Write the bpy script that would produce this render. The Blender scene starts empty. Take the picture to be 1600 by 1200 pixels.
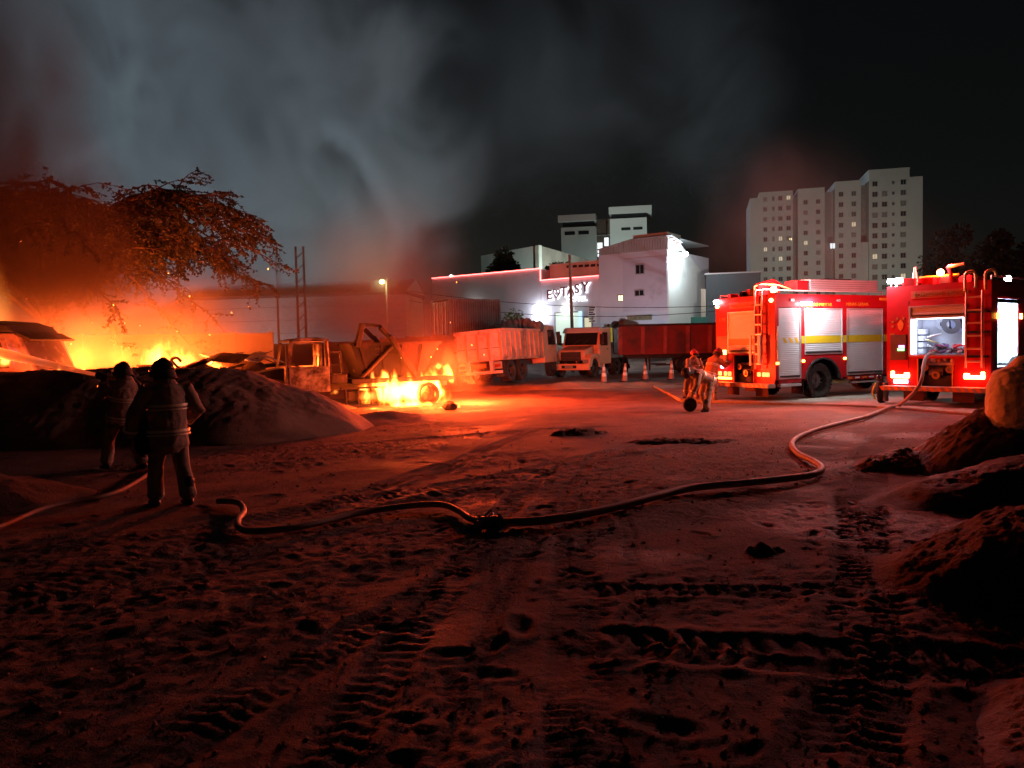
import bpy, bmesh, math, random
import numpy as np
from mathutils import Vector, Matrix, Euler, Quaternion

R = math.radians
sc = bpy.context.scene
COL = sc.collection

# ------------------------------------------------------------------ camera
CAM_H, PITCH, ROLL, FPX = 1.85, R(2.81), R(1.3), 1200.0      # photo pixels: 1600 x 1200
_f = Vector((0, math.cos(PITCH), -math.sin(PITCH)))
_u0 = Vector((0, math.sin(PITCH), math.cos(PITCH)))
_r0 = Vector((1, 0, 0))
_r = _r0 * math.cos(ROLL) - _u0 * math.sin(ROLL)
_u = _u0 * math.cos(ROLL) + _r0 * math.sin(ROLL)
CAMP = Vector((0, 0, CAM_H))
cd = bpy.data.cameras.new('camera')
cd.sensor_width = 36.0
cd.lens = 36.0 * FPX / 1600.0
cd.clip_start = 0.05
cd.clip_end = 6000
cam = bpy.data.objects.new('camera', cd)
COL.objects.link(cam)
m = Matrix((( _r.x, _u.x, -_f.x, 0), (_r.y, _u.y, -_f.y, 0), (_r.z, _u.z, -_f.z, CAM_H), (0, 0, 0, 1)))
cam.matrix_world = m
sc.camera = cam

# ------------------------------------------------------------------ night sky, moon, exposure
MOON_EL, MOON_AZ = R(5), R(-20)        # moon behind the smoke; azimuth from +Y, negative = left
w = bpy.data.worlds.new('World'); sc.world = w; w.use_nodes = True
nt = w.node_tree; nt.nodes.clear()
sky = nt.nodes.new('ShaderNodeTexSky'); sky.sky_type = 'NISHITA'; sky.sun_disc = False
sky.sun_elevation = MOON_EL; sky.sun_rotation = MOON_AZ
sky.air_density = 1.0; sky.dust_density = 0.3
bg = nt.nodes.new('ShaderNodeBackground'); bg.inputs['Strength'].default_value = 0.0016
wo = nt.nodes.new('ShaderNodeOutputWorld')
hs = nt.nodes.new('ShaderNodeHueSaturation'); hs.inputs['Saturation'].default_value = 0.45
nt.links.new(sky.outputs[0], hs.inputs['Color'])
nt.links.new(hs.outputs[0], bg.inputs[0]); nt.links.new(bg.outputs[0], wo.inputs[0])

sl = bpy.data.lights.new('moon', 'SUN'); sl.energy = 0.72; sl.angle = R(0.5); sl.color = (0.66, 0.86, 1.0)
so = bpy.data.objects.new('moon', sl); COL.objects.link(so)
_dir = Vector((math.sin(MOON_AZ) * math.cos(MOON_EL), math.cos(MOON_AZ) * math.cos(MOON_EL), math.sin(MOON_EL)))
so.rotation_euler = _dir.to_track_quat('Z', 'Y').to_euler()

vs = sc.view_settings
vs.view_transform = 'Standard'; vs.look = 'None'; vs.exposure = 0.0; vs.gamma = 1.0; vs.use_curve_mapping = False
cy = sc.cycles
cy.use_denoising = True
cy.use_adaptive_sampling = True; cy.adaptive_threshold = 0.025; cy.adaptive_min_samples = 20
try: cy.denoiser = 'OPENIMAGEDENOISE'
except Exception: pass
cy.max_bounces = 5; cy.diffuse_bounces = 3; cy.glossy_bounces = 2; cy.transmission_bounces = 4
cy.transparent_max_bounces = 12; cy.volume_bounces = 0
cy.sample_clamp_indirect = 3.0; cy.sample_clamp_direct = 0
cy.volume_step_rate = 1.0; cy.volume_max_steps = 96
cy.caustics_reflective = False; cy.caustics_refractive = False
sc.render.use_motion_blur = False

# ------------------------------------------------------------------ photo geometry helpers (used to survey positions)
def ray(px, py):
    return (_f * FPX + _r * (px - 800.0) - _u * (py - 600.0)).normalized()
def at(px, py, Y):
    d = ray(px, py)
    return CAMP + d * (Y / d.y)
def gnd(px, py, z=0.0):
    d = ray(px, py)
    return CAMP + d * ((z - CAM_H) / d.z)

# ------------------------------------------------------------------ tags
def tag(o, label=None, cat=None, group=None, kind=None):
    if label: o['label'] = label
    if cat: o['category'] = cat
    if group: o['group'] = group
    if kind: o['kind'] = kind
    return o
def empty(name, loc=(0, 0, 0), rz=0.0, label=None, cat=None, group=None, rot=None):
    o = bpy.data.objects.new(name, None); COL.objects.link(o)
    o.empty_display_size = 0.2
    o.location = loc
    o.rotation_euler = rot if rot else (0, 0, rz)
    return tag(o, label, cat, group)
def inst(src, parent=None, loc=None, rot=None, name=None):
    c = bpy.data.objects.new(name or src.name.split('.')[0], src.data); COL.objects.link(c)
    for k, md in enumerate(src.modifiers):
        n = c.modifiers.new(md.name, md.type)
        if md.type == 'BEVEL':
            n.width = md.width; n.segments = md.segments; n.limit_method = md.limit_method
    c.parent = parent
    c.location = loc if loc is not None else src.location
    if rot is not None: c.rotation_euler = rot
    else: c.rotation_euler = src.rotation_euler
    return c

# ------------------------------------------------------------------ materials
MATS = {}
def _nodes(name):
    mt = bpy.data.materials.new(name); mt.use_nodes = True
    return mt, mt.node_tree, mt.node_tree.nodes['Principled BSDF']
def mat(name, col, rough=0.6, metal=0.0, var=0.25, scale=3.0, dirt=None, dirt_amt=0.0, bump=0.0, bscale=40.0, coat=0.0, stretch=None, trans=0.0):
    """painted or raw surface: colour varies with two noises, dirt in patches, fine relief"""
    if name in MATS: return MATS[name]
    mt, t, b = _nodes(name)
    N, L = t.nodes, t.links
    tc = N.new('ShaderNodeTexCoord')
    vec = tc.outputs['Object']
    if stretch:
        mp = N.new('ShaderNodeMapping'); mp.inputs['Scale'].default_value = stretch
        L.new(vec, mp.inputs['Vector']); vec = mp.outputs[0]
    n1 = N.new('ShaderNodeTexNoise'); n1.inputs['Scale'].default_value = scale; n1.inputs['Detail'].default_value = 6
    L.new(vec, n1.inputs['Vector'])
    r1 = N.new('ShaderNodeMapRange'); r1.inputs['From Min'].default_value = 0.3; r1.inputs['From Max'].default_value = 0.7
    r1.inputs['To Min'].default_value = 1 - var; r1.inputs['To Max'].default_value = 1 + var * 0.5
    L.new(n1.outputs['Fac'], r1.inputs['Value'])
    mx = N.new('ShaderNodeMix'); mx.data_type = 'RGBA'; mx.blend_type = 'MULTIPLY'; mx.inputs['Factor'].default_value = 1
    mx.inputs['A'].default_value = (*col, 1)
    L.new(r1.outputs[0], mx.inputs['B'])
    out = mx.outputs['Result']
    if dirt is not None:
        n2 = N.new('ShaderNodeTexNoise'); n2.inputs['Scale'].default_value = scale * 0.6; n2.inputs['Detail'].default_value = 8; n2.inputs['Roughness'].default_value = 0.7
        L.new(vec, n2.inputs['Vector'])
        r2 = N.new('ShaderNodeMapRange'); r2.inputs['From Min'].default_value = 0.62 - dirt_amt * 0.35; r2.inputs['From Max'].default_value = 0.75 - dirt_amt * 0.3
        L.new(n2.outputs['Fac'], r2.inputs['Value'])
        m2 = N.new('ShaderNodeMix'); m2.data_type = 'RGBA'
        L.new(r2.outputs[0], m2.inputs['Factor']); L.new(out, m2.inputs['A']); m2.inputs['B'].default_value = (*dirt, 1)
        out = m2.outputs['Result']
    L.new(out, b.inputs['Base Color'])
    rr = N.new('ShaderNodeMapRange'); rr.inputs['To Min'].default_value = max(0.05, rough - 0.12); rr.inputs['To Max'].default_value = min(1, rough + 0.12)
    L.new(n1.outputs['Fac'], rr.inputs['Value']); L.new(rr.outputs[0], b.inputs['Roughness'])
    b.inputs['Metallic'].default_value = metal
    if coat: b.inputs['Coat Weight'].default_value = coat; b.inputs['Coat Roughness'].default_value = 0.15
    if trans: b.inputs['Transmission Weight'].default_value = trans
    if bump:
        n3 = N.new('ShaderNodeTexNoise'); n3.inputs['Scale'].default_value = bscale; n3.inputs['Detail'].default_value = 5
        L.new(vec, n3.inputs['Vector'])
        bp = N.new('ShaderNodeBump'); bp.inputs['Strength'].default_value = bump; bp.inputs['Distance'].default_value = 0.02
        L.new(n3.outputs['Fac'], bp.inputs['Height']); L.new(bp.outputs[0], b.inputs['Normal'])
    MATS[name] = mt
    return mt
def emat(name, col, strength, base=(0.8, 0.8, 0.8)):
    if name in MATS: return MATS[name]
    mt, t, b = _nodes(name)
    b.inputs['Base Color'].default_value = (*base, 1)
    b.inputs['Emission Color'].default_value = (*col, 1); b.inputs['Emission Strength'].default_value = strength
    MATS[name] = mt
    return mt

RED = mat('fire_engine_red', (0.45, 0.012, 0.018), 0.48, 0, 0.12, 1.5, (0.13, 0.03, 0.025), 0.3, coat=0.05)
RED.node_tree.nodes['Principled BSDF'].inputs['Specular IOR Level'].default_value = 0.18
WHITE = mat('white_paint', (0.72, 0.72, 0.72), 0.45, 0, 0.1, 2.0, (0.4, 0.36, 0.32), 0.12)
SILVER = mat('aluminium', (0.62, 0.62, 0.63), 0.42, 0.35, 0.12, 2.0)
SHUT = mat('shutter_grey', (0.66, 0.67, 0.69), 0.5, 0.1, 0.12, 1.2)
YEL = mat('yellow_stripe', (0.75, 0.5, 0.02), 0.5, 0, 0.1, 4)
GOLD = mat('gold_lettering', (0.85, 0.42, 0.03), 0.5, 0, 0.05, 4)
BLACK = mat('black_rubber', (0.022, 0.021, 0.02), 0.85, 0, 0.4, 6, (0.09, 0.06, 0.045), 0.3, bump=0.3, bscale=60)
DARK = mat('dark_steel', (0.035, 0.033, 0.032), 0.6, 0.4, 0.3, 3, (0.09, 0.055, 0.04), 0.2)
RIM = mat('wheel_steel', (0.28, 0.27, 0.27), 0.5, 0.5, 0.3, 4, (0.1, 0.07, 0.05), 0.4)
GLASS = mat('dark_glass', (0.02, 0.022, 0.025), 0.1, 0, 0.2, 2)
ORANGE = mat('faded_orange_paint', (0.72, 0.33, 0.19), 0.5, 0, 0.2, 1.2, (0.22, 0.12, 0.08), 0.42)
PALEOR = mat('pale_salmon_panel', (0.72, 0.55, 0.5), 0.6, 0, 0.2, 1.4, (0.25, 0.13, 0.09), 0.45)
TUBRED = mat('red_tub_paint', (0.26, 0.028, 0.028), 0.6, 0, 0.2, 1.0, (0.1, 0.03, 0.025), 0.35)
BURNT = mat('burnt_steel', (0.06, 0.04, 0.032), 0.85, 0.2, 0.5, 2.0, (0.16, 0.11, 0.09), 0.3, bump=0.5, bscale=18)
ASHW = mat('scorched_white_paint', (0.34, 0.29, 0.26), 0.85, 0, 0.4, 2.6, (0.06, 0.04, 0.032), 0.62, bump=0.4, bscale=22)
SAND = None
CONC = mat('concrete', (0.3, 0.28, 0.25), 0.9, 0, 0.3, 1.2, (0.15, 0.13, 0.11), 0.35, bump=0.3, bscale=30)

# ------------------------------------------------------------------ mesh builder
class MB:
    def __init__(s): s.v = []; s.f = []
    def add(s, vs_, fs_):
        o = len(s.v); s.v += [tuple(v) for v in vs_]; s.f += [tuple(i + o for i in f) for f in fs_]; return s
    def box(s, c, d, rot=None):
        hx, hy, hz = d[0] / 2, d[1] / 2, d[2] / 2
        P = [Vector((x, y, z)) for z in (-hz, hz) for y in (-hy, hy) for x in (-hx, hx)]
        if rot is not None:
            M = rot if isinstance(rot, Matrix) else Euler(rot).to_matrix()
            P = [M @ p for p in P]
        c = Vector(c)
        return s.add([p + c for p in P], [(0, 2, 3, 1), (4, 5, 7, 6), (0, 1, 5, 4), (2, 6, 7, 3), (0, 4, 6, 2), (1, 3, 7, 5)])
    def bb(s, x0, x1, y0, y1, z0, z1):
        return s.box(((x0 + x1) / 2, (y0 + y1) / 2, (z0 + z1) / 2), (abs(x1 - x0), abs(y1 - y0), abs(z1 - z0)))
    def beam(s, a, b, wd, ht, up=(0, 0, 1)):
        a, b = Vector(a), Vector(b); d = b - a; L = d.length
        if L < 1e-6: return s
        z = d / L; x = Vector(up).cross(z)
        if x.length < 1e-4: x = Vector((1, 0, 0)).cross(z)
        x.normalize(); y = z.cross(x)
        M = Matrix((x, y, z)).transposed()
        return s.box((a + b) / 2, (wd, ht, L), M)
    def cyl(s, a, b, r0, r1=None, n=14, cap=True):
        r1 = r0 if r1 is None else r1
        a, b = Vector(a), Vector(b); z = (b - a).normalized()
        x = z.orthogonal().normalized(); y = z.cross(x)
        V = []
        for p, r in ((a, r0), (b, r1)):
            for i in range(n):
                t = 2 * math.pi * i / n
                V.append(p + x * (r * math.cos(t)) + y * (r * math.sin(t)))
        F = [(i, (i + 1) % n, n + (i + 1) % n, n + i) for i in range(n)]
        if cap: F += [tuple(range(n))[::-1], tuple(range(n, 2 * n))]
        return s.add(V, F)
    def tube(s, pts, r, n=8, cap=True):
        pts = [Vector(p) for p in pts]; m_ = len(pts)
        rs = r if isinstance(r, (list, tuple)) else [r] * m_
        V = []; prev = None
        for i, p in enumerate(pts):
            d = (pts[min(i + 1, m_ - 1)] - pts[max(i - 1, 0)])
            d = d.normalized() if d.length > 1e-9 else Vector((0, 0, 1))
            x = d.orthogonal().normalized() if prev is None else (prev - d * prev.dot(d))
            if x.length < 1e-5: x = d.orthogonal()
            x.normalize(); prev = x; y = d.cross(x)
            for k in range(n):
                t = 2 * math.pi * k / n
                V.append(p + x * (rs[i] * math.cos(t)) + y * (rs[i] * math.sin(t)))
        F = []
        for i in range(m_ - 1):
            for k in range(n):
                F.append((i * n + k, i * n + (k + 1) % n, (i + 1) * n + (k + 1) % n, (i + 1) * n + k))
        if cap: F += [tuple(range(n))[::-1], tuple(range((m_ - 1) * n, m_ * n))]
        return s.add(V, F)
    def lathe(s, prof, n=20, M=None, arc=2 * math.pi):
        V = []
        full = abs(arc - 2 * math.pi) < 1e-6
        nn = n if full else n + 1
        for r, z in prof:
            for i in range(nn):
                t = arc * i / n
                V.append(Vector((r * math.cos(t), r * math.sin(t), z)))
        if M is not None: V = [M @ v for v in V]
        F = []
        for j in range(len(prof) - 1):
            for i in range(n):
                i2 = (i + 1) % nn
                F.append((j * nn + i, j * nn + i2, (j + 1) * nn + i2, (j + 1) * nn + i))
        return s.add(V, F)
    def prism(s, poly, a, b, axis='y'):
        """poly: 2-D outline in the plane across the axis, extruded from a to b"""
        def P(p, t):
            return {'y': (p[0], t, p[1]), 'x': (t, p[0], p[1]), 'z': (p[0], p[1], t)}[axis]
        n = len(poly)
        V = [P(p, a) for p in poly] + [P(p, b) for p in poly]
        F = [(i, (i + 1) % n, n + (i + 1) % n, n + i) for i in range(n)] + [tuple(range(n))[::-1], tuple(range(n, 2 * n))]
        return s.add(V, F)
    def ell(s, c, r, n=12, m_=8, M=None):
        c = Vector(c); V = []; F = []
        for j in range(m_ + 1):
            ph = math.pi * j / m_
            for i in range(n):
                t = 2 * math.pi * i / n
                p = Vector((r[0] * math.sin(ph) * math.cos(t), r[1] * math.sin(ph) * math.sin(t), r[2] * math.cos(ph)))
                if M is not None: p = M @ p
                V.append(c + p)
        for j in range(m_):
            for i in range(n):
                F.append((j * n + i, (j + 1) * n + i, (j + 1) * n + (i + 1) % n, j * n + (i + 1) % n))
        return s.add(V, F)
    def build(s, name, mt, parent=None, smooth=False, bev=0.0, seg=2, loc=None, rot=None):
        me = bpy.data.meshes.new(name)
        me.from_pydata(s.v, [], s.f); me.validate(); 
        bm = bmesh.new(); bm.from_mesh(me)
        bmesh.ops.remove_doubles(bm, verts=bm.verts, dist=1e-5)
        bmesh.ops.recalc_face_normals(bm, faces=bm.faces); bm.to_mesh(me); bm.free()
        if mt is not None: me.materials.append(mt)
        if smooth:
            for p in me.polygons: p.use_smooth = True
        o = bpy.data.objects.new(name, me); COL.objects.link(o)
        o.parent = parent
        if loc is not None: o.location = loc
        if rot is not None: o.rotation_euler = rot
        if bev:
            md = o.modifiers.new('bevel', 'BEVEL'); md.width = bev; md.segments = seg; md.limit_method = 'ANGLE'
        return o

def text_mesh(txt, size, depth, mt, name, parent=None, loc=(0, 0, 0), rot=(0, 0, 0), offset=0.0, xs=1.0, align='LEFT', spacing=1.0):
    cu = bpy.data.curves.new(name, 'FONT'); cu.body = txt; cu.size = size; cu.extrude = depth; cu.offset = offset
    cu.align_x = align; cu.space_character = spacing; cu.resolution_u = 3
    tmp = bpy.data.objects.new('tmp', cu); COL.objects.link(tmp)
    dg = bpy.context.evaluated_depsgraph_get()
    me = bpy.data.meshes.new_from_object(tmp.evaluated_get(dg))
    bpy.data.objects.remove(tmp)
    me.materials.clear(); me.materials.append(mt); me.name = name
    o = bpy.data.objects.new(name, me); COL.objects.link(o)
    o.parent = parent; o.location = loc; o.rotation_euler = rot; o.scale = (xs, 1, 1)
    return o

def point(name, loc, energy, col, radius=0.1, parent=None):
    l = bpy.data.lights.new(name, 'POINT'); l.energy = energy; l.color = col; l.shadow_soft_size = radius
    o = bpy.data.objects.new(name, l); COL.objects.link(o); o.parent = parent; o.location = loc
    return o
def spot(name, loc, target, energy, col, angle=100, blend=0.6, radius=0.1, parent=None):
    l = bpy.data.lights.new(name, 'SPOT'); l.energy = energy; l.color = col; l.shadow_soft_size = radius
    l.spot_size = R(angle); l.spot_blend = blend
    o = bpy.data.objects.new(name, l); COL.objects.link(o); o.parent = parent; o.location = loc
    o.rotation_euler = (Vector(target) - Vector(loc)).to_track_quat('-Z', 'Y').to_euler()
    return o

def catmull(P, k=8):
    P = [Vector(p) for p in P]; out = []
    Q = [P[0] * 2 - P[1]] + P + [P[-1] * 2 - P[-2]]
    for i in range(1, len(Q) - 2):
        a, b, c, d = Q[i - 1], Q[i], Q[i + 1], Q[i + 2]
        for j in range(k):
            t = j / k
            out.append(0.5 * ((2 * b) + (c - a) * t + (2 * a - 5 * b + 4 * c - d) * t * t + (3 * b - a - 3 * c + d) * t ** 3))
    out.append(P[-1]); return out

# ------------------------------------------------------------------ numpy value noise
def vnoise(x, y, seed=0):
    xi = np.floor(x).astype(np.int64); yi = np.floor(y).astype(np.int64)
    xf = x - xi; yf = y - yi
    def h(a, b):
        n = (a * 374761393 + b * 668265263 + seed * 974634777) & 0xffffffff
        n = ((n ^ (n >> 13)) * 1274126177) & 0xffffffff
        n = (n ^ (n >> 16)) & 0xffff
        return n / 65535.0
    u = xf * xf * (3 - 2 * xf); v = yf * yf * (3 - 2 * yf)
    return (h(xi, yi) * (1 - u) + h(xi + 1, yi) * u) * (1 - v) + (h(xi, yi + 1) * (1 - u) + h(xi + 1, yi + 1) * u) * v
def fbm(x, y, f, octs, seed=0, gain=0.5):
    s = np.zeros_like(x); a = 1.0; tot = 0
    for k in range(octs):
        s += a * (vnoise(x * f + 17.3 * k, y * f - 9.1 * k, seed + k) - 0.5); tot += a
        a *= gain; f *= 2.03
    return s / tot * 2
def grid_mesh(name, xs, ys, Z, mt, parent=None, keep=None):
    nx, ny = len(xs), len(ys)
    X, Y = np.meshgrid(xs, ys)
    co = np.stack([X, Y, Z], -1).reshape(-1, 3).astype(np.float32)
    i = np.arange(ny - 1)[:, None] * nx + np.arange(nx - 1)[None, :]
    q = np.stack([i, i + 1, i + nx + 1, i + nx], -1)
    if keep is not None: q = q[keep[:-1, :-1]]
    q = q.reshape(-1, 4)
    me = bpy.data.meshes.new(name)
    me.vertices.add(len(co)); me.vertices.foreach_set('co', co.ravel())
    me.loops.add(len(q) * 4); me.loops.foreach_set('vertex_index', q.ravel().astype(np.int32))
    me.polygons.add(len(q)); me.polygons.foreach_set('loop_start', np.arange(0, len(q) * 4, 4, dtype=np.int32))
    me.polygons.foreach_set('loop_total', np.full(len(q), 4, dtype=np.int32))
    me.polygons.foreach_set('use_smooth', np.ones(len(q), dtype=bool))
    me.update(calc_edges=True); me.validate()
    me.materials.append(mt)
    o = bpy.data.objects.new(name, me); COL.objects.link(o); o.parent = parent
    return o
# ================================================================== GROUND
def soil(name, c1, c2, bump=0.6, scale=1.0):
    mt, t, b = _nodes(name); N, L = t.nodes, t.links
    g = N.new('ShaderNodeNewGeometry')
    a = N.new('ShaderNodeTexNoise'); a.inputs['Scale'].default_value = 0.9 * scale; a.inputs['Detail'].default_value = 9; a.inputs['Roughness'].default_value = 0.65
    L.new(g.outputs['Position'], a.inputs['Vector'])
    r = N.new('ShaderNodeMapRange'); r.inputs['From Min'].default_value = 0.35; r.inputs['From Max'].default_value = 0.65
    L.new(a.outputs['Fac'], r.inputs['Value'])
    mx = N.new('ShaderNodeMix'); mx.data_type = 'RGBA'; L.new(r.outputs[0], mx.inputs['Factor'])
    mx.inputs['A'].default_value = (*c1, 1); mx.inputs['B'].default_value = (*c2, 1)
    dn = N.new('ShaderNodeTexNoise'); dn.inputs['Scale'].default_value = 0.42 * scale; dn.inputs['Detail'].default_value = 5; dn.inputs['Distortion'].default_value = 0.5; L.new(g.outputs['Position'], dn.inputs['Vector'])
    dr_ = N.new('ShaderNodeMapRange'); dr_.interpolation_type = 'SMOOTHSTEP'; dr_.inputs['From Min'].default_value = 0.5; dr_.inputs['From Max'].default_value = 0.62; L.new(dn.outputs['Fac'], dr_.inputs['Value'])
    dk = N.new('ShaderNodeMix'); dk.data_type = 'RGBA'; dk.blend_type = 'MULTIPLY'; L.new(dr_.outputs[0], dk.inputs['Factor']); L.new(mx.outputs['Result'], dk.inputs['A']); dk.inputs['B'].default_value = (0.55, 0.52, 0.5, 1)
    L.new(dk.outputs['Result'], b.inputs['Base Color'])
    rg_ = N.new('ShaderNodeMapRange'); rg_.inputs['To Min'].default_value = 0.92; rg_.inputs['To Max'].default_value = 0.66; L.new(dr_.outputs[0], rg_.inputs['Value']); L.new(rg_.outputs[0], b.inputs['Roughness'])
    b.inputs['Specular IOR Level'].default_value = 0.3
    n1 = N.new('ShaderNodeTexNoise'); n1.inputs['Scale'].default_value = 22 * scale; n1.inputs['Detail'].default_value = 8; n1.inputs['Roughness'].default_value = 0.7
    L.new(g.outputs['Position'], n1.inputs['Vector'])
    n2_ = N.new('ShaderNodeTexNoise'); n2_.inputs['Scale'].default_value = 110 * scale; n2_.inputs['Detail'].default_value = 4; L.new(g.outputs['Position'], n2_.inputs['Vector'])
    ad = N.new('ShaderNodeMath'); ad.operation = 'MULTIPLY_ADD'; ad.inputs[1].default_value = 0.35; L.new(n2_.outputs['Fac'], ad.inputs[0]); L.new(n1.outputs['Fac'], ad.inputs[2])
    bp = N.new('ShaderNodeBump'); bp.inputs['Strength'].default_value = bump; bp.inputs['Distance'].default_value = 0.035
    L.new(ad.outputs[0], bp.inputs['Height']); L.new(bp.outputs[0], b.inputs['Normal'])
    return mt
DIRT = soil('damp_dirt', (0.135, 0.088, 0.068), (0.225, 0.152, 0.122), 0.9)
SANDM = soil('heaped_sand', (0.23, 0.155, 0.115), (0.34, 0.24, 0.18), 0.9, 1.3)
MSAND = soil('coarse_brown_sand', (0.115, 0.074, 0.055), (0.21, 0.142, 0.105), 1.0, 1.6)
DSAND = soil('dark_heaped_earth', (0.08, 0.05, 0.036), (0.14, 0.09, 0.064), 0.9, 1.3)

TRACKS = [  # x0,y0, x1,y1, half width, depth, lug pitch, chevron, bend
    (0.22, 2.4, 0.80, 9.5, 0.24, 0.035, 0.105, 0.6, 0.05),
    (0.62, 2.4, 1.35, 9.5, 0.10, 0.022, 0.06, 0.2, 0.05),
    (1.28, 3.0, 4.2, 9.4, 0.30, 0.06, 0.15, 0.25, -0.10),
    (0.2, 4.72, 4.3, 3.62, 0.30, 0.085, 0.21, 0.5, 0.10),
    (0.1, 5.75, 2.9, 5.55, 0.16, 0.045, 0.16, 0.4, -0.05),
    (-0.12, 3.7, -0.30, 7.2, 0.10, 0.02, 0.0, 0, 0.02),
    (-2.1, 2.4, 0.05, 7.2, 0.22, 0.03, 0.13, 0.5, 0.06),
    (-2.9, 2.6, -1.4, 6.4, 0.16, 0.025, 0.12, 0.5, 0.05),
    (-6.0, 5.2, 2.0, 12.5, 0.2, 0.03, 0.16, 0.5, 0.5),
    (-4.4, 4.6, 5.4, 15.5, 0.25, 0.035, 0.18, 0.5, 0.7),
    (-7.5, 11.6, 3.0, 17.5, 0.25, 0.04, 0.2, 0.4, 0.8),
    (-3.5, 8.0, 6.0, 19.5, 0.3, 0.035, 0.2, 0.4, -0.8),
    (4.5, 9.5, 9.0, 17.0, 0.3, 0.04, 0.2, 0.4, 0.4),
    (2.0, 8.5, 8.0, 12.5, 0.3, 0.04, 0.2, 0.4, 0.3),
    (-1.0, 2.4, 0.9, 13.5, 0.2, 0.035, 0.16, 0.4, 0.15),
    (-0.55, 2.4, 1.5, 13.5, 0.11, 0.03, 0.1, 0.3, 0.15),
    (-3.6, 3.4, -0.4, 15.0, 0.2, 0.035, 0.17, 0.4, -0.3),
    (-4.9, 4.4, 0.6, 17.5, 0.22, 0.035, 0.18, 0.4, -0.5),
]
TRACKS = [t[:4] + (t[4] * 0.88, t[5], t[6] * 0.72) + t[7:] for t in TRACKS]
rngG = np.random.RandomState(5)
FOOT = np.stack([rngG.uniform(-7, 5.5, 240), 2.4 + 12.5 * rngG.uniform(0, 1, 240) ** 1.3, rngG.uniform(0, 3.14, 240), rngG.uniform(0.6, 1.4, 240)], -1)
FOOT = FOOT[(np.abs(FOOT[:, 0]) < FOOT[:, 1] * 0.75)]

def smooth01(t):
    t = np.clip(t, 0, 1); return t * t * (3 - 2 * t)
def height(x, y, detail=True):
    x = np.asarray(x, float); y = np.asarray(y, float)
    far = smooth01((y - 52) / 10)
    z = 2.0 * far
    near = 1 - smooth01((y - 30) / 12)
    amp = near * (1 - smooth01((np.abs(x) - 26) / 10))
    z = z + amp * (0.055 * fbm(x, y, 0.22, 3, 3))
    if not detail: return z
    # drifts and streaks
    c, s = math.cos(0.55), math.sin(0.55)
    xr, yr = x * c + y * s, -x * s + y * c
    z = z + amp * 0.026 * fbm(xr * 0.45, yr * 1.5, 0.9, 5, 11, 0.55)
    lump = np.abs(fbm(x, y, 2.3, 4, 31, 0.55))
    mask = smooth01((fbm(x, y, 0.55, 2, 77) + 0.15) / 0.45)
    z = z + amp * (0.011 * lump * mask + 0.012 * fbm(x, y, 9.0, 3, 41, 0.6) * (0.3 + mask) + 0.010 * fbm(x, y, 19.0, 3, 57, 0.65) * (0.3 + mask))
    nearm = (y < 24) & (np.abs(x) < 14)
    if nearm.any():
        X, Y = x[nearm], y[nearm]; dz = np.zeros_like(X)
        wob = 0.06 * fbm(X, Y, 1.5, 2, 8)
        edge = np.clip(0.7 + 0.9 * fbm(X, Y, 4.0, 3, 18), 0.05, 1.5)
        jit = 0.5 * fbm(X, Y, 2.2, 2, 19)
        for (x0, y0, x1, y1, hw, dep, pitch, chev, bend) in TRACKS:
            L = math.hypot(x1 - x0, y1 - y0); ux, uy = (x1 - x0) / L, (y1 - y0) / L
            S = (X - x0) * ux + (Y - y0) * uy; tt = np.clip(S / L, 0, 1)
            U = -(X - x0) * uy + (Y - y0) * ux - bend * 4 * tt * (1 - tt) + wob
            fade = smooth01(S / 0.6) * smooth01((L - S) / 1.0)
            inside = smooth01((hw - np.abs(U)) / (0.16 * hw + 0.02))
            ridge = np.exp(-((np.abs(U) - hw * 1.18) / (0.22 * hw)) ** 2)
            lug = 0.0
            if pitch > 0:
                ph = S / pitch + chev * np.abs(U) / hw + jit
                lug = smooth01((np.sin(2 * math.pi * ph) + 0.25) / 0.5) * dep * 0.95 * edge
                rib = np.exp(-(U / (0.10 * hw)) ** 2) * dep * 0.6
                lug = lug + rib
            else:
                lug = dep * 0.5 * smooth01(np.sin(2 * math.pi * U / (hw * 0.5)) + 0.3)
            dz += 0.4 * fade * (inside * (-dep + lug) + ridge * dep * 0.55 * edge)
        dz *= 0.75 + 0.4 * smooth01((fbm(X, Y, 0.9, 3, 91) + 0.35) / 0.6)
        for fx, fy, fr, fs in FOOT:
            sel = (np.abs(X - fx) < 0.35) & (np.abs(Y - fy) < 0.35)
            if not sel.any(): continue
            a = (X[sel] - fx) * math.cos(fr) + (Y[sel] - fy) * math.sin(fr); b_ = -(X[sel] - fx) * math.sin(fr) + (Y[sel] - fy) * math.cos(fr)
            q = np.sqrt((a / (0.13 * fs)) ** 2 + (b_ / (0.06 * fs)) ** 2)
            dz[sel] += -0.013 * fs * smooth01(1.2 - q) + 0.008 * np.exp(-((q - 1.35) / 0.3) ** 2)
        z[nearm] = z[nearm] + dz
    return z
def hz(x, y):
    return float(height(np.array([x]), np.array([y]))[0])

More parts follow.
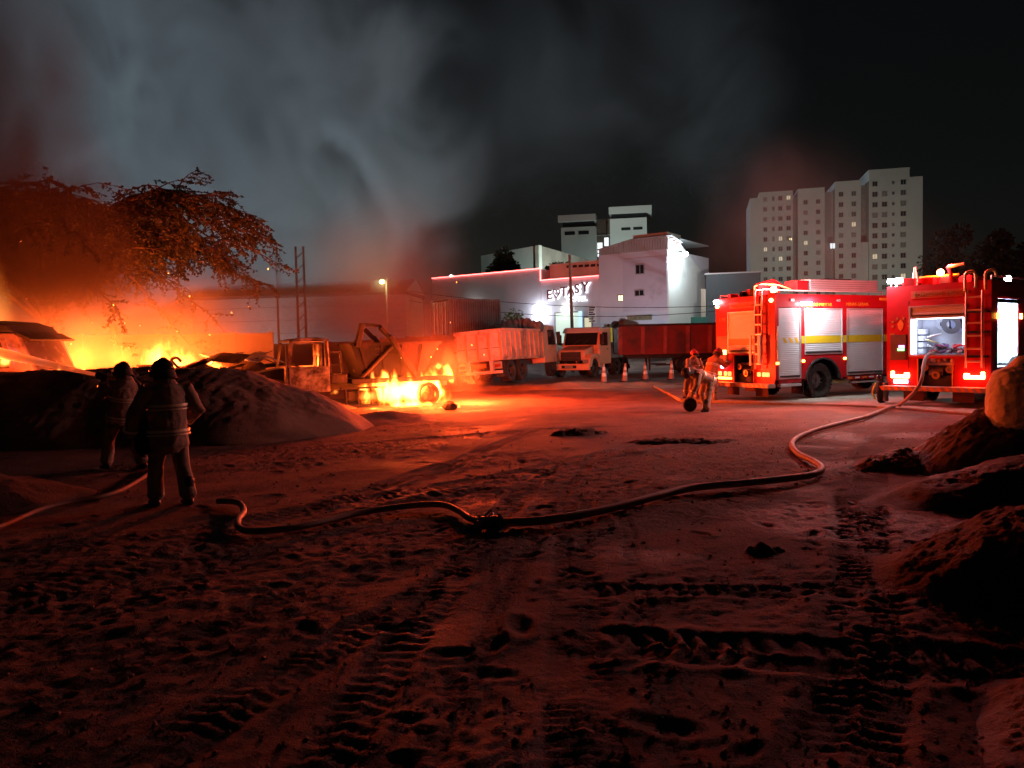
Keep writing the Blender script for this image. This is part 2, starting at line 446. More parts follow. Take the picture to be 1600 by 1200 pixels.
def graded(segs):
    out = [segs[0][0]]
    for a, b, d0, d1 in segs:
        p = a
        while p < b - 1e-6:
            t = (p - a) / (b - a); p = min(b, p + d0 + (d1 - d0) * t); out.append(p)
    return np.array(out)
ys = graded([(1.2, 2.4, 0.1, 0.03), (2.4, 9, 0.026, 0.034), (9, 20, 0.036, 0.075), (20, 36, 0.075, 0.3), (36, 70, 0.4, 1.5), (70, 400, 4, 60), (400, 4000, 100, 900)])
xp = graded([(0, 5.2, 0.028, 0.032), (5.2, 12, 0.036, 0.09), (12, 30, 0.1, 0.6), (30, 100, 0.8, 8), (100, 4000, 15, 900)])
xs = np.concatenate([-xp[:0:-1], xp])
X, Y = np.meshgrid(xs, ys)
ground = grid_mesh('ground', xs, ys, height(X, Y), DIRT)
tag(ground, kind='structure')
print('ground verts', len(xs) * len(ys))

# concrete apron under the fire engines
pad_pts = [(5.3, 24.2), (7.3, 22.1), (9.6, 20.2), (10.6, 17.6), (14, 15.5), (40, 15.5), (40, 33), (6, 33)]
mb = MB(); mb.prism(pad_pts, -0.25, 0.075, 'z')
PADM = mat('worn_apron_concrete', (0.33, 0.3, 0.25), 0.85, 0, 0.3, 0.7, (0.2, 0.14, 0.1), 0.45, bump=0.35, bscale=14)
tag(mb.build('concrete_apron', PADM, bev=0.02), kind='structure')

# ------------------------------------------------------------------ heaps of sand and earth
def pile(name, label, cx, cy, rx, ry, h, rot, seed, power=1.3, sp=0.05, mt=SANDM, rough=0.06, flat=0.0, cat='sand pile', group=None, sup=2.0, clod=0.0):
    u = np.arange(-1.08, 1.0801, sp / max(rx, 0.1)); v = np.arange(-1.08, 1.0801, sp / max(ry, 0.1))
    U, V = np.meshgrid(u * rx, v * ry)
    c, s = math.cos(rot), math.sin(rot)
    X, Y = U * c - V * s + cx, U * s + V * c + cy
    uu, vv = U / rx, V / ry
    wob = 0.16 * fbm(X, Y, 1.1 / max(0.6, min(rx, ry)), 3, seed)
    q = np.sqrt(np.abs(uu) ** sup + vv ** 2) + wob
    t = np.clip((1 - q) / (1 - flat), 0, 1)
    prof = 1 - (1 - t) ** power if power > 1.15 else 1.08 * (t - 0.06 * t ** 4) * smooth01(0.35 + t * 2.2)
    Z = h * prof
    Z += (rough * fbm(X, Y, 1.3, 5, seed + 5, 0.6) + clod * np.abs(fbm(X, Y, 5.0, 3, seed + 9, 0.6)) + clod * 0.5 * fbm(X, Y, 17.0, 3, seed + 13, 0.7)) * smooth01(t * 3)
    Z += height(X, Y, False)
    Z = np.where(t <= 0, height(X, Y, False) - 0.18, Z - 0.02)
    co = np.stack([X, Y, Z], -1)
    ny, nx = Z.shape
    i = np.arange(ny - 1)[:, None] * nx + np.arange(nx - 1)[None, :]
    qd = np.stack([i, i + 1, i + nx + 1, i + nx], -1)
    keep = (t[:-1, :-1] > 0) | (t[1:, 1:] > 0) | (t[1:, :-1] > 0) | (t[:-1, 1:] > 0)
    qd = qd[keep].reshape(-1, 4)
    me = bpy.data.meshes.new(name)
    used = np.unique(qd); remap = np.full(nx * ny, -1); remap[used] = np.arange(len(used))
    base = Vector((cx, cy, 0))
    co = co.reshape(-1, 3)[used] - np.array([cx, cy, 0])
    qd = remap[qd]
    me.vertices.add(len(co)); me.vertices.foreach_set('co', co.astype(np.float32).ravel())
    me.loops.add(len(qd) * 4); me.loops.foreach_set('vertex_index', qd.ravel().astype(np.int32))
    me.polygons.add(len(qd)); me.polygons.foreach_set('loop_start', np.arange(0, len(qd) * 4, 4, dtype=np.int32))
    me.polygons.foreach_set('loop_total', np.full(len(qd), 4, dtype=np.int32))
    me.polygons.foreach_set('use_smooth', np.ones(len(qd), dtype=bool))
    me.update(calc_edges=True); me.validate(); me.materials.append(mt)
    o = bpy.data.objects.new(name, me); COL.objects.link(o); o.location = base
    return tag(o, label, cat, group)

SP = 'heaps of sand and earth'
pile('sand_pile', 'long dark sand bank behind the two firefighters on the left', -10.4, 17.9, 6.9, 2.9, 1.5, 0.0, 3, 1.7, 0.05, SANDM, 0.1, 0.1, group=SP, clod=0.05, sup=5.0)
pile('sand_pile', 'low sandy tail spilling from the end of the long bank toward the burning truck', -3.4, 19.9, 1.7, 1.2, 0.26, 0.3, 9, 1.4, 0.06, SANDM, 0.08, group=SP)
pile('sand_pile', 'dark earth heap at the left edge of the picture below the bank', -7.6, 9.6, 2.1, 1.3, 0.52, 0.3, 14, 1.4, 0.05, DSAND, 0.08, group=SP, clod=0.03)
pile('sand_pile', 'large dark heap with a sharp ridge on the right beyond the tyre tracks', 6.9, 8.75, 3.3, 1.35, 0.74, 0.1, 21, 1.05, 0.035, DSAND, 0.045, group=SP, clod=0.03)
pile('sand_pile', 'pale sand heap right below the bulk bag', 8.0, 10.75, 2.7, 1.6, 1.32, 0.1, 24, 1.35, 0.03, MSAND, 0.12, group=SP, clod=0.07)
pile('sand_pile', 'small pale sand mound in front of the second fire engine', 5.6, 11.0, 0.8, 0.6, 0.24, 0.2, 27, 1.4, 0.025, MSAND, 0.06, group=SP, clod=0.05)
pile('sand_pile', 'grainy brown heap at the right edge in the middle foreground', 4.7, 5.7, 2.1, 1.3, 0.76, 0.08, 33, 1.1, 0.02, MSAND, 0.04, group=SP, clod=0.05)
pile('sand_pile', 'grainy heap in the bottom right corner nearest the camera', 3.05, 3.35, 1.15, 0.8, 0.42, 0.1, 37, 1.1, 0.013, MSAND, 0.03, group=SP, clod=0.04)
pile('sand_pile', 'low rubble strip of broken earth in front of the parked dump trucks', 3.0, 33.0, 8.0, 1.3, 0.22, 0.02, 41, 1.3, 0.09, SANDM, 0.1, group=SP, clod=0.06)
pile('sand_pile', 'reddish earth slope behind the burnt truck cab', -9.4, 24.2, 4.4, 2.2, 1.05, 0.05, 44, 1.3, 0.09, SANDM, 0.12, group=SP, clod=0.05)

# loose stones
rs = random.Random(4)
def stone(name, label, p, r, seed, group='loose stones on the dirt'):
    rr = random.Random(seed); mb = MB(); mb.ell((0, 0, 0), (r * 1.15, r, r * 0.8), 9, 6)
    mb.v = [tuple(c * (1 + rr.uniform(-0.16, 0.16)) for c in v) for v in mb.v]
    o = mb.build(name, DSAND, loc=(p.x, p.y, hz(p.x, p.y) + r * 0.55))
    return tag(o, label, 'stone', group)
stone('stone', 'round dark stone on the glowing ground right of the burning wheel', gnd(703, 641), 0.2, 1)
p = gnd(905, 678); pile('earth_clump', 'flat dark clump of turned earth in the middle of the red yard', p.x, p.y, 0.75, 0.4, 0.12, 0.2, 51, 1.2, 0.03, DSAND, 0.05, group=None, clod=0.08, cat='earth')
p = gnd(1060, 690); pile('earth_clump', 'thin dark ridge of turned earth right of the flat clump', p.x, p.y, 1.2, 0.3, 0.08, -0.1, 52, 1.2, 0.03, DSAND, 0.04, group=None, clod=0.06, cat='earth')
p = gnd(1195, 862); pile('earth_clump', 'small dark clods on the smooth patch right of the tyre tracks', p.x, p.y, 0.22, 0.14, 0.07, 0.3, 53, 1.2, 0.012, DSAND, 0.03, group=None, clod=0.06, cat='earth')

# loose grit and pebbles over the near yard, too many to count
rg = np.random.RandomState(17); n_ = 5200
gy = 2.5 + 15.0 * rg.uniform(0, 1, n_) ** 1.5; gx = rg.uniform(-0.75, 0.75, n_) * gy
cm = fbm(gx, gy, 0.8, 3, 66); kp = cm > -0.12; gx, gy = gx[kp], gy[kp]; n_ = len(gx)
gz = height(gx, gy); gr = 0.006 + 0.016 * rg.uniform(0, 1, n_) ** 3
oc = np.array([(1, 0, 0), (0, 1, 0), (-1, 0, 0), (0, -1, 0), (0, 0, 0.8), (0, 0, -0.8)], float)
of = np.array([(0, 1, 4), (1, 2, 4), (2, 3, 4), (3, 0, 4), (1, 0, 5), (2, 1, 5), (3, 2, 5), (0, 3, 5)])
V = (oc[None] * (1 + 0.35 * rg.normal(size=(n_, 6, 1))) * gr[:, None, None] + np.stack([gx, gy, gz + gr * 0.3], -1)[:, None]).reshape(-1, 3)
F = (of[None] + 6 * np.arange(n_)[:, None, None]).reshape(-1)
me = bpy.data.meshes.new('gravel'); me.vertices.add(len(V)); me.vertices.foreach_set('co', V.astype(np.float32).ravel()); me.loops.add(len(F)); me.loops.foreach_set('vertex_index', F.astype(np.int32))
me.polygons.add(len(F) // 3); me.polygons.foreach_set('loop_start', np.arange(0, len(F), 3, dtype=np.int32)); me.polygons.foreach_set('loop_total', np.full(len(F) // 3, 3, dtype=np.int32)); me.update(calc_edges=True); me.materials.append(SANDM)
go = bpy.data.objects.new('gravel', me); COL.objects.link(go); tag(go, 'loose grit and pebbles scattered over the dirt yard', 'gravel', None, 'stuff')
# ================================================================== VEHICLES (local frame: +x forward, +y left, z up, origin at rear centre on the ground)
def wheel(parent, c, r=0.52, wd=0.3, side=-1, rimm=None, tyrem=None, burnt=False):
    MY = Matrix.Rotation(R(90), 4, 'X')
    t = MB()
    if not burnt:
        prof = [(r * 0.58, -wd / 2 * 0.8), (r * 0.8, -wd / 2), (r * 0.93, -wd / 2 * 0.96), (r, -wd / 2 * 0.72), (r * 0.985, -wd * 0.2), (r * 1.0, -wd * 0.18), (r * 1.0, -0.02), (r * 0.975, 0.0), (r * 1.0, 0.02),
                (r * 1.0, wd * 0.18), (r * 0.985, wd * 0.2), (r, wd / 2 * 0.72), (r * 0.93, wd / 2 * 0.96), (r * 0.8, wd / 2), (r * 0.58, wd / 2 * 0.8), (r * 0.58, -wd / 2 * 0.8)]
        t.lathe(prof, 36, MY)
        for k in range(30):
            a = 2 * math.pi * k / 30
            for s_ in (-1, 1):
                t.box((r * 0.985 * math.cos(a + 0.05 * s_), s_ * wd * 0.36, r * 0.985 * math.sin(a + 0.05 * s_)), (0.035, wd * 0.24, 0.05), Matrix.Rotation(-a, 3, 'Y'))
    else:
        t.lathe([(r * 0.6, -wd / 2), (r * 0.72, -wd / 2), (r * 0.78, 0), (r * 0.72, wd / 2), (r * 0.6, wd / 2), (r * 0.6, -wd / 2)], 26, MY)
    w_ = t.build('wheel', tyrem or BLACK, parent, smooth=False, loc=c)
    q = MB(); s = side
    q.lathe([(r * 0.6, s * wd * 0.44), (r * 0.56, s * wd * 0.46), (r * 0.52, s * wd * 0.25), (r * 0.44, s * wd * 0.12), (r * 0.2, s * wd * 0.14), (r * 0.19, s * wd * 0.4), (r * 0.12, s * wd * 0.46), (0.002, s * wd * 0.46)], 26, MY)
    for k in range(8):
        a = 2 * math.pi * (k + 0.5) / 8
        q.cyl((r * 0.28 * math.cos(a), s * wd * 0.12, r * 0.28 * math.sin(a)), (r * 0.28 * math.cos(a), s * wd * 0.24, r * 0.28 * math.sin(a)), 0.022, n=6)
    q.build('rim', rimm or RIM, w_, smooth=False)
    return w_
def shutter(parent, plane, a0, a1, z0, z1, off, name='roller_shutter', mt=None, pitch=0.055):
    """corrugated roller shutter; plane 'y' at y=off looking to -y, or 'x' at x=off looking to -x"""
    n = int((z1 - z0) / pitch); V = []; F = []
    prof = []
    for k in range(n):
        z = z0 + (z1 - z0) * k / n; dz = (z1 - z0) / n
        prof += [(0.0, z), (0.008, z + dz * 0.15), (0.010, z + dz * 0.5), (0.008, z + dz * 0.82), (0.0, z + dz * 0.97)]
    prof.append((0.0, z1))
    for d, z in prof:
        for a in (a0, a1):
            V.append((a, off - d, z) if plane == 'y' else (off - d, a, z))
    for k in range(len(prof) - 1): F.append((2 * k, 2 * k + 1, 2 * k + 3, 2 * k + 2))
    mb = MB(); mb.add(V, F)
    sh = mb.build(name, mt or SHUT, parent)
    fr = MB(); e = 0.035; t = 0.03
    def fb(a, b, c, d):
        if plane == 'y': fr.bb(a, b, off - t, off + 0.02, c, d)
        else: fr.bb(off - t, off + 0.02, a, b, c, d)
    fb(a0 - e, a0, z0 - e, z1 + e); fb(a1, a1 + e, z0 - e, z1 + e); fb(a0, a1, z1, z1 + e); fb(a0, a1, z0 - e, z0)
    fr.build('shutter_frame', SILVER, sh, bev=0.004, seg=1)
    hb = MB()
    if plane == 'y': hb.bb(a0 + 0.02, a1 - 0.02, off - 0.045, off - 0.012, z0 + 0.02, z0 + 0.055)
    else: hb.bb(off - 0.045, off - 0.012, a0 + 0.02, a1 - 0.02, z0 + 0.02, z0 + 0.055)
    hb.build('handle_bar', DARK, sh)
    return sh
LAMP_RED = emat('red_tail_lamp', (1.0, 0.035, 0.008), 22)
LAMP_REDC = emat('red_lamp_core', (1.0, 0.16, 0.05), 45)
LAMP_AMB = emat('amber_lamp', (1.0, 0.33, 0.04), 14)
LAMP_WHT = emat('white_work_lamp', (0.95, 0.97, 1.0), 60)
LAMP_STRIP = emat('led_strip', (0.75, 0.85, 1.0), 12)
GLOW_GRN = emat('green_glow', (0.03, 0.9, 0.2), 5)
CHEV_O = mat('orange_reflective', (0.75, 0.2, 0.03), 0.5, 0, 0.1, 5)

def ladder(parent, y0, y1, x, z0, z1, n, mt, name='ladder', r=0.025, hook=True):
    mb = MB()
    for y in (y0, y1):
        pts = [(x, y, z0), (x, y, z1)]
        if hook: pts += [(x, y, z1 + 0.22), (x + 0.06, y, z1 + 0.3), (x + 0.3, y, z1 + 0.3)]
        mb.tube(pts, r, 8)
    o = mb.build(name, mt, parent, smooth=True)
    for k in range(n):
        z = z0 + (z1 - z0) * (k + 0.5) / n
        MB().box((x, (y0 + y1) / 2, z), (0.035, abs(y1 - y0), 0.045)).build('rung', mt, o, bev=0.006, seg=1)
    return o

def fire_engine(loc, ang, label, kind):
    T = empty('fire_engine', loc, ang, label, 'fire engine', 'fire engines parked on the concrete apron')
    W = 1.25; LB = 4.9; ZT = 3.08
    wx, wr = 1.95, 0.53
    # chassis and hidden underside
    MB().bb(0.15, 7.6, -0.45, 0.45, 0.5, 0.8).build('chassis', DARK, T)
    u = MB(); u.bb(0.63, 1.25, -1.15, 1.15, 0.62, 1.3 if kind == 1 else 0.96); u.bb(2.7, LB - 0.05, -1.15, 1.15, 0.62, 1.3)
    u.build('underbody', DARK, T)
    inner = MB(); inner.bb(0.75 if kind == 1 else 2.0, LB - 0.02, -W + 0.04, W - 0.04, 1.3, ZT - 0.03)
    inner.build('body_core', RED, T)
    # sides: pillars, bands, arch panel
    for s in (-1, 1):
        y0, y1 = s * (W - 0.045), s * W
        p = MB()
        if kind == 1 or s == 1:
            xs_ = [(0.0, 0.13), (1.05, 1.19), (2.83, 3.0), (4.68, LB)]
            for a, b in xs_: p.bb(a, b, y0, y1, 0.62, 2.75)
            p.bb(0, LB, y0, y1, 2.75, ZT)
            p.bb(0.13, 1.05, y0, y1, 0.52, 0.63); p.bb(3.0, 4.68, y0, y1, 0.52, 0.63)
            arch = [(1.19, 1.3), (1.19, 0.56)]
            for k in range(13):
                a = R(180 - 180 * k / 12)
                arch.append((wx + 0.72 * math.cos(a), 0.62 + 0.66 * math.sin(a)) if k not in (0, 12) else (wx + 0.72 * math.cos(a), 0.56))
            arch += [(2.83, 0.56), (2.83, 1.3)]
            # arch panel as strips so the face stays simple
            top = 1.295
            pts = [(1.19, 0.56)] + [(wx + 0.72 * math.cos(R(180 - 15 * k)), 0.6 + 0.62 * math.sin(R(180 - 15 * k))) for k in range(13)] + [(2.83, 0.56)]
            for k in range(len(pts) - 1):
                a, b = pts[k], pts[k + 1]
                if abs(a[0] - b[0]) < 1e-4: continue
                p.prism([(a[0], a[1]), (b[0], b[1]), (b[0], top), (a[0], top)], y0, y1, 'y')
        else:
            p.bb(0, 0.42, y0, y1, 0.55, 2.75); p.bb(1.95, LB, y0, y1, 1.3, 2.75); p.bb(2.8, LB, y0, y1, 0.55, 1.3); p.bb(0.42, 1.3, y0, y1, 0.55, 0.98)
            p.bb(0, LB, y0, y1, 2.75, ZT)
        p.build('side_panel', RED, T)
        a = MB()
        for k in range(12):
            t0, t1 = R(180 * k / 12), R(180 * (k + 1) / 12)
            c0 = (wx + 0.72 * math.cos(t0), 0.6 + 0.62 * math.sin(t0)); c1 = (wx + 0.72 * math.cos(t1), 0.6 + 0.62 * math.sin(t1))
            a.beam((c0[0], s * (W - 0.02), c0[1]), (c1[0], s * (W - 0.02), c1[1]), 0.05, 0.12, (0, 1, 0))
        a.build('wheel_arch', BLACK, T)
        wheel(T, (wx, s * 0.98, wr), wr, 0.34, s)
        wheel(T, (6.55, s * 1.02, wr), wr, 0.3, s)
    # rear wall
    zb0 = 0.52
    r_ = MB()
    ya, yb, za, zb = (0.66, -0.46, 1.45, 2.66) if kind == 1 else (0.63, -0.66, 1.33, 2.55)
    r_.bb(0, 0.05, ya + 0.036, W - 0.046, zb0, 2.76); r_.bb(0, 0.05, -W + 0.046, yb - 0.036, zb0, 2.76)
    r_.bb(0, 0.05, -W + 0.046, W - 0.046, 2.76, ZT)
    r_.bb(0, 0.05, yb - 0.035, ya + 0.035, zb + 0.036, 2.759)
    r_.bb(0, 0.05, yb - 0.035, ya + 0.035, za - 0.1, za - 0.036)
    r_.bb(0, 0.05, 0.46, ya + 0.035, zb0, za - 0.101); r_.bb(0, 0.05, yb - 0.035, -0.42, zb0, za - 0.101)
    r_.build('rear_panel', RED, T)
    # pump bay
    pb = MB(); pb.bb(0.6, 0.62, -0.46, 0.5, 0.5, za - 0.1); pb.bb(0.05, 0.6, 0.47, 0.5, 0.5, za - 0.1); pb.bb(0.05, 0.6, -0.46, -0.43, 0.5, za - 0.1); pb.bb(0.05, 0.6, -0.43, 0.47, 0.5, 0.53)
    pb.build('pump_bay', DARK, T)
    pm = MB(); pm.cyl((0.35, -0.1, 0.85), (0.35, 0.25, 0.85), 0.2, n=16); pm.cyl((0.12, 0.05, 0.8), (0.4, 0.05, 0.8), 0.09, n=12)
    pm.cyl((0.1, -0.28, 0.95), (0.4, -0.28, 0.95), 0.06, n=10); pm.cyl((0.1, 0.33, 1.0), (0.4, 0.33, 1.0), 0.06, n=10); pm.bb(0.2, 0.5, -0.3, 0.35, 0.55, 0.68)
    pmo = pm.build('pump', RIM, T, smooth=False)
    v = MB()
    for yy, zz in ((0.05, 0.8), (-0.28, 0.95), (0.33, 1.0)): v.lathe([(0.05, 0), (0.1, 0.0), (0.1, 0.05), (0.05, 0.05), (0.05, 0)], 14, Matrix.Translation((0.09, yy, zz)) @ Matrix.Rotation(R(90), 4, 'Y'))
    v.build('valve', mat('brass', (0.5, 0.3, 0.1), 0.4, 0.8), pmo)
    MB().bb(0.25, 0.3, -0.35, 0.4, 1.05, 1.12).build('pump_shelf', SILVER, T)
    for y in (0.44, -0.40): MB().bb(-0.012, -0.001, y, y + 0.03, zb0, za - 0.1).build('bay_trim', CHEV_O, T)
    # bumper beam with reflective hatching
    be = MB().bb(-0.32, -0.002, -W, W, 0.4, 0.52).build('rear_bumper', mat('bumper_steel', (0.42, 0.3, 0.24), 0.5, 0.3, 0.3, 3), T, bev=0.01)
    for k in range(14):
        y = -W + 0.09 + k * 0.178
        MB().add([(-0.3225, y, 0.405), (-0.3225, y + 0.09, 0.405), (-0.3225, y + 0.15, 0.515), (-0.3225, y + 0.06, 0.515)], [(0, 1, 2, 3)]).build('hatch_stripe', CHEV_O, be)
    for s in (-1, 1):
        mf = MB().bb(wx - 0.78, wx - 0.75, s * 0.75, s * 1.2, 0.16, 0.56).build('mud_flap', mat('maroon_flap', (0.07, 0.015, 0.012), 0.8), T)
    for s in (-1, 1):
        MB().bb(0.1, 0.12, s * 0.35, s * 0.85, 0.12, 0.5).build('mud_flap', mat('maroon_flap', (0.07, 0.015, 0.012), 0.8), T)
    # tail lamps
    for s in (-1, 1):
        if kind == 1:
            for k, yy in enumerate((0.62, 0.82, 0.97) if s == -1 else (0.62, 0.8, 1.05)):
                o = MB().box((-0.025, s * yy, 0.78), (0.05, 0.13, 0.13)).build('tail_lamp', LAMP_RED, T, bev=0.02)
        else:
            o = MB(); o.bb(-0.05, -0.002, s * 0.66, s * 1.12, 0.72, 0.8); o.bb(-0.05, -0.002, s * (1.04), s * 1.12, 0.8, 0.9); o.bb(-0.05, -0.002, s * 0.66, s * 0.78, 0.8, 0.86)
            o.build('tail_lamp', LAMP_REDC, T, bev=0.008, seg=1)
        point('tail_glow', (-0.35, s * 0.85, 0.75), 12 if kind == 1 else 9, (1, 0.05, 0.015), 0.06, T)
    if kind == 1:
        MB().bb(-0.04, -0.002, 0.55, 1.15, 0.6, 0.67).build('reversing_lamp', LAMP_AMB, T)
        MB().bb(-0.04, -0.002, 0.8, 1.0, 0.95, 1.05).build('number_plate_lamp', emat('plate_lamp', (0.75, 0.7, 1.0), 9), T)
        MB().bb(-0.04, -0.002, 0.75, 1.12, 1.38, 1.52).build('beacon_reflection', GLOW_GRN, T)  # glowing patch in place of a green beacon reflection
        cab = MB(); cab.bb(-0.03, -0.001, 0.72, 1.18, 1.1, 1.95); cab.build('control_panel', mat('panel_brown', (0.12, 0.07, 0.05), 0.5), T)
    else:
        MB().bb(-0.04, -0.002, 0.7, 1.05, 0.58, 0.68).build('number_plate_lamp', emat('plate_lamp', (0.75, 0.7, 1.0), 9), T)
        cab = MB(); cab.bb(-0.03, -0.001, 0.74, 1.14, 1.2, 1.86); co_ = cab.build('control_panel', mat('panel_brown', (0.12, 0.07, 0.05), 0.5), T)
        MB().bb(-0.05, -0.031, 0.78, 0.95, 1.44, 1.5).build('green_indicator', GLOW_GRN, co_)
        MB().bb(-0.05, -0.031, 0.78, 0.92, 1.52, 1.58).build('violet_indicator', emat('violet_lamp', (0.7, 0.2, 0.8), 7), co_)
        e = MB(); e.prism([(0.97, 2.15), (0.89, 2.27), (0.81, 2.15), (0.83, 2.03), (0.89, 1.96), (0.95, 2.03)], -0.008, -0.001, 'x')
        e.build('crest', CHEV_O, T)
        for k in range(6):
            a = R(200 - 44 * k)
            MB().box((-0.005, 0.89 + 0.22 * math.cos(a), 2.14 + 0.16 * math.sin(a)), (0.008, 0.06, 0.05), (a, 0, 0)).build('crest_letter', mat('dull_gold', (0.4, 0.16, 0.04), 0.5), T)
        MB().prism([(1.16, 1.9), (1.04, 1.9), (1.06, 1.78), (1.14, 1.78)], -0.008, -0.001, 'x').build('badge', mat('dull_gold', (0.4, 0.16, 0.04), 0.5), T)
    for yy_ in ((-1.05, 1.15) if kind == 1 else (0.69, -1.13)): MB().bb(-0.003, -0.0005, yy_ - 0.006, yy_ + 0.006, 0.95, 2.74).build('panel_seam', DARK, T)
    for zz_ in (1.2, 2.2): MB().bb(-0.003, -0.0005, 0.72, 1.2, zz_ - 0.005, zz_ + 0.005).build('panel_seam', DARK, T)
    for k in range(5): MB().bb(3.05 + 0.33 * k, 3.25 + 0.33 * k, -W - 0.004, -W - 0.001, 0.55, 0.6).build('reflective_tape', WHITE if k % 2 else CHEV_O, T)
    # text on the top rear band
    bandc = mat('rear_band_orange', (0.45, 0.06, 0.02), 0.5)
    MB().bb(-0.012, -0.001, -0.62, 0.62, 2.79, 2.98).build('name_band', bandc, T)
    text_mesh('BOMBEIRO  MILITAR', 0.145, 0.003, mat('dull_gold', (0.4, 0.16, 0.04), 0.5), 'lettering', T, (-0.017, 0.56, 2.83), (R(90), 0, R(-90)))
    if kind == 1:
        shutter(T, 'x', yb, ya, za, zb, 0.0)
        MB().bb(-0.0125, -0.0115, yb + 0.01, ya - 0.01, 1.66, 1.86).build('shutter_stripe', CHEV_O, T)
        text_mesh('1193', 0.16, 0.003, mat('dull_gold', (0.4, 0.16, 0.04), 0.5), 'lettering', T, (-0.006, 1.12, 2.42), (R(90), 0, R(-90)))
        ladder(T, -0.55, -0.82, -0.1, 0.95, 3.0, 7, SILVER)
        tl = MB(); tl.bb(-0.2, -0.16, -0.4, -0.48, 1.05, 1.95); tl.build('shovel_blade', SHUT, T, bev=0.01)
        tl = MB(); tl.bb(-0.2, -0.16, -0.74, -0.84, 1.1, 1.95); tl.build('spade_blade', SHUT, T, bev=0.01)
    else:
        # open lit locker
        lk = MB(); d = 0.75
        lk.bb(d - 0.02, d, yb, ya, za, zb); lk.bb(0.0, d - 0.02, ya, ya + 0.03, za, zb); lk.bb(0.0, d - 0.02, yb - 0.03, yb, za, zb)
        lk.bb(0.0, d - 0.02, yb - 0.03, ya + 0.03, zb, zb + 0.03); lk.bb(0.0, d - 0.02, yb - 0.03, ya + 0.03, za - 0.03, za)
        lo = lk.build('locker', mat('locker_liner', (0.5, 0.5, 0.56), 0.6, 0, 0.3, 3), T)
        MB().bb(0.03, 0.06, ya - 0.12, ya - 0.01, za + 0.03, zb - 0.3).build('led_strip', LAMP_STRIP, lo)
        MB().bb(0.03, 0.06, yb + 0.01, yb + 0.06, za + 0.25, zb - 0.3).build('led_strip', LAMP_STRIP, lo)
        MB().bb(0.03, 0.07, yb + 0.06, ya - 0.13, zb - 0.3, zb - 0.26).build('led_strip', LAMP_STRIP, lo)
        sh = shutter(T, 'x', yb, ya, zb - 0.25, zb, 0.0)
        fr = MB(); e = 0.045
        for a, b, c, dd in ((yb - e, yb, za - e, zb + e), (ya, ya + e, za - e, zb + e), (yb, ya, za - e, za), (yb, ya, zb, zb + e)): fr.bb(-0.03, 0.0, a, b, c, dd)
        fr.build('locker_frame', mat('salmon_trim', (0.62, 0.35, 0.3), 0.5), T)
        # kit inside
        rr = random.Random(9)
        hc = [mat('hose_violet', (0.35, 0.14, 0.32), 0.8), mat('hose_grey', (0.25, 0.25, 0.28), 0.8), mat('hose_dark', (0.06, 0.06, 0.07), 0.8), mat('hose_red', (0.4, 0.06, 0.08), 0.8), mat('hose_pale', (0.55, 0.53, 0.55), 0.8)]
        for k in range(16):
            cy_, cx_ = rr.uniform(-0.52, 0.25), rr.uniform(0.12, 0.55); cz = za + 0.06 + 0.07 * (k // 6) + rr.uniform(0, 0.03)
            pts = [(cx_ + 0.13 * math.cos(t * 0.5 + k) * rr.uniform(0.5, 1.1), cy_ + 0.17 * math.sin(t * 0.5 + k), cz + 0.03 * math.sin(t * 1.3)) for t in range(9)]
            MB().tube(catmull(pts, 3), 0.03, 6).build('stowed_hose', hc[k % 5], lo, smooth=True)
        for k, (cy_, cz, rad) in enumerate(((-0.18, 2.1, 0.24), (-0.42, 2.12, 0.25), (0.02, 2.12, 0.16))):
            q = MB(); q.lathe([(rad * 0.45, -0.06), (rad, -0.06), (rad, 0.06), (rad * 0.45, 0.06), (rad * 0.45, -0.06)], 20, Matrix.Translation((0.5, cy_, cz)) @ Matrix.Rotation(R(80), 4, 'Y'))
            q.build('hose_reel', [hc[2], mat('reel_blue', (0.12, 0.15, 0.24), 0.6), hc[1]][k], lo)
        for k in range(4):
            q = MB(); q.cyl((0.45, 0.5 - k * 0.0, za + 0.02 + 0.17 * k), (0.45, 0.5, za + 0.15 + 0.17 * k), 0.14, n=16)
            q.build('canister', mat('canister_grey', (0.4, 0.4, 0.45), 0.5), lo)
        MB().tube([(0.2, 0.3, za + 0.45), (0.2, 0.12, za + 0.5), (0.2, -0.05, za + 0.53)], 0.02, 6).build('nozzle_pole', WHITE, lo, smooth=True)
        MB().tube([(0.2, 0.35, za + 0.4), (0.2, 0.15, za + 0.33), (0.2, 0.02, za + 0.3)], 0.018, 6).build('nozzle_pole', mat('pole_yellow', (0.6, 0.5, 0.2), 0.5), lo, smooth=True)
        point('locker_light', (0.1, 0.0, zb - 0.35), 7, (0.62, 0.72, 1.0), 0.05, T)
        point('locker_light', (0.1, ya - 0.2, (za + zb) / 2), 4, (0.62, 0.72, 1.0), 0.05, T)
        # kit on the pump shelf
        for k in range(5):
            q = MB(); q.ell((0.25, -0.32 + 0.16 * k, 1.17 + 0.02 * (k % 2)), (0.1, 0.09, 0.06), 9, 6)
            q.build('folded_cloth', [WHITE, hc[1], mat('cloth_tan', (0.4, 0.22, 0.13), 0.9), WHITE, hc[4]][k], T, smooth=True)
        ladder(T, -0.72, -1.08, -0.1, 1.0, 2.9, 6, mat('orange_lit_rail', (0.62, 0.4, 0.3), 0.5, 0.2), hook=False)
        for s_, yy in ((0, -0.7), (1, -1.15)):
            pts = [(-0.1, yy, 2.9), (-0.1, yy, 3.28), (-0.06, yy - 0.06, 3.36), (0.0, yy - 0.16, 3.36), (0.0, yy - 0.2, 3.25), (0.0, yy - 0.2, 2.98 if s_ == 0 else 3.2)]
            MB().tube(catmull(pts, 4), 0.035, 8).build('grab_hook', mat('cream_rail', (0.8, 0.62, 0.25), 0.4), T, smooth=True)
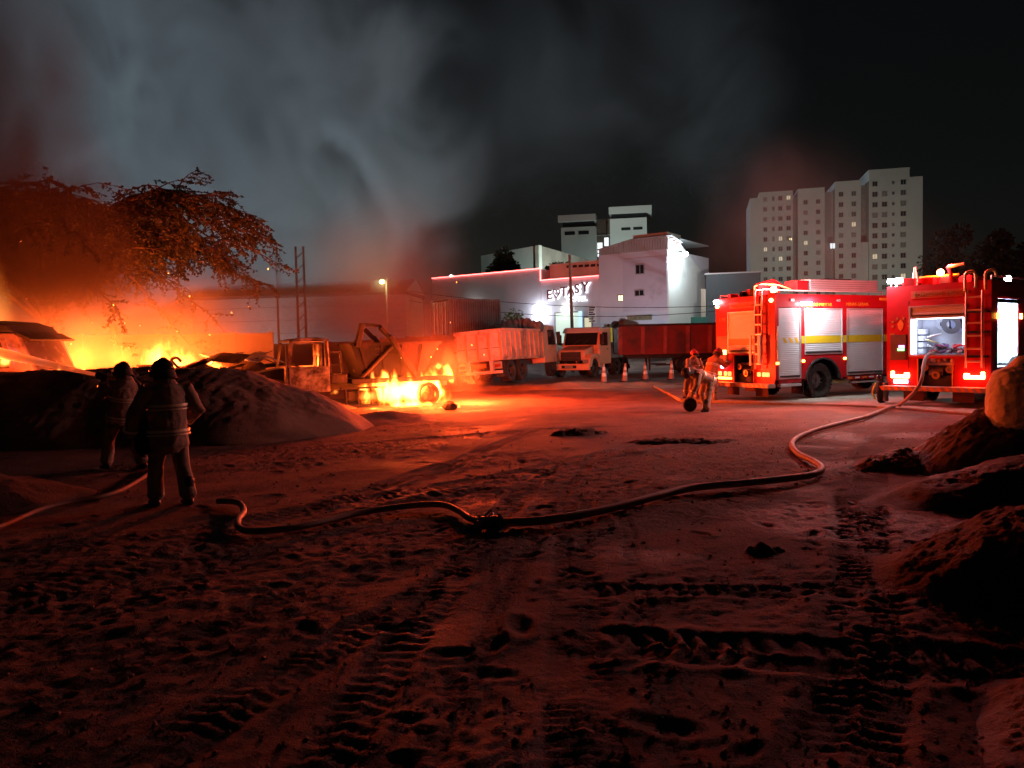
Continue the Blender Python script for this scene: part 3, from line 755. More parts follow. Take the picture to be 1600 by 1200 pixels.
        for k, zz in enumerate((1.25, 1.85, 2.35)):
            q = MB(); q.bb(-0.04, -0.002, -1.2, -0.7, zz, zz + 0.06); q.build('tool_clamp', DARK, T)
    # roof kit
    rf = MB()
    rf.bb(0.0, LB, -W, -W + 0.05, ZT, ZT + 0.06); rf.bb(0.0, LB, W - 0.05, W, ZT, ZT + 0.06); rf.bb(0, 0.05, -W + 0.05, W - 0.05, ZT, ZT + 0.06)
    rf.build('roof_kerb', RED, T)
    MB().bb(0.05, LB, -W + 0.05, W - 0.05, ZT - 0.028, ZT + 0.01).build('roof_deck', mat('tread_plate', (0.3, 0.3, 0.3), 0.5, 0.6), T)
    rl = MB(); rl.tube([(0.15, -1.2, ZT + 0.04), (0.15, -1.2, ZT + 0.17), (LB - 0.2, -1.2, ZT + 0.17), (LB - 0.2, -1.2, ZT + 0.04)], 0.022, 8)
    rl.tube([(0.15, 1.2, ZT + 0.04), (0.15, 1.2, ZT + 0.17), (LB - 0.2, 1.2, ZT + 0.17), (LB - 0.2, 1.2, ZT + 0.04)], 0.022, 8)
    rl.build('roof_rail', SILVER, T, smooth=True)
    rr = random.Random(kind * 7)
    if kind == 1:
        ab = MB().bb(1.45, 4.45, -1.22, -0.7, 3.27, 3.6).build('awning_box', SILVER, T, bev=0.02)
        for k in range(4): MB().bb(1.5, 4.4, -1.226, -1.2215, 3.33 + 0.065 * k, 3.338 + 0.065 * k).build('awning_groove', DARK, ab)
        MB().bb(0.95, 1.4, -1.2, -0.7, 3.27, 3.55).build('roof_box', RED, T, bev=0.02)
        MB().bb(2.2, 3.4, -1.1, -0.85, 3.602, 3.64).build('hatch_lid', DARK, T)
        for k in range(9):
            x_, y_ = rr.uniform(0.15, 0.9), 1.1 - 0.22 * k; h_ = 0.1 + 0.04 * k * rr.uniform(0.6, 1.2)
            MB().box((x_, y_, ZT + 0.02 + h_ / 2), (rr.uniform(0.25, 0.5), 0.2, h_), (0, 0, rr.uniform(-0.3, 0.3))).build('stowed_crate', RED if k % 3 else DARK, T, bev=0.02)
        mb_ = MB(); mb_.tube([(0.5, 0.1, ZT), (0.5, 0.0, 3.5), (0.9, -0.3, 3.62), (1.3, -0.4, 3.4)], 0.045, 8); mb_.build('deck_monitor', RED, T, smooth=True)
        mb_ = MB(); mb_.tube([(-0.02, -0.45, 3.05), (-0.02, -0.45, 3.42), (0.25, -0.5, 3.48), (0.7, -0.7, 3.45), (0.9, -1.0, 3.3)], 0.025, 8); mb_.build('handrail', mat('cream_rail', (0.8, 0.62, 0.25), 0.4), T, smooth=True)
    else:
        for k in range(4):
            y_ = 0.75 - 0.38 * k
            MB().box((0.6 + 0.2 * k, y_, ZT + 0.15), (1.2, 0.3, 0.2), (0, 0, 0.1)).build('stowed_crate', RED if k != 2 else DARK, T, bev=0.02)
        MB().tube([(0.4, 0.6, 3.34), (0.6, -0.3, 3.36)], 0.04, 8).build('stowed_pole', YEL, T, smooth=True)
        mb_ = MB(); mb_.tube([(0.3, -0.25, ZT), (0.3, -0.22, 3.4), (0.3, -0.15, 3.58)], 0.05, 8); mo = mb_.build('deck_monitor', RED, T, smooth=True)
        MB().cyl((0.3, -0.18, 3.56), (0.15, -0.6, 3.6), 0.05, 0.035, 10).build('monitor_nozzle', mat('brass', (0.5, 0.3, 0.1), 0.4, 0.8), mo)
        cn = MB(); cn.lathe([(0.1, 0), (0.1, 0.02), (0.085, 0.04), (0.025, 0.5), (0.001, 0.51)], 14, Matrix.Translation((0.2, 0.62, ZT + 0.04))); cn.build('stowed_cone', mat('cone_white', (0.62, 0.45, 0.38), 0.6), T)
    # corner beacons and lamps
    def lamp(p, r, mt, name='beacon'):
        return MB().ell(p, (r, r, r), 12, 8).build(name, mt, T, smooth=True)
    if kind == 1:
        for yy, zz, rad in ((1.15, 2.9, 0.06), (-1.12, 2.96, 0.06)): lamp((-0.03, yy, zz), rad, LAMP_REDC)
        bh = MB().bb(-0.01, 0.2, -0.98, -1.24, ZT + 0.061, ZT + 0.1).build('beacon_base', DARK, T)
        lamp((0.09, -1.1, ZT + 0.19), 0.1, LAMP_REDC)
        point('beacon_light', (0.2, -1.08, ZT + 0.5), 1350, (1, 0.075, 0.065), 0.06, T)
        point('beacon_light', (0.5, 0.5, ZT + 0.45), 55, (1, 0.04, 0.02), 0.06, T)
        point('beacon_light', (-0.5, 1.35, 2.95), 10, (1, 0.05, 0.02), 0.06, T)
        sl_ = MB().bb(-0.12, -0.02, 1.05, 1.22, 2.98, 3.1).build('added_rear_lamp', LAMP_WHT, T, bev=0.02)  # added lamp, with the beam below, to brighten the parked trucks
        spot('added_truck_fill', (-0.15, 1.15, 3.05), (4.0, 16.0, 2.2), 2100, (1.0, 0.86, 0.78), 60, 0.7, 0.05, T)
        # side amber markers
        for xx, zz in ((0.06, 1.08), (1.12, 1.12), (2.9, 1.15)): MB().bb(xx - 0.05, xx + 0.05, -W - 0.03, -W - 0.002, zz, zz + 0.07).build('marker_lamp', LAMP_AMB, T, bev=0.01)
        # white flood over the middle shutter
        wl = MB(); wl.bb(1.02, 1.4, -W - 0.1, -W - 0.002, 2.82, 2.9); wl.build('scene_lamp', LAMP_WHT, T, bev=0.015)
        spot('scene_light', (1.25, -W - 0.35, 3.05), (1.9, -W + 0.2, 1.9), 280, (0.93, 0.95, 1.0), 130, 0.8, 0.05, T)
        point('scene_light', (1.2, -W - 0.3, 2.86), 26, (0.93, 0.95, 1.0), 0.05, T)
        for xx in (0.6, 2.55): MB().bb(xx, xx + 0.14, -W - 0.03, -W - 0.002, 2.93, 3.0).build('side_camera', SILVER, T)
        text_mesh('BOMBEIRO MILITAR', 0.135, 0.003, GOLD, 'lettering', T, (1.02, -W - 0.006, 2.79), (R(90), 0, 0), xs=1.12)
        text_mesh('MINAS GERAIS', 0.135, 0.003, GOLD, 'lettering', T, (2.98, -W - 0.006, 2.81), (R(90), 0, 0), xs=1.15)
        MB().bb(4.5, 4.85, -W - 0.012, -W - 0.001, 2.98, 3.06).build('reflector', GOLD, T)
        s1 = shutter(T, 'y', 0.17, 1.01, 0.68, 2.69, -W + 0.03, 'roller_shutter', SHUT)
        s2 = shutter(T, 'y', 1.23, 2.79, 1.37, 2.69, -W + 0.03, 'roller_shutter', SHUT)
        s3 = shutter(T, 'y', 3.04, 4.64, 0.7, 2.69, -W + 0.03, 'roller_shutter', SHUT)
        for a, b in ((1.235, 2.785), (3.045, 4.635)): MB().bb(a, b, -W + 0.016, -W + 0.019, 1.68, 1.9).build('yellow_stripe', YEL, T)
        for a, b in ((1.052, 1.19), (2.835, 3.0), (4.69, 4.88)): MB().bb(a, b, -W - 0.004, -W - 0.001, 1.68, 1.9).build('yellow_stripe', YEL, T)
        for k in range(3): MB().prism([(0.3 + 0.24 * k, 1.86), (0.4 + 0.24 * k, 1.86), (0.5 + 0.24 * k, 1.7), (0.4 + 0.24 * k, 1.7)], -W + 0.016, -W + 0.019, 'y').build('yellow_dash', YEL, T)
        MB().bb(0.03, 0.1, -W - 0.05, -W - 0.002, 1.2, 2.2).build('grab_rail', SILVER, T, bev=0.01)
        MB().bb(0.15, 1.0, -W - 0.05, -W + 0.1, 0.42, 0.5).build('side_step', SILVER, T, bev=0.01)
        MB().bb(3.3, 4.6, -W + 0.05, -W + 0.2, 0.4, 0.46).build('side_step', SILVER, T, bev=0.01)
        MB().ell((2.95, -1.0, 0.47), (0.3, 0.12, 0.07), 10, 6).build('hose_bundle', mat('hose_tan', (0.45, 0.35, 0.15), 0.8), T, smooth=True)
        # mast light at the front of the roof
    else:
        ms = MB(); ms.tube([(0.12, 1.05, ZT), (0.12, 1.05, 3.28)], 0.03, 8); mo = ms.build('lamp_mast', WHITE, T)
        for yy in (0.98, 1.18): MB().bb(0.04, 0.16, yy - 0.08, yy + 0.08, 3.24, 3.36).build('work_lamp', LAMP_WHT, mo, bev=0.02)
        point('work_light', (-0.15, 1.25, 3.35), 90, (0.95, 0.97, 1.0), 0.05, T)
        spot('added_yard_fill', (-0.2, 1.1, 3.42), (-7.5, 4.2, 0.0), 1150, (1.0, 0.5, 0.41), 105, 0.7, 0.06, T)  # added beam that brightens the yard and the firefighters
        MB().ell((0.1, -0.05, 3.42), (0.09, 0.09, 0.09), 12, 8).build('beacon', LAMP_REDC, T, smooth=True)
        point('beacon_light', (0.3, -0.05, 3.75), 950, (1, 0.07, 0.06), 0.08, T)
        # lit side locker
        so_ = MB(); so_.bb(0.45, 1.92, -W + 0.55, -W + 0.57, 1.0, 2.7); so_.bb(0.43, 0.45, -W + 0.02, -W + 0.57, 1.0, 2.7); so_.bb(1.92, 1.94, -W + 0.02, -W + 0.57, 1.0, 2.7); so_.bb(0.45, 1.92, -W + 0.02, -W + 0.55, 0.98, 1.0); so_.bb(0.45, 1.92, -W + 0.02, -W + 0.55, 2.7, 2.72)
        lk = so_.build('side_locker', mat('locker_white', (0.7, 0.74, 0.8), 0.6), T)
        for xx in (0.5, 1.84): MB().bb(xx, xx + 0.03, -W + 0.06, -W + 0.1, 1.1, 2.6).build('led_strip', LAMP_STRIP, lk)
        point('side_locker_light', (1.15, -W + 0.1, 2.45), 55, (0.68, 0.82, 1.0), 0.05, T)
        point('side_locker_light', (1.15, -W + 0.1, 1.5), 40, (0.68, 0.82, 1.0), 0.05, T)
        MB().bb(0.47, 1.9, -W - 0.03, -W + 0.02, 2.6, 2.69).build('rolled_shutter', DARK, T)
        for xx in (0.36, 2.02): MB().bb(xx - 0.03, xx + 0.03, -W - 0.06, -W - 0.002, 2.2, 2.34).build('marker_lamp', LAMP_AMB, T, bev=0.01)
    # crew cab (mostly hidden by the body)
    cb = MB(); cb.prism([(LB + 0.08, 0.75), (7.5, 0.75), (7.55, 1.6), (7.25, 2.75), (LB + 0.08, 2.85)], -1.18, 1.18, 'y'); cbo = cb.build('cab', RED, T, bev=0.05)
    for s in (-1, 1):
        for a, b in ((5.15, 6.0), (6.15, 7.1)):
            MB().prism([(a, 1.65), (b, 1.65), (b - 0.12 if b > 7 else b, 2.5), (a, 2.55)], s * 1.181, s * 1.19, 'y').build('side_window', GLASS, cbo)
    MB().add([(7.575, -1.0, 1.68), (7.575, 1.0, 1.68), (7.3, 1.0, 2.65), (7.3, -1.0, 2.65)], [(0, 1, 2, 3)]).build('windscreen', GLASS, cbo)
    MB().bb(7.5, 7.75, -1.2, 1.2, 0.45, 0.8).build('front_bumper', WHITE, T, bev=0.03)
    return T

d1 = Vector((math.cos(R(27)), math.sin(R(27)), 0)); n1 = Vector((-d1.y, d1.x, 0))
P1 = Vector((7.7, 22.4, 0.06)) + n1 * 1.25
FE1 = fire_engine(P1, R(27), 'red fire engine with three white roller shutters, seen from its rear corner', 1)
d2 = Vector((math.cos(R(40)), math.sin(R(40)), 0)); n2 = Vector((-d2.y, d2.x, 0))
P2 = Vector((11.68, 18.7, 0.06)) + n2 * 1.25
FE2 = fire_engine(P2, R(40), 'fire engine seen from behind with an open lit rear locker full of hoses', 2)
SKM = mat('scorched_skip', (0.035, 0.022, 0.02), 0.85, 0.2, 0.4, 1.5, (0.07, 0.035, 0.028), 0.3, bump=0.4, bscale=15)
# ------------------------------------------------------------------ burnt skip-loader truck (local +x forward)
BT_A = R(205)
BW = Vector((-2.80, 25.5, 0))                    # rear near wheel
bd = Vector((math.cos(BT_A), math.sin(BT_A), 0)); bl = Vector((-bd.y, bd.x, 0))   # bl: truck's left, toward the camera
B0 = BW - bl * 1.05
T = empty('skip_loader_truck', (B0.x, B0.y, -0.06), BT_A, 'burnt-out skip loader truck with flames around its rear wheel', 'truck')
MB().bb(-0.9, 4.6, 0.3, 0.45, 0.62, 0.82).build('chassis_rail', BURNT, T)
MB().bb(-0.9, 4.6, -0.45, -0.3, 0.62, 0.82).build('chassis_rail', BURNT, T)
for s in (-1, 1):
    wheel(T, (0, s * 1.05, 0.4), 0.5, 0.32, s, BURNT, BURNT, burnt=True)
    wheel(T, (4.25, s * 1.0, 0.38), 0.5, 0.28, s, BURNT, BURNT, burnt=True)
MB().cyl((0, -1, 0.4), (0, 1, 0.4), 0.09).build('axle', BURNT, T)
# cab shell: x 3.2..4.55, open windows
cb = MB(); zc0, zw, zr = 0.62, 1.42, 2.3
for s in (-1, 1):
    y0, y1 = s * 1.02, s * 1.07
    cb.bb(3.22, 4.55, y0, y1, zc0, zw)
    cb.beam((4.52, s * 1.045, zw), (4.36, s * 1.0, zr - 0.02), 0.05, 0.07); cb.beam((3.27, s * 1.045, zw), (3.3, s * 1.0, zr - 0.02), 0.05, 0.12)
cb.bb(3.22, 3.27, -1.02, 1.02, zc0, 1.2); cb.bb(3.22, 3.27, -1.02, -0.4, 1.2, 2.2); cb.bb(3.22, 3.27, 0.55, 1.02, 1.2, 2.2)
cbo = cb.build('cab_shell', ASHW, T)
rf = MB(); rf.prism([(3.2, 2.26), (3.6, 2.33), (4.2, 2.31), (4.44, 2.24), (4.42, 2.2), (3.2, 2.2)], -1.06, 1.06, 'y'); rf.build('cab_roof', ASHW, T, bev=0.03)
dr = MB(); dr.bb(3.45, 4.46, 1.071, 1.095, 0.68, 1.4); dr.bb(3.45, 3.5, 1.071, 1.095, 1.4, 2.18); dr.bb(3.5, 4.38, 1.071, 1.095, 2.12, 2.18)
dr.beam((4.44, 1.083, 1.4), (4.34, 1.083, 2.16), 0.024, 0.05)
dro = dr.build('door', ASHW, T); MB().bb(3.56, 3.7, 1.096, 1.12, 1.22, 1.27).build('handle', BURNT, dro)
MB().bb(4.5, 4.56, 1.1, 1.22, 1.5, 2.1).build('mirror', BURNT, T)
st = MB()
for y in (-0.5, 0.45): st.bb(3.45, 3.9, y - 0.22, y + 0.22, 0.95, 1.1); st.beam((3.45, y - 0.2, 1.1), (3.34, y - 0.2, 1.75), 0.03, 0.03); st.beam((3.45, y + 0.2, 1.1), (3.34, y + 0.2, 1.75), 0.03, 0.03); st.beam((3.34, y - 0.2, 1.75), (3.34, y + 0.2, 1.75), 0.03, 0.03)
st.build('seat_frame', BURNT, T)
MB().lathe([(0.2, 0), (0.215, 0.015), (0.2, 0.03), (0.185, 0.015), (0.2, 0)], 18, Matrix.Translation((4.1, 0.45, 1.4)) @ Matrix.Rotation(R(-35), 4, 'Y')).build('steering_wheel', BURNT, T)
hd = MB(); hd.prism([(4.55, 0.6), (5.85, 0.55), (5.95, 0.95), (5.8, 1.18), (4.55, 1.4)], -0.75, 0.75, 'y'); hd.build('bonnet', BURNT, T, bev=0.05)
for s in (-1, 1):
    fm = MB()
    for k in range(8):
        a0, a1 = R(180 * k / 8), R(180 * (k + 1) / 8)
        fm.beam((4.95 + 0.62 * math.cos(a0), s * 0.92, 0.45 + 0.6 * math.sin(a0)), (4.95 + 0.62 * math.cos(a1), s * 0.92, 0.45 + 0.6 * math.sin(a1)), 0.04, 0.34, (0, 1, 0))
    fm.build('mudguard', BURNT, T)
MB().bb(6.0, 6.12, -1.05, 1.05, 0.45, 0.65).build('front_bumper', BURNT, T, bev=0.02)
# batteries, tank frame and hydraulics behind the cab
fr = MB()
for x in (1.5, 1.9, 2.3, 2.7): fr.bb(x, x + 0.05, 1.0, 1.05, 0.1, 0.7)
fr.bb(1.4, 2.9, 0.98, 1.06, 0.66, 0.72); fr.bb(1.4, 2.9, 0.98, 1.06, 0.1, 0.16); fr.build('side_guard', SKM, T)
MB().bb(1.6, 2.7, 0.6, 0.95, 0.25, 0.6).build('fuel_tank', BURNT, T, bev=0.08)
ck = MB()
for x in (2.75, 3.12): ck.beam((x, 0.75, 1.15), (x + 0.06, 0.75, 1.85), 0.07, 0.07)
ck.beam((2.8, 0.75, 1.85), (3.2, 0.75, 1.85), 0.07, 0.07); ck.beam((2.78, 0.75, 1.45), (3.15, 0.75, 1.45), 0.05, 0.05); ck.build('control_frame', BURNT, T)
MB().bb(2.65, 3.18, 0.2, 1.0, 0.85, 1.15).build('hydraulic_tank', BURNT, T, bev=0.04)
# bed and lifting arms
MB().bb(-0.9, 2.55, -1.1, 1.1, 0.83, 0.98).build('bed', SKM, T, bev=0.02)
for s in (-1, 1):
    am = MB(); am.beam((0.35, s * 1.0, 0.95), (1.25, s * 1.0, 2.35), 0.14, 0.26, (0, 1, 0)); am.beam((1.25, s * 1.0, 2.3), (1.55, s * 1.0, 2.62), 0.13, 0.2, (0, 1, 0))
    am.build('lifting_arm', SKM, T, bev=0.02)
    MB().cyl((2.2, s * 0.95, 1.0), (1.15, s * 0.95, 2.0), 0.06).build('hydraulic_ram', BURNT, T)
MB().beam((2.05, 0.9, 2.72), (1.5, 0.95, 2.66), 0.08, 0.1).build('cross_link', BURNT, T)
MB().beam((2.3, 0.9, 2.0), (2.1, 0.9, 2.75), 0.16, 0.26, (0, 1, 0)).build('boom_head', BURNT, T, bev=0.02)
# the skip it carries
K = empty('waste_skip', (B0.x, B0.y, -0.06), BT_A, 'dark scorched waste skip sitting on the burnt truck bed', 'skip')
sk = MB()
xa0, xa1, xb0, xb1, z0, z1 = 0.15, 2.1, -0.55, 2.5, 0.985, 2.12
o_ = [(xa0, z0), (xa1, z0), (xb1, z1), (xb0, z1)]; i_ = [(xa0 + 0.05, z0 + 0.05), (xa1 - 0.05, z0 + 0.05), (xb1 - 0.07, z1), (xb0 + 0.07, z1)]
for s in (-1, 1): MB().prism(o_, s * 0.83, s * 0.88, 'y').build('side_plate', SKM, K)
MB().prism([o_[0], i_[0], i_[3], o_[3]], -0.83, 0.83, 'y').build('end_plate', SKM, K)
MB().prism([o_[1], o_[2], i_[2], i_[1]], -0.83, 0.83, 'y').build('end_plate', SKM, K)
MB().prism([o_[0], o_[1], i_[1], i_[0]], -0.83, 0.83, 'y').build('floor_plate', SKM, K)
for k in range(4):
    x = 0.3 + k * 0.55; MB().beam((x, 0.9, 1.05), (x + (x - 1.1) * 0.3, 0.9, 2.05), 0.05, 0.06).build('rib', SKM, K)
for s in (-1, 1): MB().bb(xb0 - 0.02, xb1 + 0.02, s * 0.89, s * 0.95, 2.05, 2.13).build('rim_rail', SKM, K)
for k in range(2): MB().bb(0.9, 1.7, 0.881, 0.9, 1.72 + k * 0.2, 1.76 + k * 0.2).build('plate_ledge', BURNT, K)

# ------------------------------------------------------------------ burning truck cab at the left edge (local +x forward = toward the right)
C0 = at(-6, 610, 22.0)
T = empty('burning_truck', (C0.x, C0.y + 1.1, 0.0), 0.0, 'burning truck cab with arched roof at the left edge behind the sand bank', 'truck')
PINK = mat('scorched_pink_paint', (0.5, 0.3, 0.34), 0.6, 0, 0.3, 1.6, (0.16, 0.08, 0.06), 0.35)
hw_ = 1.12
sh = MB(); sh.prism([(-1.9, 0.7), (1.12, 0.7), (1.1, 1.45), (0.62, 2.55), (-1.9, 2.6)], -hw_ + 0.05, hw_, 'y'); sh.build('cab_shell', PINK, T, bev=0.04)
rf = MB(); pr = [(-1.95, 2.6), (0.6, 2.58), (0.38, 2.78), (-0.1, 2.93), (-0.7, 2.98), (-1.5, 2.86), (-1.95, 2.78)]
rf.prism(pr, -hw_ - 0.03, hw_ + 0.03, 'y'); rf.build('roof_cap', mat('charred_roof', (0.06, 0.05, 0.05), 0.7, 0, 0.3, 2), T, bev=0.05)
dr = MB(); dr.prism([(-0.75, 0.85), (0.55, 0.85), (0.6, 1.5), (0.33, 2.38), (-0.75, 2.42)], -hw_ + 0.02, -hw_ + 0.049, 'y'); dro = dr.build('door', PINK, T, bev=0.012)
MB().prism([(-0.65, 1.55), (0.42, 1.55), (0.2, 2.3), (-0.65, 2.33)], -hw_ + 0.012, -hw_ + 0.019, 'y').build('window', mat('sooty_glass', (0.12, 0.07, 0.07), 0.25), dro)
MB().bb(-0.68, -0.5, -hw_ - 0.01, -hw_ + 0.019, 1.36, 1.42).build('handle', BURNT, dro)
MB().prism([(0.7, 0.9), (1.05, 0.9), (1.0, 1.42), (0.66, 2.2), (0.5, 2.3)], -hw_ + 0.03, -hw_ + 0.049, 'y').build('corner_panel', PINK, T)
MB().add([(1.12, -0.95, 1.48), (1.12, 0.95, 1.48), (0.66, 0.9, 2.5), (0.66, -0.9, 2.5)], [(0, 1, 2, 3)]).build('windscreen', mat('sooty_glass', (0.12, 0.07, 0.07), 0.25), T)
for k in range(3): MB().bb(-1.8 + 0.33 * k, -1.77 + 0.33 * k, -hw_ + 0.02, -hw_ + 0.049, 0.8, 2.5).build('panel_seam', BURNT, T)
MB().prism([(0.6, 2.5), (1.05, 2.32), (1.08, 2.37), (0.66, 2.58)], -1.1, 1.1, 'y').build('sun_visor', BURNT, T)
MB().bb(0.42, 0.62, -hw_ - 0.02, -hw_ + 0.018, 1.86, 1.98).build('marker_lamp', emat('hot_spot', (1, 0.62, 0.5), 12), T, bev=0.02)
MB().bb(-3.8, 1.1, -0.5, 0.5, 0.5, 0.7).build('chassis', BURNT, T)
for x in (0.4, -2.9):
    for s in (-1, 1): wheel(T, (x, s * 0.95, 0.47), 0.47, 0.3, s, BURNT, BURNT)

# ------------------------------------------------------------------ orange tipper seen from behind
def rails(mb, x0, x1, z0=0.75, z1=0.95):
    mb.bb(x0, x1, 0.32, 0.46, z0, z1); mb.bb(x0, x1, -0.46, -0.32, z0, z1)
TA = R(65); dd = Vector((math.cos(TA), math.sin(TA), 0)); ln = Vector((-dd.y, dd.x, 0))
Cn = Vector((-0.3, 36.0, 0)); T0 = Cn + ln * 1.25
T = empty('dump_truck', (T0.x, T0.y, 0.12), TA, 'pale orange dump truck loaded with earth, tailgate toward the camera', 'dump truck', rot=(R(-3.5), 0, TA))
mb = MB(); rails(mb, 0.1, 7.3); mb.build('chassis_rail', DARK, T)
ZB0, ZB1 = 1.15, 2.5
fl = MB(); fl.bb(0, 5.0, -1.2, 1.2, ZB0 - 0.12, ZB0); fl.build('bed_floor', ORANGE, T)
tg = MB(); tg.bb(-0.06, 0, -1.25, 1.25, ZB0 - 0.1, ZB1); tgo = tg.build('tailgate', PALEOR, T)
for y in (-1.2, -0.58, 0.03, 0.64, 1.18): MB().bb(-0.12, -0.061, y - 0.045, y + 0.045, ZB0 - 0.08, ZB1 - 0.15).build('tailgate_rib', ORANGE, tgo, bev=0.01)
MB().bb(-0.13, -0.061, -1.27, 1.27, ZB1 - 0.13, ZB1 + 0.02).build('tailgate_rail', PALEOR, tgo, bev=0.01)
for y in (-0.9, -0.28, 0.34, 0.92): MB().bb(-0.068, -0.061, y - 0.22, y + 0.22, 1.62, 1.645).build('tailgate_crease', DARK, tgo)
for z in (1.5, 2.2): MB().bb(-0.16, -0.05, 1.16, 1.3, z, z + 0.1).build('hinge', DARK, tgo)
for s in (-1, 1):
    sd = MB().bb(0.001, 5.0, s * 1.2, s * 1.25, ZB0 - 0.05, ZB1).build('bed_side', ORANGE, T)
    for k in range(9): MB().bb(0.25 + 0.57 * k, 0.33 + 0.57 * k, s * 1.251, s * 1.31, ZB0, ZB1 - 0.1).build('side_rib', ORANGE, sd, bev=0.01)
    MB().bb(0.001, 5.0, s * 1.251, s * 1.32, ZB1 - 0.1, ZB1 + 0.03).build('top_rail', ORANGE, sd, bev=0.01)
MB().bb(4.95, 5.0, -1.19, 1.19, ZB0, ZB1 + 0.25).build('headboard', ORANGE, T)
# load
n_ = 26; V = []; F = []
for i in range(n_):
    for j in range(n_):
        x = 0.03 + 4.9 * i / (n_ - 1); y = -1.19 + 2.38 * j / (n_ - 1)
        z = 2.25 + 0.5 * math.exp(-((x - 1.9) / 1.3) ** 2 - (y / 0.85) ** 2) + 0.05 * math.sin(7 * x + 3 * y) * math.cos(5 * y - 2 * x)
        V.append((x, y, z))
for i in range(n_ - 1):
    for j in range(n_ - 1): F.append((i * n_ + j, (i + 1) * n_ + j, (i + 1) * n_ + j + 1, i * n_ + j + 1))
ldo = MB().add(V, F).build('earth_load', DSAND, smooth=True, loc=(T0.x, T0.y, 0.12)); ldo.rotation_euler = T.rotation_euler
tag(ldo, 'dark earth heaped in the bed of the pale orange dump truck', 'earth')
rb = MB(); rb.bb(-0.2, -0.05, -1.2, 1.2, 0.42, 0.56); rb.build('rear_bumper', PALEOR, T, bev=0.02)
for s in (-1, 1):
    MB().bb(-0.12, 0.05, s * 0.55, s * 0.7, 0.56, 1.03).build('bumper_bracket', PALEOR, T)
    MB().bb(-0.06, 0.0, s * 0.75, s * 1.15, 0.64, 0.98).build('lamp_panel', mat('lamp_panel_grey', (0.35, 0.3, 0.28), 0.6), T)
    MB().bb(-0.09, -0.061, s * 0.8, s * 1.1, 0.72, 0.86).build('tail_lamp', mat('red_lens', (0.3, 0.02, 0.02), 0.3), T)
    for x in (0.95, 2.3): wheel(T, (x, s * 0.95, 0.5), 0.5, 0.5, s)
    wheel(T, (6.3, s * 1.02, 0.5), 0.5, 0.3, s)
    MB().bb(0.2, 0.24, s * 0.7, s * 1.2, 0.25, 0.95).build('mud_flap', BLACK, T)
MB().bb(-0.1, -0.06, -0.35, 0.35, 0.72, 0.9).build('number_plate', mat('orange_plate', (0.55, 0.12, 0.03), 0.5), T)
cb = MB(); cb.prism([(5.15, 0.75), (6.95, 0.75), (7.0, 1.6), (6.75, 2.75), (5.15, 2.8)], -1.2, 1.2, 'y'); cbo = cb.build('cab', ORANGE, T, bev=0.06)
for s in (-1, 1):
    MB().prism([(5.75, 1.7), (6.75, 1.7), (6.6, 2.5), (5.75, 2.5)], s * 1.201, s * 1.212, 'y').build('side_window', GLASS, cbo)
    MB().bb(6.85, 6.95, s * 1.25, s * 1.48, 1.75, 2.4).build('mirror', DARK, cbo, bev=0.03)
# rolled tarpaulin across the bed front
mb = MB(); rr = random.Random(12); pts = [(4.6 + rr.uniform(-0.1, 0.1), -1.35 + 0.27 * k, 2.62 + 0.28 * math.sin(math.pi * k / 10) + rr.uniform(-0.05, 0.05)) for k in range(11)]
mb.tube(catmull(pts, 3), [0.27 + 0.07 * math.sin(k * 1.7) + 0.05 * math.sin(k * 3.1) for k in range(31)], 12)
tb = mb.build('tarpaulin', mat('grey_tarp', (0.2, 0.19, 0.19), 0.85, 0, 0.5, 3, (0.05, 0.05, 0.05), 0.4, bump=0.8, bscale=9), smooth=True, loc=(T0.x, T0.y, 0.12)); tb.rotation_euler = T.rotation_euler
tag(tb, 'crumpled grey tarpaulin over the front of the pale orange dump truck bed', 'tarpaulin')

# ------------------------------------------------------------------ orange bonneted tractor, faces the camera's left
FA = R(240)       # forward (-0.5,-0.866)
fd = Vector((math.cos(FA), math.sin(FA), 0)); fl_ = Vector((-fd.y, fd.x, 0))   # left = toward +x side near corner
N0 = Vector((4.27, 42.0, 0))                    # near front corner (truck's left front)
LT = 6.0
T0 = N0 - fl_ * 1.22 - fd * LT
TORG = mat('bright_orange_cab', (0.86, 0.42, 0.24), 0.45, 0, 0.15, 1.2, (0.4, 0.2, 0.12), 0.22)
T = empty('tractor_truck', (T0.x, T0.y, 0.03), FA, 'orange bonneted truck with a white sun visor coupled to the red tub trailer', 'truck')
mb = MB(); rails(mb, 0.2, LT - 0.3); mb.build('chassis_rail', DARK, T)
bn = MB()
bn.prism([(4.45, 0.95), (5.7, 0.95), (5.85, 1.3), (5.7, 1.52), (4.45, 1.78)], -0.82, 0.82, 'y'); bno = bn.build('bonnet', TORG, T, bev=0.07, seg=3)
gr = MB().bb(5.8, 5.86, -0.62, 0.62, 0.92, 1.42).build('grille', DARK, bno, bev=0.03)
for k in range(6): MB().bb(5.861, 5.88, -0.58, 0.58, 0.97 + 0.075 * k, 0.995 + 0.075 * k).build('grille_bar', mat('grille_grey', (0.1, 0.09, 0.09), 0.5), gr)
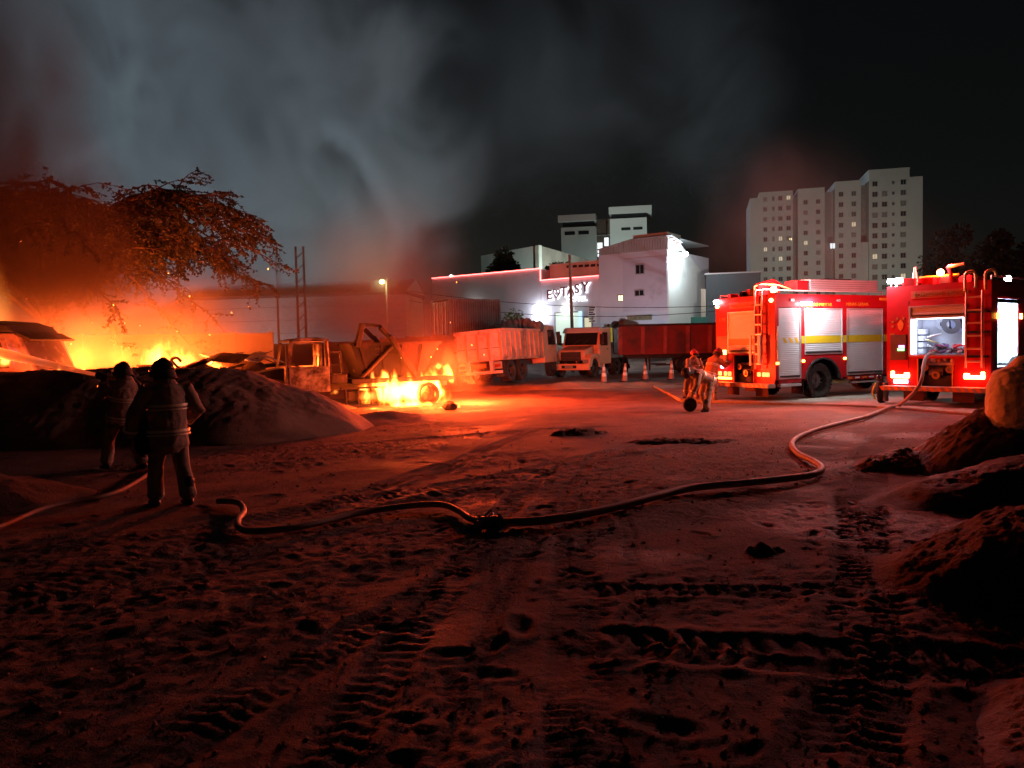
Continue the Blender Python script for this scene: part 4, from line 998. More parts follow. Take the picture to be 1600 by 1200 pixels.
for s in (-1, 1):
    fn = MB()
    fn.prism([(4.35, 0.55), (4.4, 1.05), (4.75, 1.3), (5.5, 1.3), (5.86, 1.05), (5.95, 0.6), (5.62, 0.6), (5.45, 0.98), (5.15, 1.12), (4.85, 1.02), (4.66, 0.72), (4.62, 0.55)], s * 0.83, s * 1.2, 'y')
    fno = fn.build('front_wing', TORG, T, bev=0.03)
    MB().bb(5.9, 5.97, s * 0.78, s * 1.12, 0.8, 1.0).build('headlamp', mat('dull_lens', (0.3, 0.26, 0.24), 0.2), fno, bev=0.02)
    wheel(T, (5.12, s * 1.02, 0.5), 0.5, 0.3, s)
    for x in (0.6, 1.9): wheel(T, (x, s * 0.95, 0.5), 0.5, 0.48, s)
bm_ = MB().bb(5.85, 6.08, -1.22, 1.22, 0.42, 0.78).build('front_bumper', TORG, T, bev=0.06, seg=3)
MB().bb(6.081, 6.09, -0.45, 0.45, 0.52, 0.68).build('bumper_grille', DARK, bm_)
MB().bb(6.085, 6.095, -0.25, 0.25, 0.55, 0.66).build('number_plate', mat('grey_plate', (0.3, 0.28, 0.27), 0.5), bm_)
cb = MB(); cb.prism([(2.75, 0.7), (4.5, 0.7), (4.5, 1.75), (4.12, 2.72), (3.0, 2.8), (2.75, 2.7)], -1.15, 1.15, 'y'); cbo = cb.build('cab', TORG, T, bev=0.06, seg=3)
MB().add([(4.53, -1.0, 1.8), (4.53, 1.0, 1.8), (4.2, 0.98, 2.58), (4.2, -0.98, 2.58)], [(0, 1, 2, 3)]).build('windscreen', GLASS, cbo)
MB().prism([(4.05, 2.72), (4.5, 2.48), (4.53, 2.53), (4.3, 2.78), (4.05, 2.82)], -1.12, 1.12, 'y').build('sun_visor', WHITE, cbo, bev=0.02)
for y in (-0.45, 0.1): MB().beam((4.55, y, 1.83), (4.44, y + 0.4, 2.1), 0.02, 0.02).build('wiper', DARK, cbo)
for s in (-1, 1):
    MB().prism([(3.3, 1.75), (4.25, 1.75), (4.02, 2.5), (3.3, 2.5)], s * 1.151, s * 1.162, 'y').build('side_window', GLASS, cbo)
    dr = MB().prism([(3.22, 0.75), (4.38, 0.75), (4.38, 1.7), (3.22, 1.7)], s * 1.151, s * 1.165, 'y').build('door', TORG, cbo, bev=0.01)
    MB().bb(3.28, 3.45, s * 1.166, s * 1.19, 1.52, 1.57).build('handle', DARK, dr)
    MB().bb(4.45, 4.53, s * 1.2, s * 1.42, 1.8, 2.4).build('mirror', DARK, cbo, bev=0.03)
    MB().bb(2.8, 4.3, s * 0.95, s * 1.18, 0.38, 0.46).build('cab_step', DARK, T)
MB().cyl((2.4, 0.7, 0.65), (1.5, 0.7, 0.65), 0.28, n=16).build('fuel_tank', DARK, T)
MB().tube([(2.6, 0.95, 0.8), (2.6, 0.95, 3.0)], 0.07, 10).build('exhaust_stack', DARK, T)

# ------------------------------------------------------------------ red tub trailer
tr0 = at(1150, 560, 47.5)
T = empty('tub_trailer', (tr0.x + 2.2, tr0.y, 0.03), R(180), 'long red tub trailer with ribbed sides behind the orange bonneted truck', 'trailer')
LTR = 9.6
mb = MB(); rails(mb, 0.2, LTR - 0.5, 0.9, 1.15); mb.build('chassis_rail', DARK, T)
z0, z1 = 1.25, 2.85
for s in (-1, 1):
    sd = MB(); sd.prism([(s * 1.0, z0), (s * 1.06, z0), (s * 1.28, z1), (s * 1.22, z1)], 0, LTR, 'x'); sdo = sd.build('tub_side', TUBRED, T)
    for k in range(8):
        x = 0.08 + k * (LTR - 0.16) / 7
        q = MB(); q.beam((x, s * 1.16, z0 - 0.05), (x, s * 1.37, z1 - 0.02), 0.24, 0.16, (0, 1, 0)); q.build('side_rib', mat('lit_rib_red', (0.4, 0.085, 0.07), 0.6, 0, 0.3, 2.0, (0.15, 0.05, 0.04), 0.3), sdo, bev=0.01)  # ribs coloured lighter than the tub, standing in for lit edges
    MB().bb(0, LTR, s * 1.22, s * 1.34, z1, z1 + 0.12).build('top_rail', DARK, sdo)
    MB().bb(0, LTR, s * 1.0, s * 1.12, z0 - 0.1, z0 - 0.001).build('bottom_rail', TUBRED, sdo)
    for x in (3.2, 4.35, 5.5): wheel(T, (x, s * 0.98, 0.52), 0.52, 0.46, s)
    MB().bb(7.6, 7.72, s * 0.5, s * 0.62, 0.15, 1.0).build('landing_leg', DARK, T)
    MB().bb(6.3, 7.4, s * 1.1, s * 1.14, 0.45, 0.55).build('side_guard', DARK, T)
for x in (0.0, LTR - 0.06): MB().prism([(-1.0, z0), (1.0, z0), (1.22, z1), (-1.22, z1)], x, x + 0.06, 'x').build('end_plate', TUBRED, T)
MB().bb(0.06, LTR - 0.06, -1.0, 1.0, z0 - 0.1, z0).build('tub_floor', TUBRED, T)
tp = MB(); rr = random.Random(5)
tp.tube(catmull([(LTR - 0.2 + 0.15 * math.sin(k), -1.2 + 0.4 * k, 3.0 + 0.08 * math.sin(2.2 * k)) for k in range(7)], 3), [0.2 + 0.06 * math.sin(1.9 * k) for k in range(19)], 10)
tg = tp.build('tarpaulin', MATS['grey_tarp'], smooth=True, loc=(tr0.x + 2.2, tr0.y, 0.03), rot=(0, 0, R(180)))
tag(tg, 'bundled dark tarpaulin on the front end of the red tub trailer', 'tarpaulin')

# ------------------------------------------------------------------ shipping container
CA = R(20); c0 = at(702, 505, 47.0)
T = empty('shipping_container', (c0.x, c0.y, 2.25), R(32), 'grey corrugated shipping container with white end doors on the terrace left of the hotel', 'container')
CM = mat('container_grey', (0.17, 0.16, 0.16), 0.6, 0, 0.2, 1.5, (0.1, 0.05, 0.04), 0.3)
CL, CW, CH = 3.6, 2.3, 2.55
# side facing the camera (local -y... x along the side)
def corr(parent, p0, p1, z0, z1, nrm, mt, n=22):
    p0, p1, nrm = Vector(p0), Vector(p1), Vector(nrm); V = []; F = []
    for k in range(n * 4 + 1):
        t = k / (n * 4); d = (0, 0, 0.05, 0.05)[k % 4]
        p = p0.lerp(p1, t) + nrm * d
        V += [(p.x, p.y, z0), (p.x, p.y, z1)]
    for k in range(n * 4): F.append((2 * k, 2 * k + 2, 2 * k + 3, 2 * k + 1))
    return MB().add(V, F).build('corrugated_side', mt, parent)
corr(T, (0, 0, 0), (CL, 0, 0), 0.12, CH - 0.1, (0, -1, 0), CM)
corr(T, (0, CW, 0), (CL, CW, 0), 0.12, CH - 0.1, (0, 1, 0), CM)
fr = MB()
for x in (-0.05, CL - 0.07):
    for y in (-0.06, CW - 0.06): fr.bb(x, x + 0.12, y, y + 0.12, 0, CH)
fr.bb(0.07, CL - 0.07, -0.055, 0.05, 0, 0.12); fr.bb(0.07, CL - 0.07, -0.055, 0.05, CH - 0.1, CH); fr.bb(0.07, CL - 0.07, CW - 0.05, CW + 0.05, CH - 0.1, CH)
fr.build('frame', CM, T)
MB().bb(-0.04, CL + 0.04, -0.05, CW + 0.05, CH, CH + 0.04).build('roof', CM, T)
MB().bb(CL - 0.04, CL, 0.06, CW - 0.06, 0.12, CH - 0.1).build('end_wall', CM, T)
for k in range(2):
    d_ = MB().bb(-0.035, 0.01, 0.08 + k * 1.08, 1.12 + k * 1.08, 0.12, CH - 0.1).build('end_door', mat('container_door_white', (0.5, 0.5, 0.52), 0.6, 0, 0.3, 3, (0.25, 0.2, 0.18), 0.3), T, bev=0.01)
    for q in (0.3, 0.75): MB().cyl((-0.06, 0.08 + k * 1.08 + q, 0.15), (-0.06, 0.08 + k * 1.08 + q, CH - 0.12), 0.025, n=6).build('locking_bar', SILVER, d_)
# ================================================================== BUILDINGS
PLAST = mat('pale_plaster', (0.52, 0.53, 0.58), 0.85, 0, 0.12, 0.5, (0.38, 0.38, 0.4), 0.2, bump=0.15, bscale=8)
PLAST2 = mat('lilac_plaster', (0.46, 0.47, 0.54), 0.85, 0, 0.12, 0.5, (0.33, 0.32, 0.36), 0.2)
PLASTW = mat('white_plaster', (0.6, 0.63, 0.6), 0.85, 0, 0.1, 0.4, (0.42, 0.44, 0.42), 0.2)
SHADEW = mat('shaded_wall', (0.3, 0.27, 0.23), 0.9, 0, 0.2, 0.6, (0.2, 0.18, 0.15), 0.3)  # darker colour standing in for shade on the low building's right face
METR = mat('ribbed_cladding', (0.42, 0.44, 0.44), 0.5, 0.3, 0.15, 0.8)
WINF = mat('window_frame_grey', (0.3, 0.3, 0.32), 0.5)
NEON = emat('red_neon', (1.0, 0.10, 0.09), 9)
SIGNW = emat('sign_halo_white', (0.95, 0.95, 1.0), 1.7)
LITDOOR = emat('lit_doorway', (0.72, 0.95, 0.82), 0.62, (0.5, 0.6, 0.5))
LITDOOR2 = emat('lit_doorway_cream', (0.95, 0.9, 0.6), 0.55, (0.6, 0.55, 0.4))
LITWIN = emat('lit_window_warm', (1.0, 0.8, 0.4), 2.2)
LITWINW = emat('lit_window_white', (0.85, 0.95, 1.0), 1.2)

HA = Vector((-6.8, 68, 0)); HB = Vector((6.8, 58.5, 0)); hd_ = (HB - HA).normalized(); HANG = math.atan2(hd_.y, hd_.x)
HT = empty('hotel_building', (HA.x, HA.y, 2.0), HANG, 'white hotel with red neon roof edge and a glowing lettered sign', 'building')
x1, x2, x3 = 11.3, 16.59, 22.1
zL, zM, zT_ = 5.95, 5.0, 6.55
MB().bb(0, x1, 0, 6, 0, zL).build('wall', PLAST, HT)
MB().bb(x1, x2, 0.05, 6, 0, zM).build('wall', PLAST, HT)
MB().bb(x1 + 0.001, x2 - 0.001, 1.4, 6, zM, zM + 1.4).build('set_back_wall', PLASTW, HT)
for k in range(6): MB().bb(x1 + 1.6 + 0.55 * k, x1 + 2.0 + 0.55 * k, 1.385, 1.399, zM + 1.0 - 0.02 * k, zM + 1.2 - 0.02 * k).build('vent_opening', DARK, HT)
tb = MB(); tb.bb(x2, x3, -0.05, 8.2, 0, zT_); tb.build('wall', PLAST, HT)
MB().bb(x2 + 2.0, x3 - 0.001, -0.09, -0.051, 2.2, 6.1).build('render_panel', PLAST2, HT)
# ribbed cladding strip over the tall block with a shallow ridge
n = 26
for k in range(n):
    a = x2 + 0.05 + (x3 - x2 - 0.1) * k / n; b = a + (x3 - x2 - 0.1) / n * 0.86
    tz = zT_ + 0.4 + 0.5 * min(1.0, (k + 1) / (n * 0.5))
    MB().bb(a, b, -0.08, 0.0, zT_ + 0.001, tz).build('cladding_rib', METR, HT)
cl = MB(); cl.prism([(x2, zT_), (x3, zT_), (x3, zT_ + 0.88), (x2 + (x3 - x2) * 0.5, zT_ + 0.88), (x2, zT_ + 0.4)], 0.001, 0.3, 'y'); cl.build('cladding', METR, HT)
rf = MB(); rf.prism([(x2 - 0.1, zT_ + 0.4), (x2 + (x3 - x2) * 0.5, zT_ + 0.91), (x3 + 0.1, zT_ + 0.91), (x3 + 0.1, zT_ + 0.97), (x2 + (x3 - x2) * 0.5, zT_ + 0.97), (x2 - 0.1, zT_ + 0.46)], -0.15, 8.0, 'y'); rf.build('roof', METR, HT)
# right side gable with sloping roof line
sg = MB(); sg.prism([(0.0, 0.0), (8.2, 0.0), (8.2, 4.6), (2.3, zT_ + 0.6), (0.0, zT_ + 0.88)], x3 + 0.001, x3 + 0.06, 'x'); sg.build('side_wall', PLASTW, HT)
MB().bb(x2 + 2.6, x3 - 0.2, 0.5, 3.0, zT_ + 0.98, zT_ + 1.3).build('roof_monitor', PLASTW, HT)
MB().prism([(-0.3, zT_ + 0.98), (1.8, zT_ + 0.6), (1.8, zT_ + 0.54), (-0.3, zT_ + 0.92)], x3 + 0.06, x3 + 0.45, 'x').build('eave', METR, HT)
for k in range(3): MB().beam((x3 + 0.05, 0.2 + 0.6 * k, zT_ + 0.75 - 0.12 * k), (x3 + 0.45, 0.2 + 0.6 * k, zT_ + 0.85 - 0.12 * k), 0.06, 0.06).build('bracket', mat('rust_red', (0.25, 0.06, 0.05), 0.7), HT)
# neon edge
ne = MB(); ne.bb(0, x1 + 0.05, -0.1, -0.03, zL, zL + 0.07); ne.build('neon_strip', NEON, HT)
MB().bb(x1 + 0.001, x1 + 0.07, -0.1, -0.03, zM + 0.081, zL - 0.001).build('neon_strip', NEON, HT)
MB().bb(x1 + 0.001, x2 - 0.05, -0.1, -0.03, zM + 0.01, zM + 0.08).build('neon_strip', NEON, HT)
# openings
def win(parent, x, z, wd, h, mt=GLASS, y=-0.05, fm=WINF, bars=1):
    f = MB(); e = 0.06
    for a, b, c, d in ((x - e, x, z - e, z + h + e), (x + wd, x + wd + e, z - e, z + h + e), (x, x + wd, z - e, z), (x, x + wd, z + h, z + h + e)): f.bb(a, b, y - 0.05, y + 0.02, c, d)
    for k in range(bars): f.bb(x + wd * (k + 1) / (bars + 1) - 0.02, x + wd * (k + 1) / (bars + 1) + 0.02, y - 0.03, y - 0.012, z, z + h)
    fo = f.build('window', fm, parent)
    MB().bb(x, x + wd, y - 0.012, y - 0.005, z, z + h).build('pane', mt, fo)
win(HT, x2 + 3.1, 4.95, 0.62, 0.62, y=-0.09); win(HT, x2 + 3.0, 3.35, 0.68, 0.38, y=-0.09); win(HT, x2 + 1.62, 3.05, 0.36, 0.4, LITWIN)
win(HT, x2 + 1.7, 1.35, 0.24, 0.3)
MB().bb(x2 + 2.35, x2 + 4.3, -0.14, -0.092, 1.55, 1.9).build('name_board', mat('brown_board', (0.2, 0.16, 0.09), 0.6, 0, 0.4, 6), HT)
def doorway(x, wd, h, mt, z=0.0):
    f = MB()
    for a, b, c, d in ((x - 0.1, x, z, z + h + 0.1), (x + wd, x + wd + 0.1, z, z + h + 0.1), (x, x + wd, z + h, z + h + 0.1)): f.bb(a, b, -0.06, 0.1, c, d)
    fo = f.build('door_frame', WINF, HT)
    MB().bb(x, x + wd, -0.02, 0.048 if x > x1 else -0.005, z, z + h).build('doorway', mt, fo)
doorway(4.55, 1.5, 2.55, LITDOOR2); doorway(x1 + 1.35, 2.1, 2.35, LITDOOR); doorway(x1 + 3.95, 0.6, 1.9, LITDOOR2)
MB().bb(x1 + 3.46, x1 + 3.75, -0.09, -0.03, 0, 2.45).build('door_jamb_light', emat('cyan_jamb', (0.4, 0.8, 1.0), 0.9), HT)
for x, z in ((4.25, 2.95), (x1 + 1.95, 2.62)):
    MB().bb(x, x + 0.7, -0.25, -0.06, z, z + 0.1).build('wall_lamp', emat('wall_lamp_white', (1, 0.97, 0.9), 14), HT, bev=0.02)
    point('wall_light', (x + 0.35, -0.5, z - 0.05), 30, (1, 0.95, 0.85), 0.1, HT)
MB().bb(x1 - 0.5, x1 + 0.35, -0.42, -0.12, 1.75, 3.1).build('light_box', emat('light_box_white', (0.93, 0.9, 1.0), 16), HT, bev=0.1)
point('light_box_glow', (x1 - 0.1, -1.1, 2.35), 90, (0.85, 0.85, 1.0), 0.3, HT)
MB().bb(x1 - 0.14, x1 - 0.06, -0.5, -0.425, 1.5, 2.4).build('light_box_post', mat('rust_red', (0.25, 0.06, 0.05), 0.7), HT)
# banner with dark print
bo = MB().bb(x2 - 1.0, x2 - 0.35, -0.02, 0.045, 1.5, 2.75).build('banner', WHITE, HT)
for k in range(7): MB().bb(x2 - 0.95, x2 - 0.4 - 0.08 * (k % 3), -0.027, -0.021, 2.6 - 0.17 * k, 2.7 - 0.17 * k + (0.02 if k % 2 else 0)).build('print_bar', mat('print_dark', (0.06, 0.05, 0.06), 0.7), bo)
MB().bb(x2 + 0.9, x2 + 2.1, -0.75, -0.1, 0, 1.05).build('yellow_hoarding', mat('yellow_board', (0.7, 0.55, 0.04), 0.6), HT)
kt = MB(); kt.bb(x2 + 2.3, x2 + 3.0, -1.0, -0.2, 0, 0.95); kt.prism([(x2 + 2.2, 0.95), (x2 + 3.5, 0.95), (x2 + 2.4, 1.25)], -1.1, -0.1, 'y'); kt.build('kiosk', mat('kiosk_red', (0.42, 0.04, 0.03), 0.6), HT)
# the sign: letters in dark red with a white halo behind
SG = empty('hotel_sign', (HA.x, HA.y, 2.0), HANG, 'lit sign with dark letters and white halo reading EXTASY HOTEL under the neon edge', 'sign')
LTM = mat('sign_letter_plum', (0.2, 0.035, 0.06), 0.5)
rx_ = R(90)
def letter(ch, x, z, size, nm='letter'):
    text_mesh(ch, size, 0.03, LTM, nm, SG, (x, -0.16, z), (rx_, 0, 0), 0.012)
    text_mesh(ch, size * 1.0, 0.02, SIGNW, 'letter_halo', SG, (x + 0.09, -0.06, z - 0.07), (rx_, 0, 0), 0.05)
zz = 3.55
for ch, x, dz, sz in (('E', 0.62, -0.05, 1.05), ('T', 1.92, 0.12, 1.05), ('A', 2.52, 0.18, 1.0), ('S', 3.18, 0.28, 1.0), ('Y', 3.8, 0.36, 1.05)):
    letter(ch, x1 + x, zz + dz, sz)
def heart(y, off, mt, nm, wdt):
    pts = []
    for k in range(40):
        t = 2 * math.pi * k / 40
        hx = 16 * math.sin(t) ** 3; hy = 13 * math.cos(t) - 5 * math.cos(2 * t) - 2 * math.cos(3 * t) - math.cos(4 * t)
        pts.append((x1 + 1.53 + off[0] + hx * 0.02, y, zz + 0.4 + off[1] + hy * 0.024))
    pts.append(pts[0]); MB().tube(pts, wdt, 6).build(nm, mt, SG, smooth=True)
heart(-0.13, (0, 0), LTM, 'heart_outline', 0.05); heart(-0.05, (0.08, -0.06), SIGNW, 'heart_halo', 0.075)
MB().tube([(x1 + 1.3, -0.14, zz + 0.55), (x1 + 1.5, -0.14, zz + 0.25), (x1 + 1.58, -0.14, zz + 0.5), (x1 + 1.75, -0.14, zz + 0.3)], 0.035, 6).build('heart_pulse', LTM, SG)
text_mesh('HOTEL', 0.52, 0.02, SIGNW, 'small_letters', SG, (x1 + 2.42, -0.08, zz - 0.34), (rx_, 0, 0), 0.022, 1.12)
point('sign_glow', (x1 + 2.6, -0.9, zz + 0.3), 9, (0.95, 0.95, 1.0), 0.3, SG)

# flood lamp on a bracket at the tall block's corner
fl_p = at(1071, 397, 55.0)
T = empty('wall_floodlight', (fl_p.x, fl_p.y, fl_p.z), 0, 'bright white floodlight on a bracket at the tall hotel block corner', 'lamp', 'lit lamps around the yard')
MB().ell((0, 0, 0), (0.2, 0.2, 0.17), 12, 8).build('lamp_head', emat('flood_white', (0.95, 1, 0.97), 40), T, smooth=True)
MB().tube([(0, 0.05, 0.1), (-0.4, 0.6, 0.3), (-0.75, 1.0, 0.25)], 0.04, 6).build('bracket', DARK, T)
point('flood_light', (0.25, 0.2, -0.1), 900, (0.8, 0.93, 1.0), 0.15, T)

def lampset(name, label, px, py, Y, col, strength, energy, r, pole=True, dz=0.0):
    p = at(px, py, Y)
    T = empty(name, (p.x, p.y, 0), 0, label, 'lamp', 'lit lamps around the yard')
    MB().ell((0, 0, p.z), (r, r, r * 0.8), 12, 8).build('lamp_head', emat('lamp_%s' % label.replace(' ', '_')[:24], col, strength), T, smooth=True)
    if pole: MB().cyl((0.25, 0.2, hz(p.x, p.y) - 0.1), (0.25, 0.2, p.z + 0.15), 0.08, 0.05, 10).build('pole', CONC, T); MB().tube([(0.25, 0.2, p.z + 0.15), (0.1, 0.1, p.z + 0.25), (0, 0, p.z + r * 0.7)], 0.03, 6).build('arm', DARK, T)
    if energy: point('lamp_light', (0, -r - 0.1, p.z - r - 0.1), energy, col, r, T)
    return T
lampset('street_lamp', 'yellow street lamp glowing through the smoke left of the container', 597, 440, 52, (1.0, 0.85, 0.35), 9, 260, 0.18)
lampset('street_lamp', 'tiny white lamp above the left end of the red neon edge', 705, 432, 69.5, (1.0, 0.9, 0.75), 16, 60, 0.16)
lampset('street_lamp', 'yellow lamp in front of the tall block behind the hotel', 926, 412, 75, (1.0, 0.88, 0.4), 12, 700, 0.3)
lampset('street_lamp', 'bright white lamp above the right fire engine', 1575, 435, 46, (1.0, 1.0, 0.9), 30, 2200, 0.2)

# added, unseen floodlights that brighten the facades from the ground
def uplight(label, p, tgt, energy, col, ang=110):
    z = hz(p[0], p[1])
    T = empty('added_floodlight', (p[0], p[1], z), 0, label, 'lamp', 'added facade fill lights')
    d = (Vector(tgt) - Vector((p[0], p[1], z + 0.4))).normalized()
    q = d.to_track_quat('Z', 'Y').to_matrix()
    MB().box((0, 0, 0.4), (0.4, 0.3, 0.14), q).build('housing', DARK, T)
    MB().box(Vector((0, 0, 0.4)) + d * 0.075, (0.36, 0.26, 0.01), q).build('lens', emat('uplight_lens', (0.9, 0.93, 1.0), 8), T)
    MB().bb(-0.05, 0.05, -0.05, 0.05, 0, 0.36).build('stand', DARK, T)
    spot('facade_fill', Vector((0, 0, 0.4)) + d * 0.2, Vector((0, 0, 0.4)) + d * 3, energy, col, ang, 0.9, 0.15, T)
uplight('added unseen floodlight aimed at the hotel left wing', (-2.6, 53.5), (-1.0, 65, 5), 4200, (0.88, 0.9, 1.0), 135)
uplight('added unseen floodlight aimed at the hotel tall block', (7.5, 50.0), (9.0, 57, 5.5), 1150, (0.88, 0.88, 1.0), 120)
uplight('added unseen floodlight aimed at the apartment tower', (47, 104), (56, 130, 16), 5800, (1.0, 0.98, 0.86), 110)
uplight('added unseen floodlight behind the hotel aimed at the pale back buildings', (6, 82), (9, 100, 13), 14000, (0.85, 1.0, 0.93), 130)

uplight('added unseen floodlight at the foot of the square apartment block', (16.5, 101), (13, 112, 17), 3800, (0.85, 1.0, 0.93), 130)
# ------------------------------------------------------------------ green building beside the hotel
g0 = at(1050, 500, 59)
T = empty('green_building', (g0.x, g0.y, 2.0), R(-12), 'dark green building with a pale door between the hotel and the fire engine', 'building')
GRN = mat('dark_green_wall', (0.02, 0.1, 0.07), 0.8, 0, 0.2, 0.5, (0.03, 0.05, 0.045), 0.3)
TEAL = mat('dark_slate_wall', (0.05, 0.07, 0.075), 0.8, 0, 0.2, 0.5)
CREAM = mat('cream_wall', (0.6, 0.57, 0.45), 0.85, 0, 0.1, 0.5)
MB().bb(0, 2.6, 0, 5, 0, 1.75).build('wall', GRN, T); MB().bb(2.6, 6.6, 0, 5, 0, 2.9).build('wall', TEAL, T)
MB().bb(0.0, 1.3, 3.0, 5, 1.751, 2.7).build('upper_wall', CREAM, T); MB().bb(1.3, 2.6, 2.0, 5, 1.751, 4.0).build('upper_wall', CREAM, T)
MB().bb(2.601, 6.6, 0.8, 6, 2.901, 5.0).build('rear_wall', TEAL, T); MB().bb(2.5, 6.7, 0.7, 6.1, 5.0, 5.1).build('roof_edge', METR, T)
dd_ = MB().bb(0.75, 2.5, -0.05, -0.001, 0, 0.95).build('roller_door', mat('pale_door', (0.5, 0.53, 0.5), 0.7), T)
MB().bb(0.65, 2.6, -0.08, -0.001, 0.96, 1.08).build('door_lintel', METR, T)

# ------------------------------------------------------------------ low pale building behind the hotel
b0 = at(842, 420, 88)
T = empty('low_building', (b0.x, b0.y, 2.0), 0, 'low pale building with a blank corner wall behind the hotel neon edge', 'building')
b1 = at(752, 420, 97) - b0; b2 = at(920, 420, 96) - b0
zt = at(842, 383, 88).z - 2.0
def wallq(a, b, h0, h1, th, nm, mt):
    a, b = Vector((a.x, a.y, 0)), Vector((b.x, b.y, 0)); d = (b - a).normalized(); nn = Vector((-d.y, d.x, 0)) * th
    V = [a, b, b + nn, a + nn]; V = [(v.x, v.y, 0) for v in V] + [(v.x, v.y, h) for v, h in zip(V, (h0, h1, h1, h0))]
    return MB().add(V, [(0, 1, 5, 4), (1, 2, 6, 5), (2, 3, 7, 6), (3, 0, 4, 7), (4, 5, 6, 7)]).build(nm, mt, T)
wallq(b1, Vector((0, 0, 0)), zt, zt, 0.5, 'wall', PLASTW); wallq(Vector((0.02, 0, 0)), b2, zt, zt - 0.9, 0.5, 'wall', SHADEW)
rfm = MB().add([(b1.x, b1.y, zt - 0.2), (0, 0.1, zt - 0.2), (b2.x, b2.y, zt - 1.1), (b1.x + b2.x, b1.y + b2.y, zt - 0.6)], [(0, 1, 2, 3)]).build('roof', CONC, T)
for f in (0.72, 0.86):
    p = b2 * f; MB().box((p.x, p.y - 0.1, zt - 2.6), (0.9, 0.5, 1.1), (0, 0, math.atan2(b2.y, b2.x))).build('window_opening', GLASS, T)

# ------------------------------------------------------------------ tall block behind
Y0 = 112; c0 = at(878, 420, Y0); sx_ = Y0 / 1200.0
T = empty('apartment_block', (c0.x, c0.y, 2.0), R(-10), 'pale square apartment block rising behind the hotel with a dark stair slot', 'building')
HB_ = at(878, 345, Y0).z - 2.0
FACW = mat('far_white_wall', (0.55, 0.57, 0.55), 0.85, 0, 0.1, 0.3)
MB().bb(0, 5.0, 0, 9, 0, HB_ - 1.0).build('wall', FACW, T); MB().bb(5.0, 7.0, 1.6, 9, 0, HB_ + 0.2).build('stair_slot', mat('stair_brown', (0.13, 0.1, 0.08), 0.7), T); MB().bb(7.0, 12.2, 0, 9, 0, HB_ - 0.1).build('wall', FACW, T)
MB().bb(-0.4, 5.0, -0.5, 9.3, HB_ - 0.2, HB_ + 0.7).build('roof_slab', FACW, T); MB().bb(6.9, 12.9, -0.5, 9.3, HB_ + 0.6, HB_ + 1.5).build('roof_slab', FACW, T)
MB().bb(0.2, 4.8, 0.3, 8.9, HB_ - 0.999, HB_ - 0.2).build('clerestory', GLASS, T); MB().bb(7.2, 12.1, 0.3, 8.9, HB_ - 0.099, HB_ + 0.6).build('clerestory', GLASS, T)
for a in (0.5, 2.5): MB().bb(a, a + 1.5, -0.04, -0.001, HB_ - 2.1, HB_ - 1.6).build('window', GLASS, T)
for a in (8.6, 10.3): MB().bb(a, a + 1.3, -0.04, -0.001, HB_ - 1.8, HB_ - 1.4).build('window', GLASS, T)
MB().bb(5.1, 5.8, 1.5, 1.599, HB_ - 5.2, HB_ - 3.2).build('lit_window', LITWINW, T); MB().bb(6.1, 6.7, 1.5, 1.599, HB_ - 3.7, HB_ - 2.5).build('lit_window', LITWINW, T)
for k in range(4): MB().bb(5.01, 6.99, 1.45, 1.599, HB_ - 8 + 2.6 * k - 2, HB_ - 7.85 + 2.6 * k - 2).build('floor_band', CONC, T)
for k in range(3): MB().bb(12.201, 12.25, 1.2 + 2.6 * k, 2.2 + 2.6 * k, HB_ - 4.2, HB_ - 2.2).build('window', GLASS, T)

# ------------------------------------------------------------------ apartment tower on the right
Y0 = 130.0; c0 = at(1173, 445, Y0); kx = Y0 / 1200.0
T = empty('apartment_tower', (c0.x, c0.y, 2.0), R(-14), 'tall pale apartment tower with four bays of small windows, half veiled by smoke', 'building')
T.scale = (0.92, 1, 0.93)
TOW = mat('tower_wall', (0.5, 0.52, 0.48), 0.85, 0, 0.1, 0.15, (0.4, 0.42, 0.39), 0.2)
DSLOT = mat('slot_wall', (0.3, 0.3, 0.29), 0.85)
def zt_(py, px=1300): return at(px, py, Y0).z - 2.0
bays = [(0.0, 1.6, 293, 0), (1.6, 7.35, 284, 0), (8.2, 12.7, 281, 0), (14.4, 18.7, 272, 0), (20.0, 26.5, 257, 0), (26.5, 28.6, 270, 0)]
for a, b, py, o in bays: MB().bb(a, b, 0, 12, 0, zt_(py, 1173 + a / kx)).build('bay_wall', TOW, T)
MB().bb(7.35, 8.2, 1.2, 12, 0, zt_(292, 1240)).build('slot_wall', DSLOT, T); MB().bb(12.7, 14.4, 2.0, 12, 0, zt_(285, 1300)).build('slot_wall', DSLOT, T); MB().bb(18.7, 20.0, 2.5, 12, 0, zt_(275, 1360)).build('slot_wall', DSLOT, T)
MB().bb(18.75, 19.95, 0.3, 2.4, 0, zt_(372, 1355)).build('slot_wall', TOW, T)
MB().bb(19.9, 26.6, -0.05, 12.05, zt_(257, 1400) + 0.001, zt_(257, 1400) + 0.25).build('parapet', TOW, T)
wsrc = {}
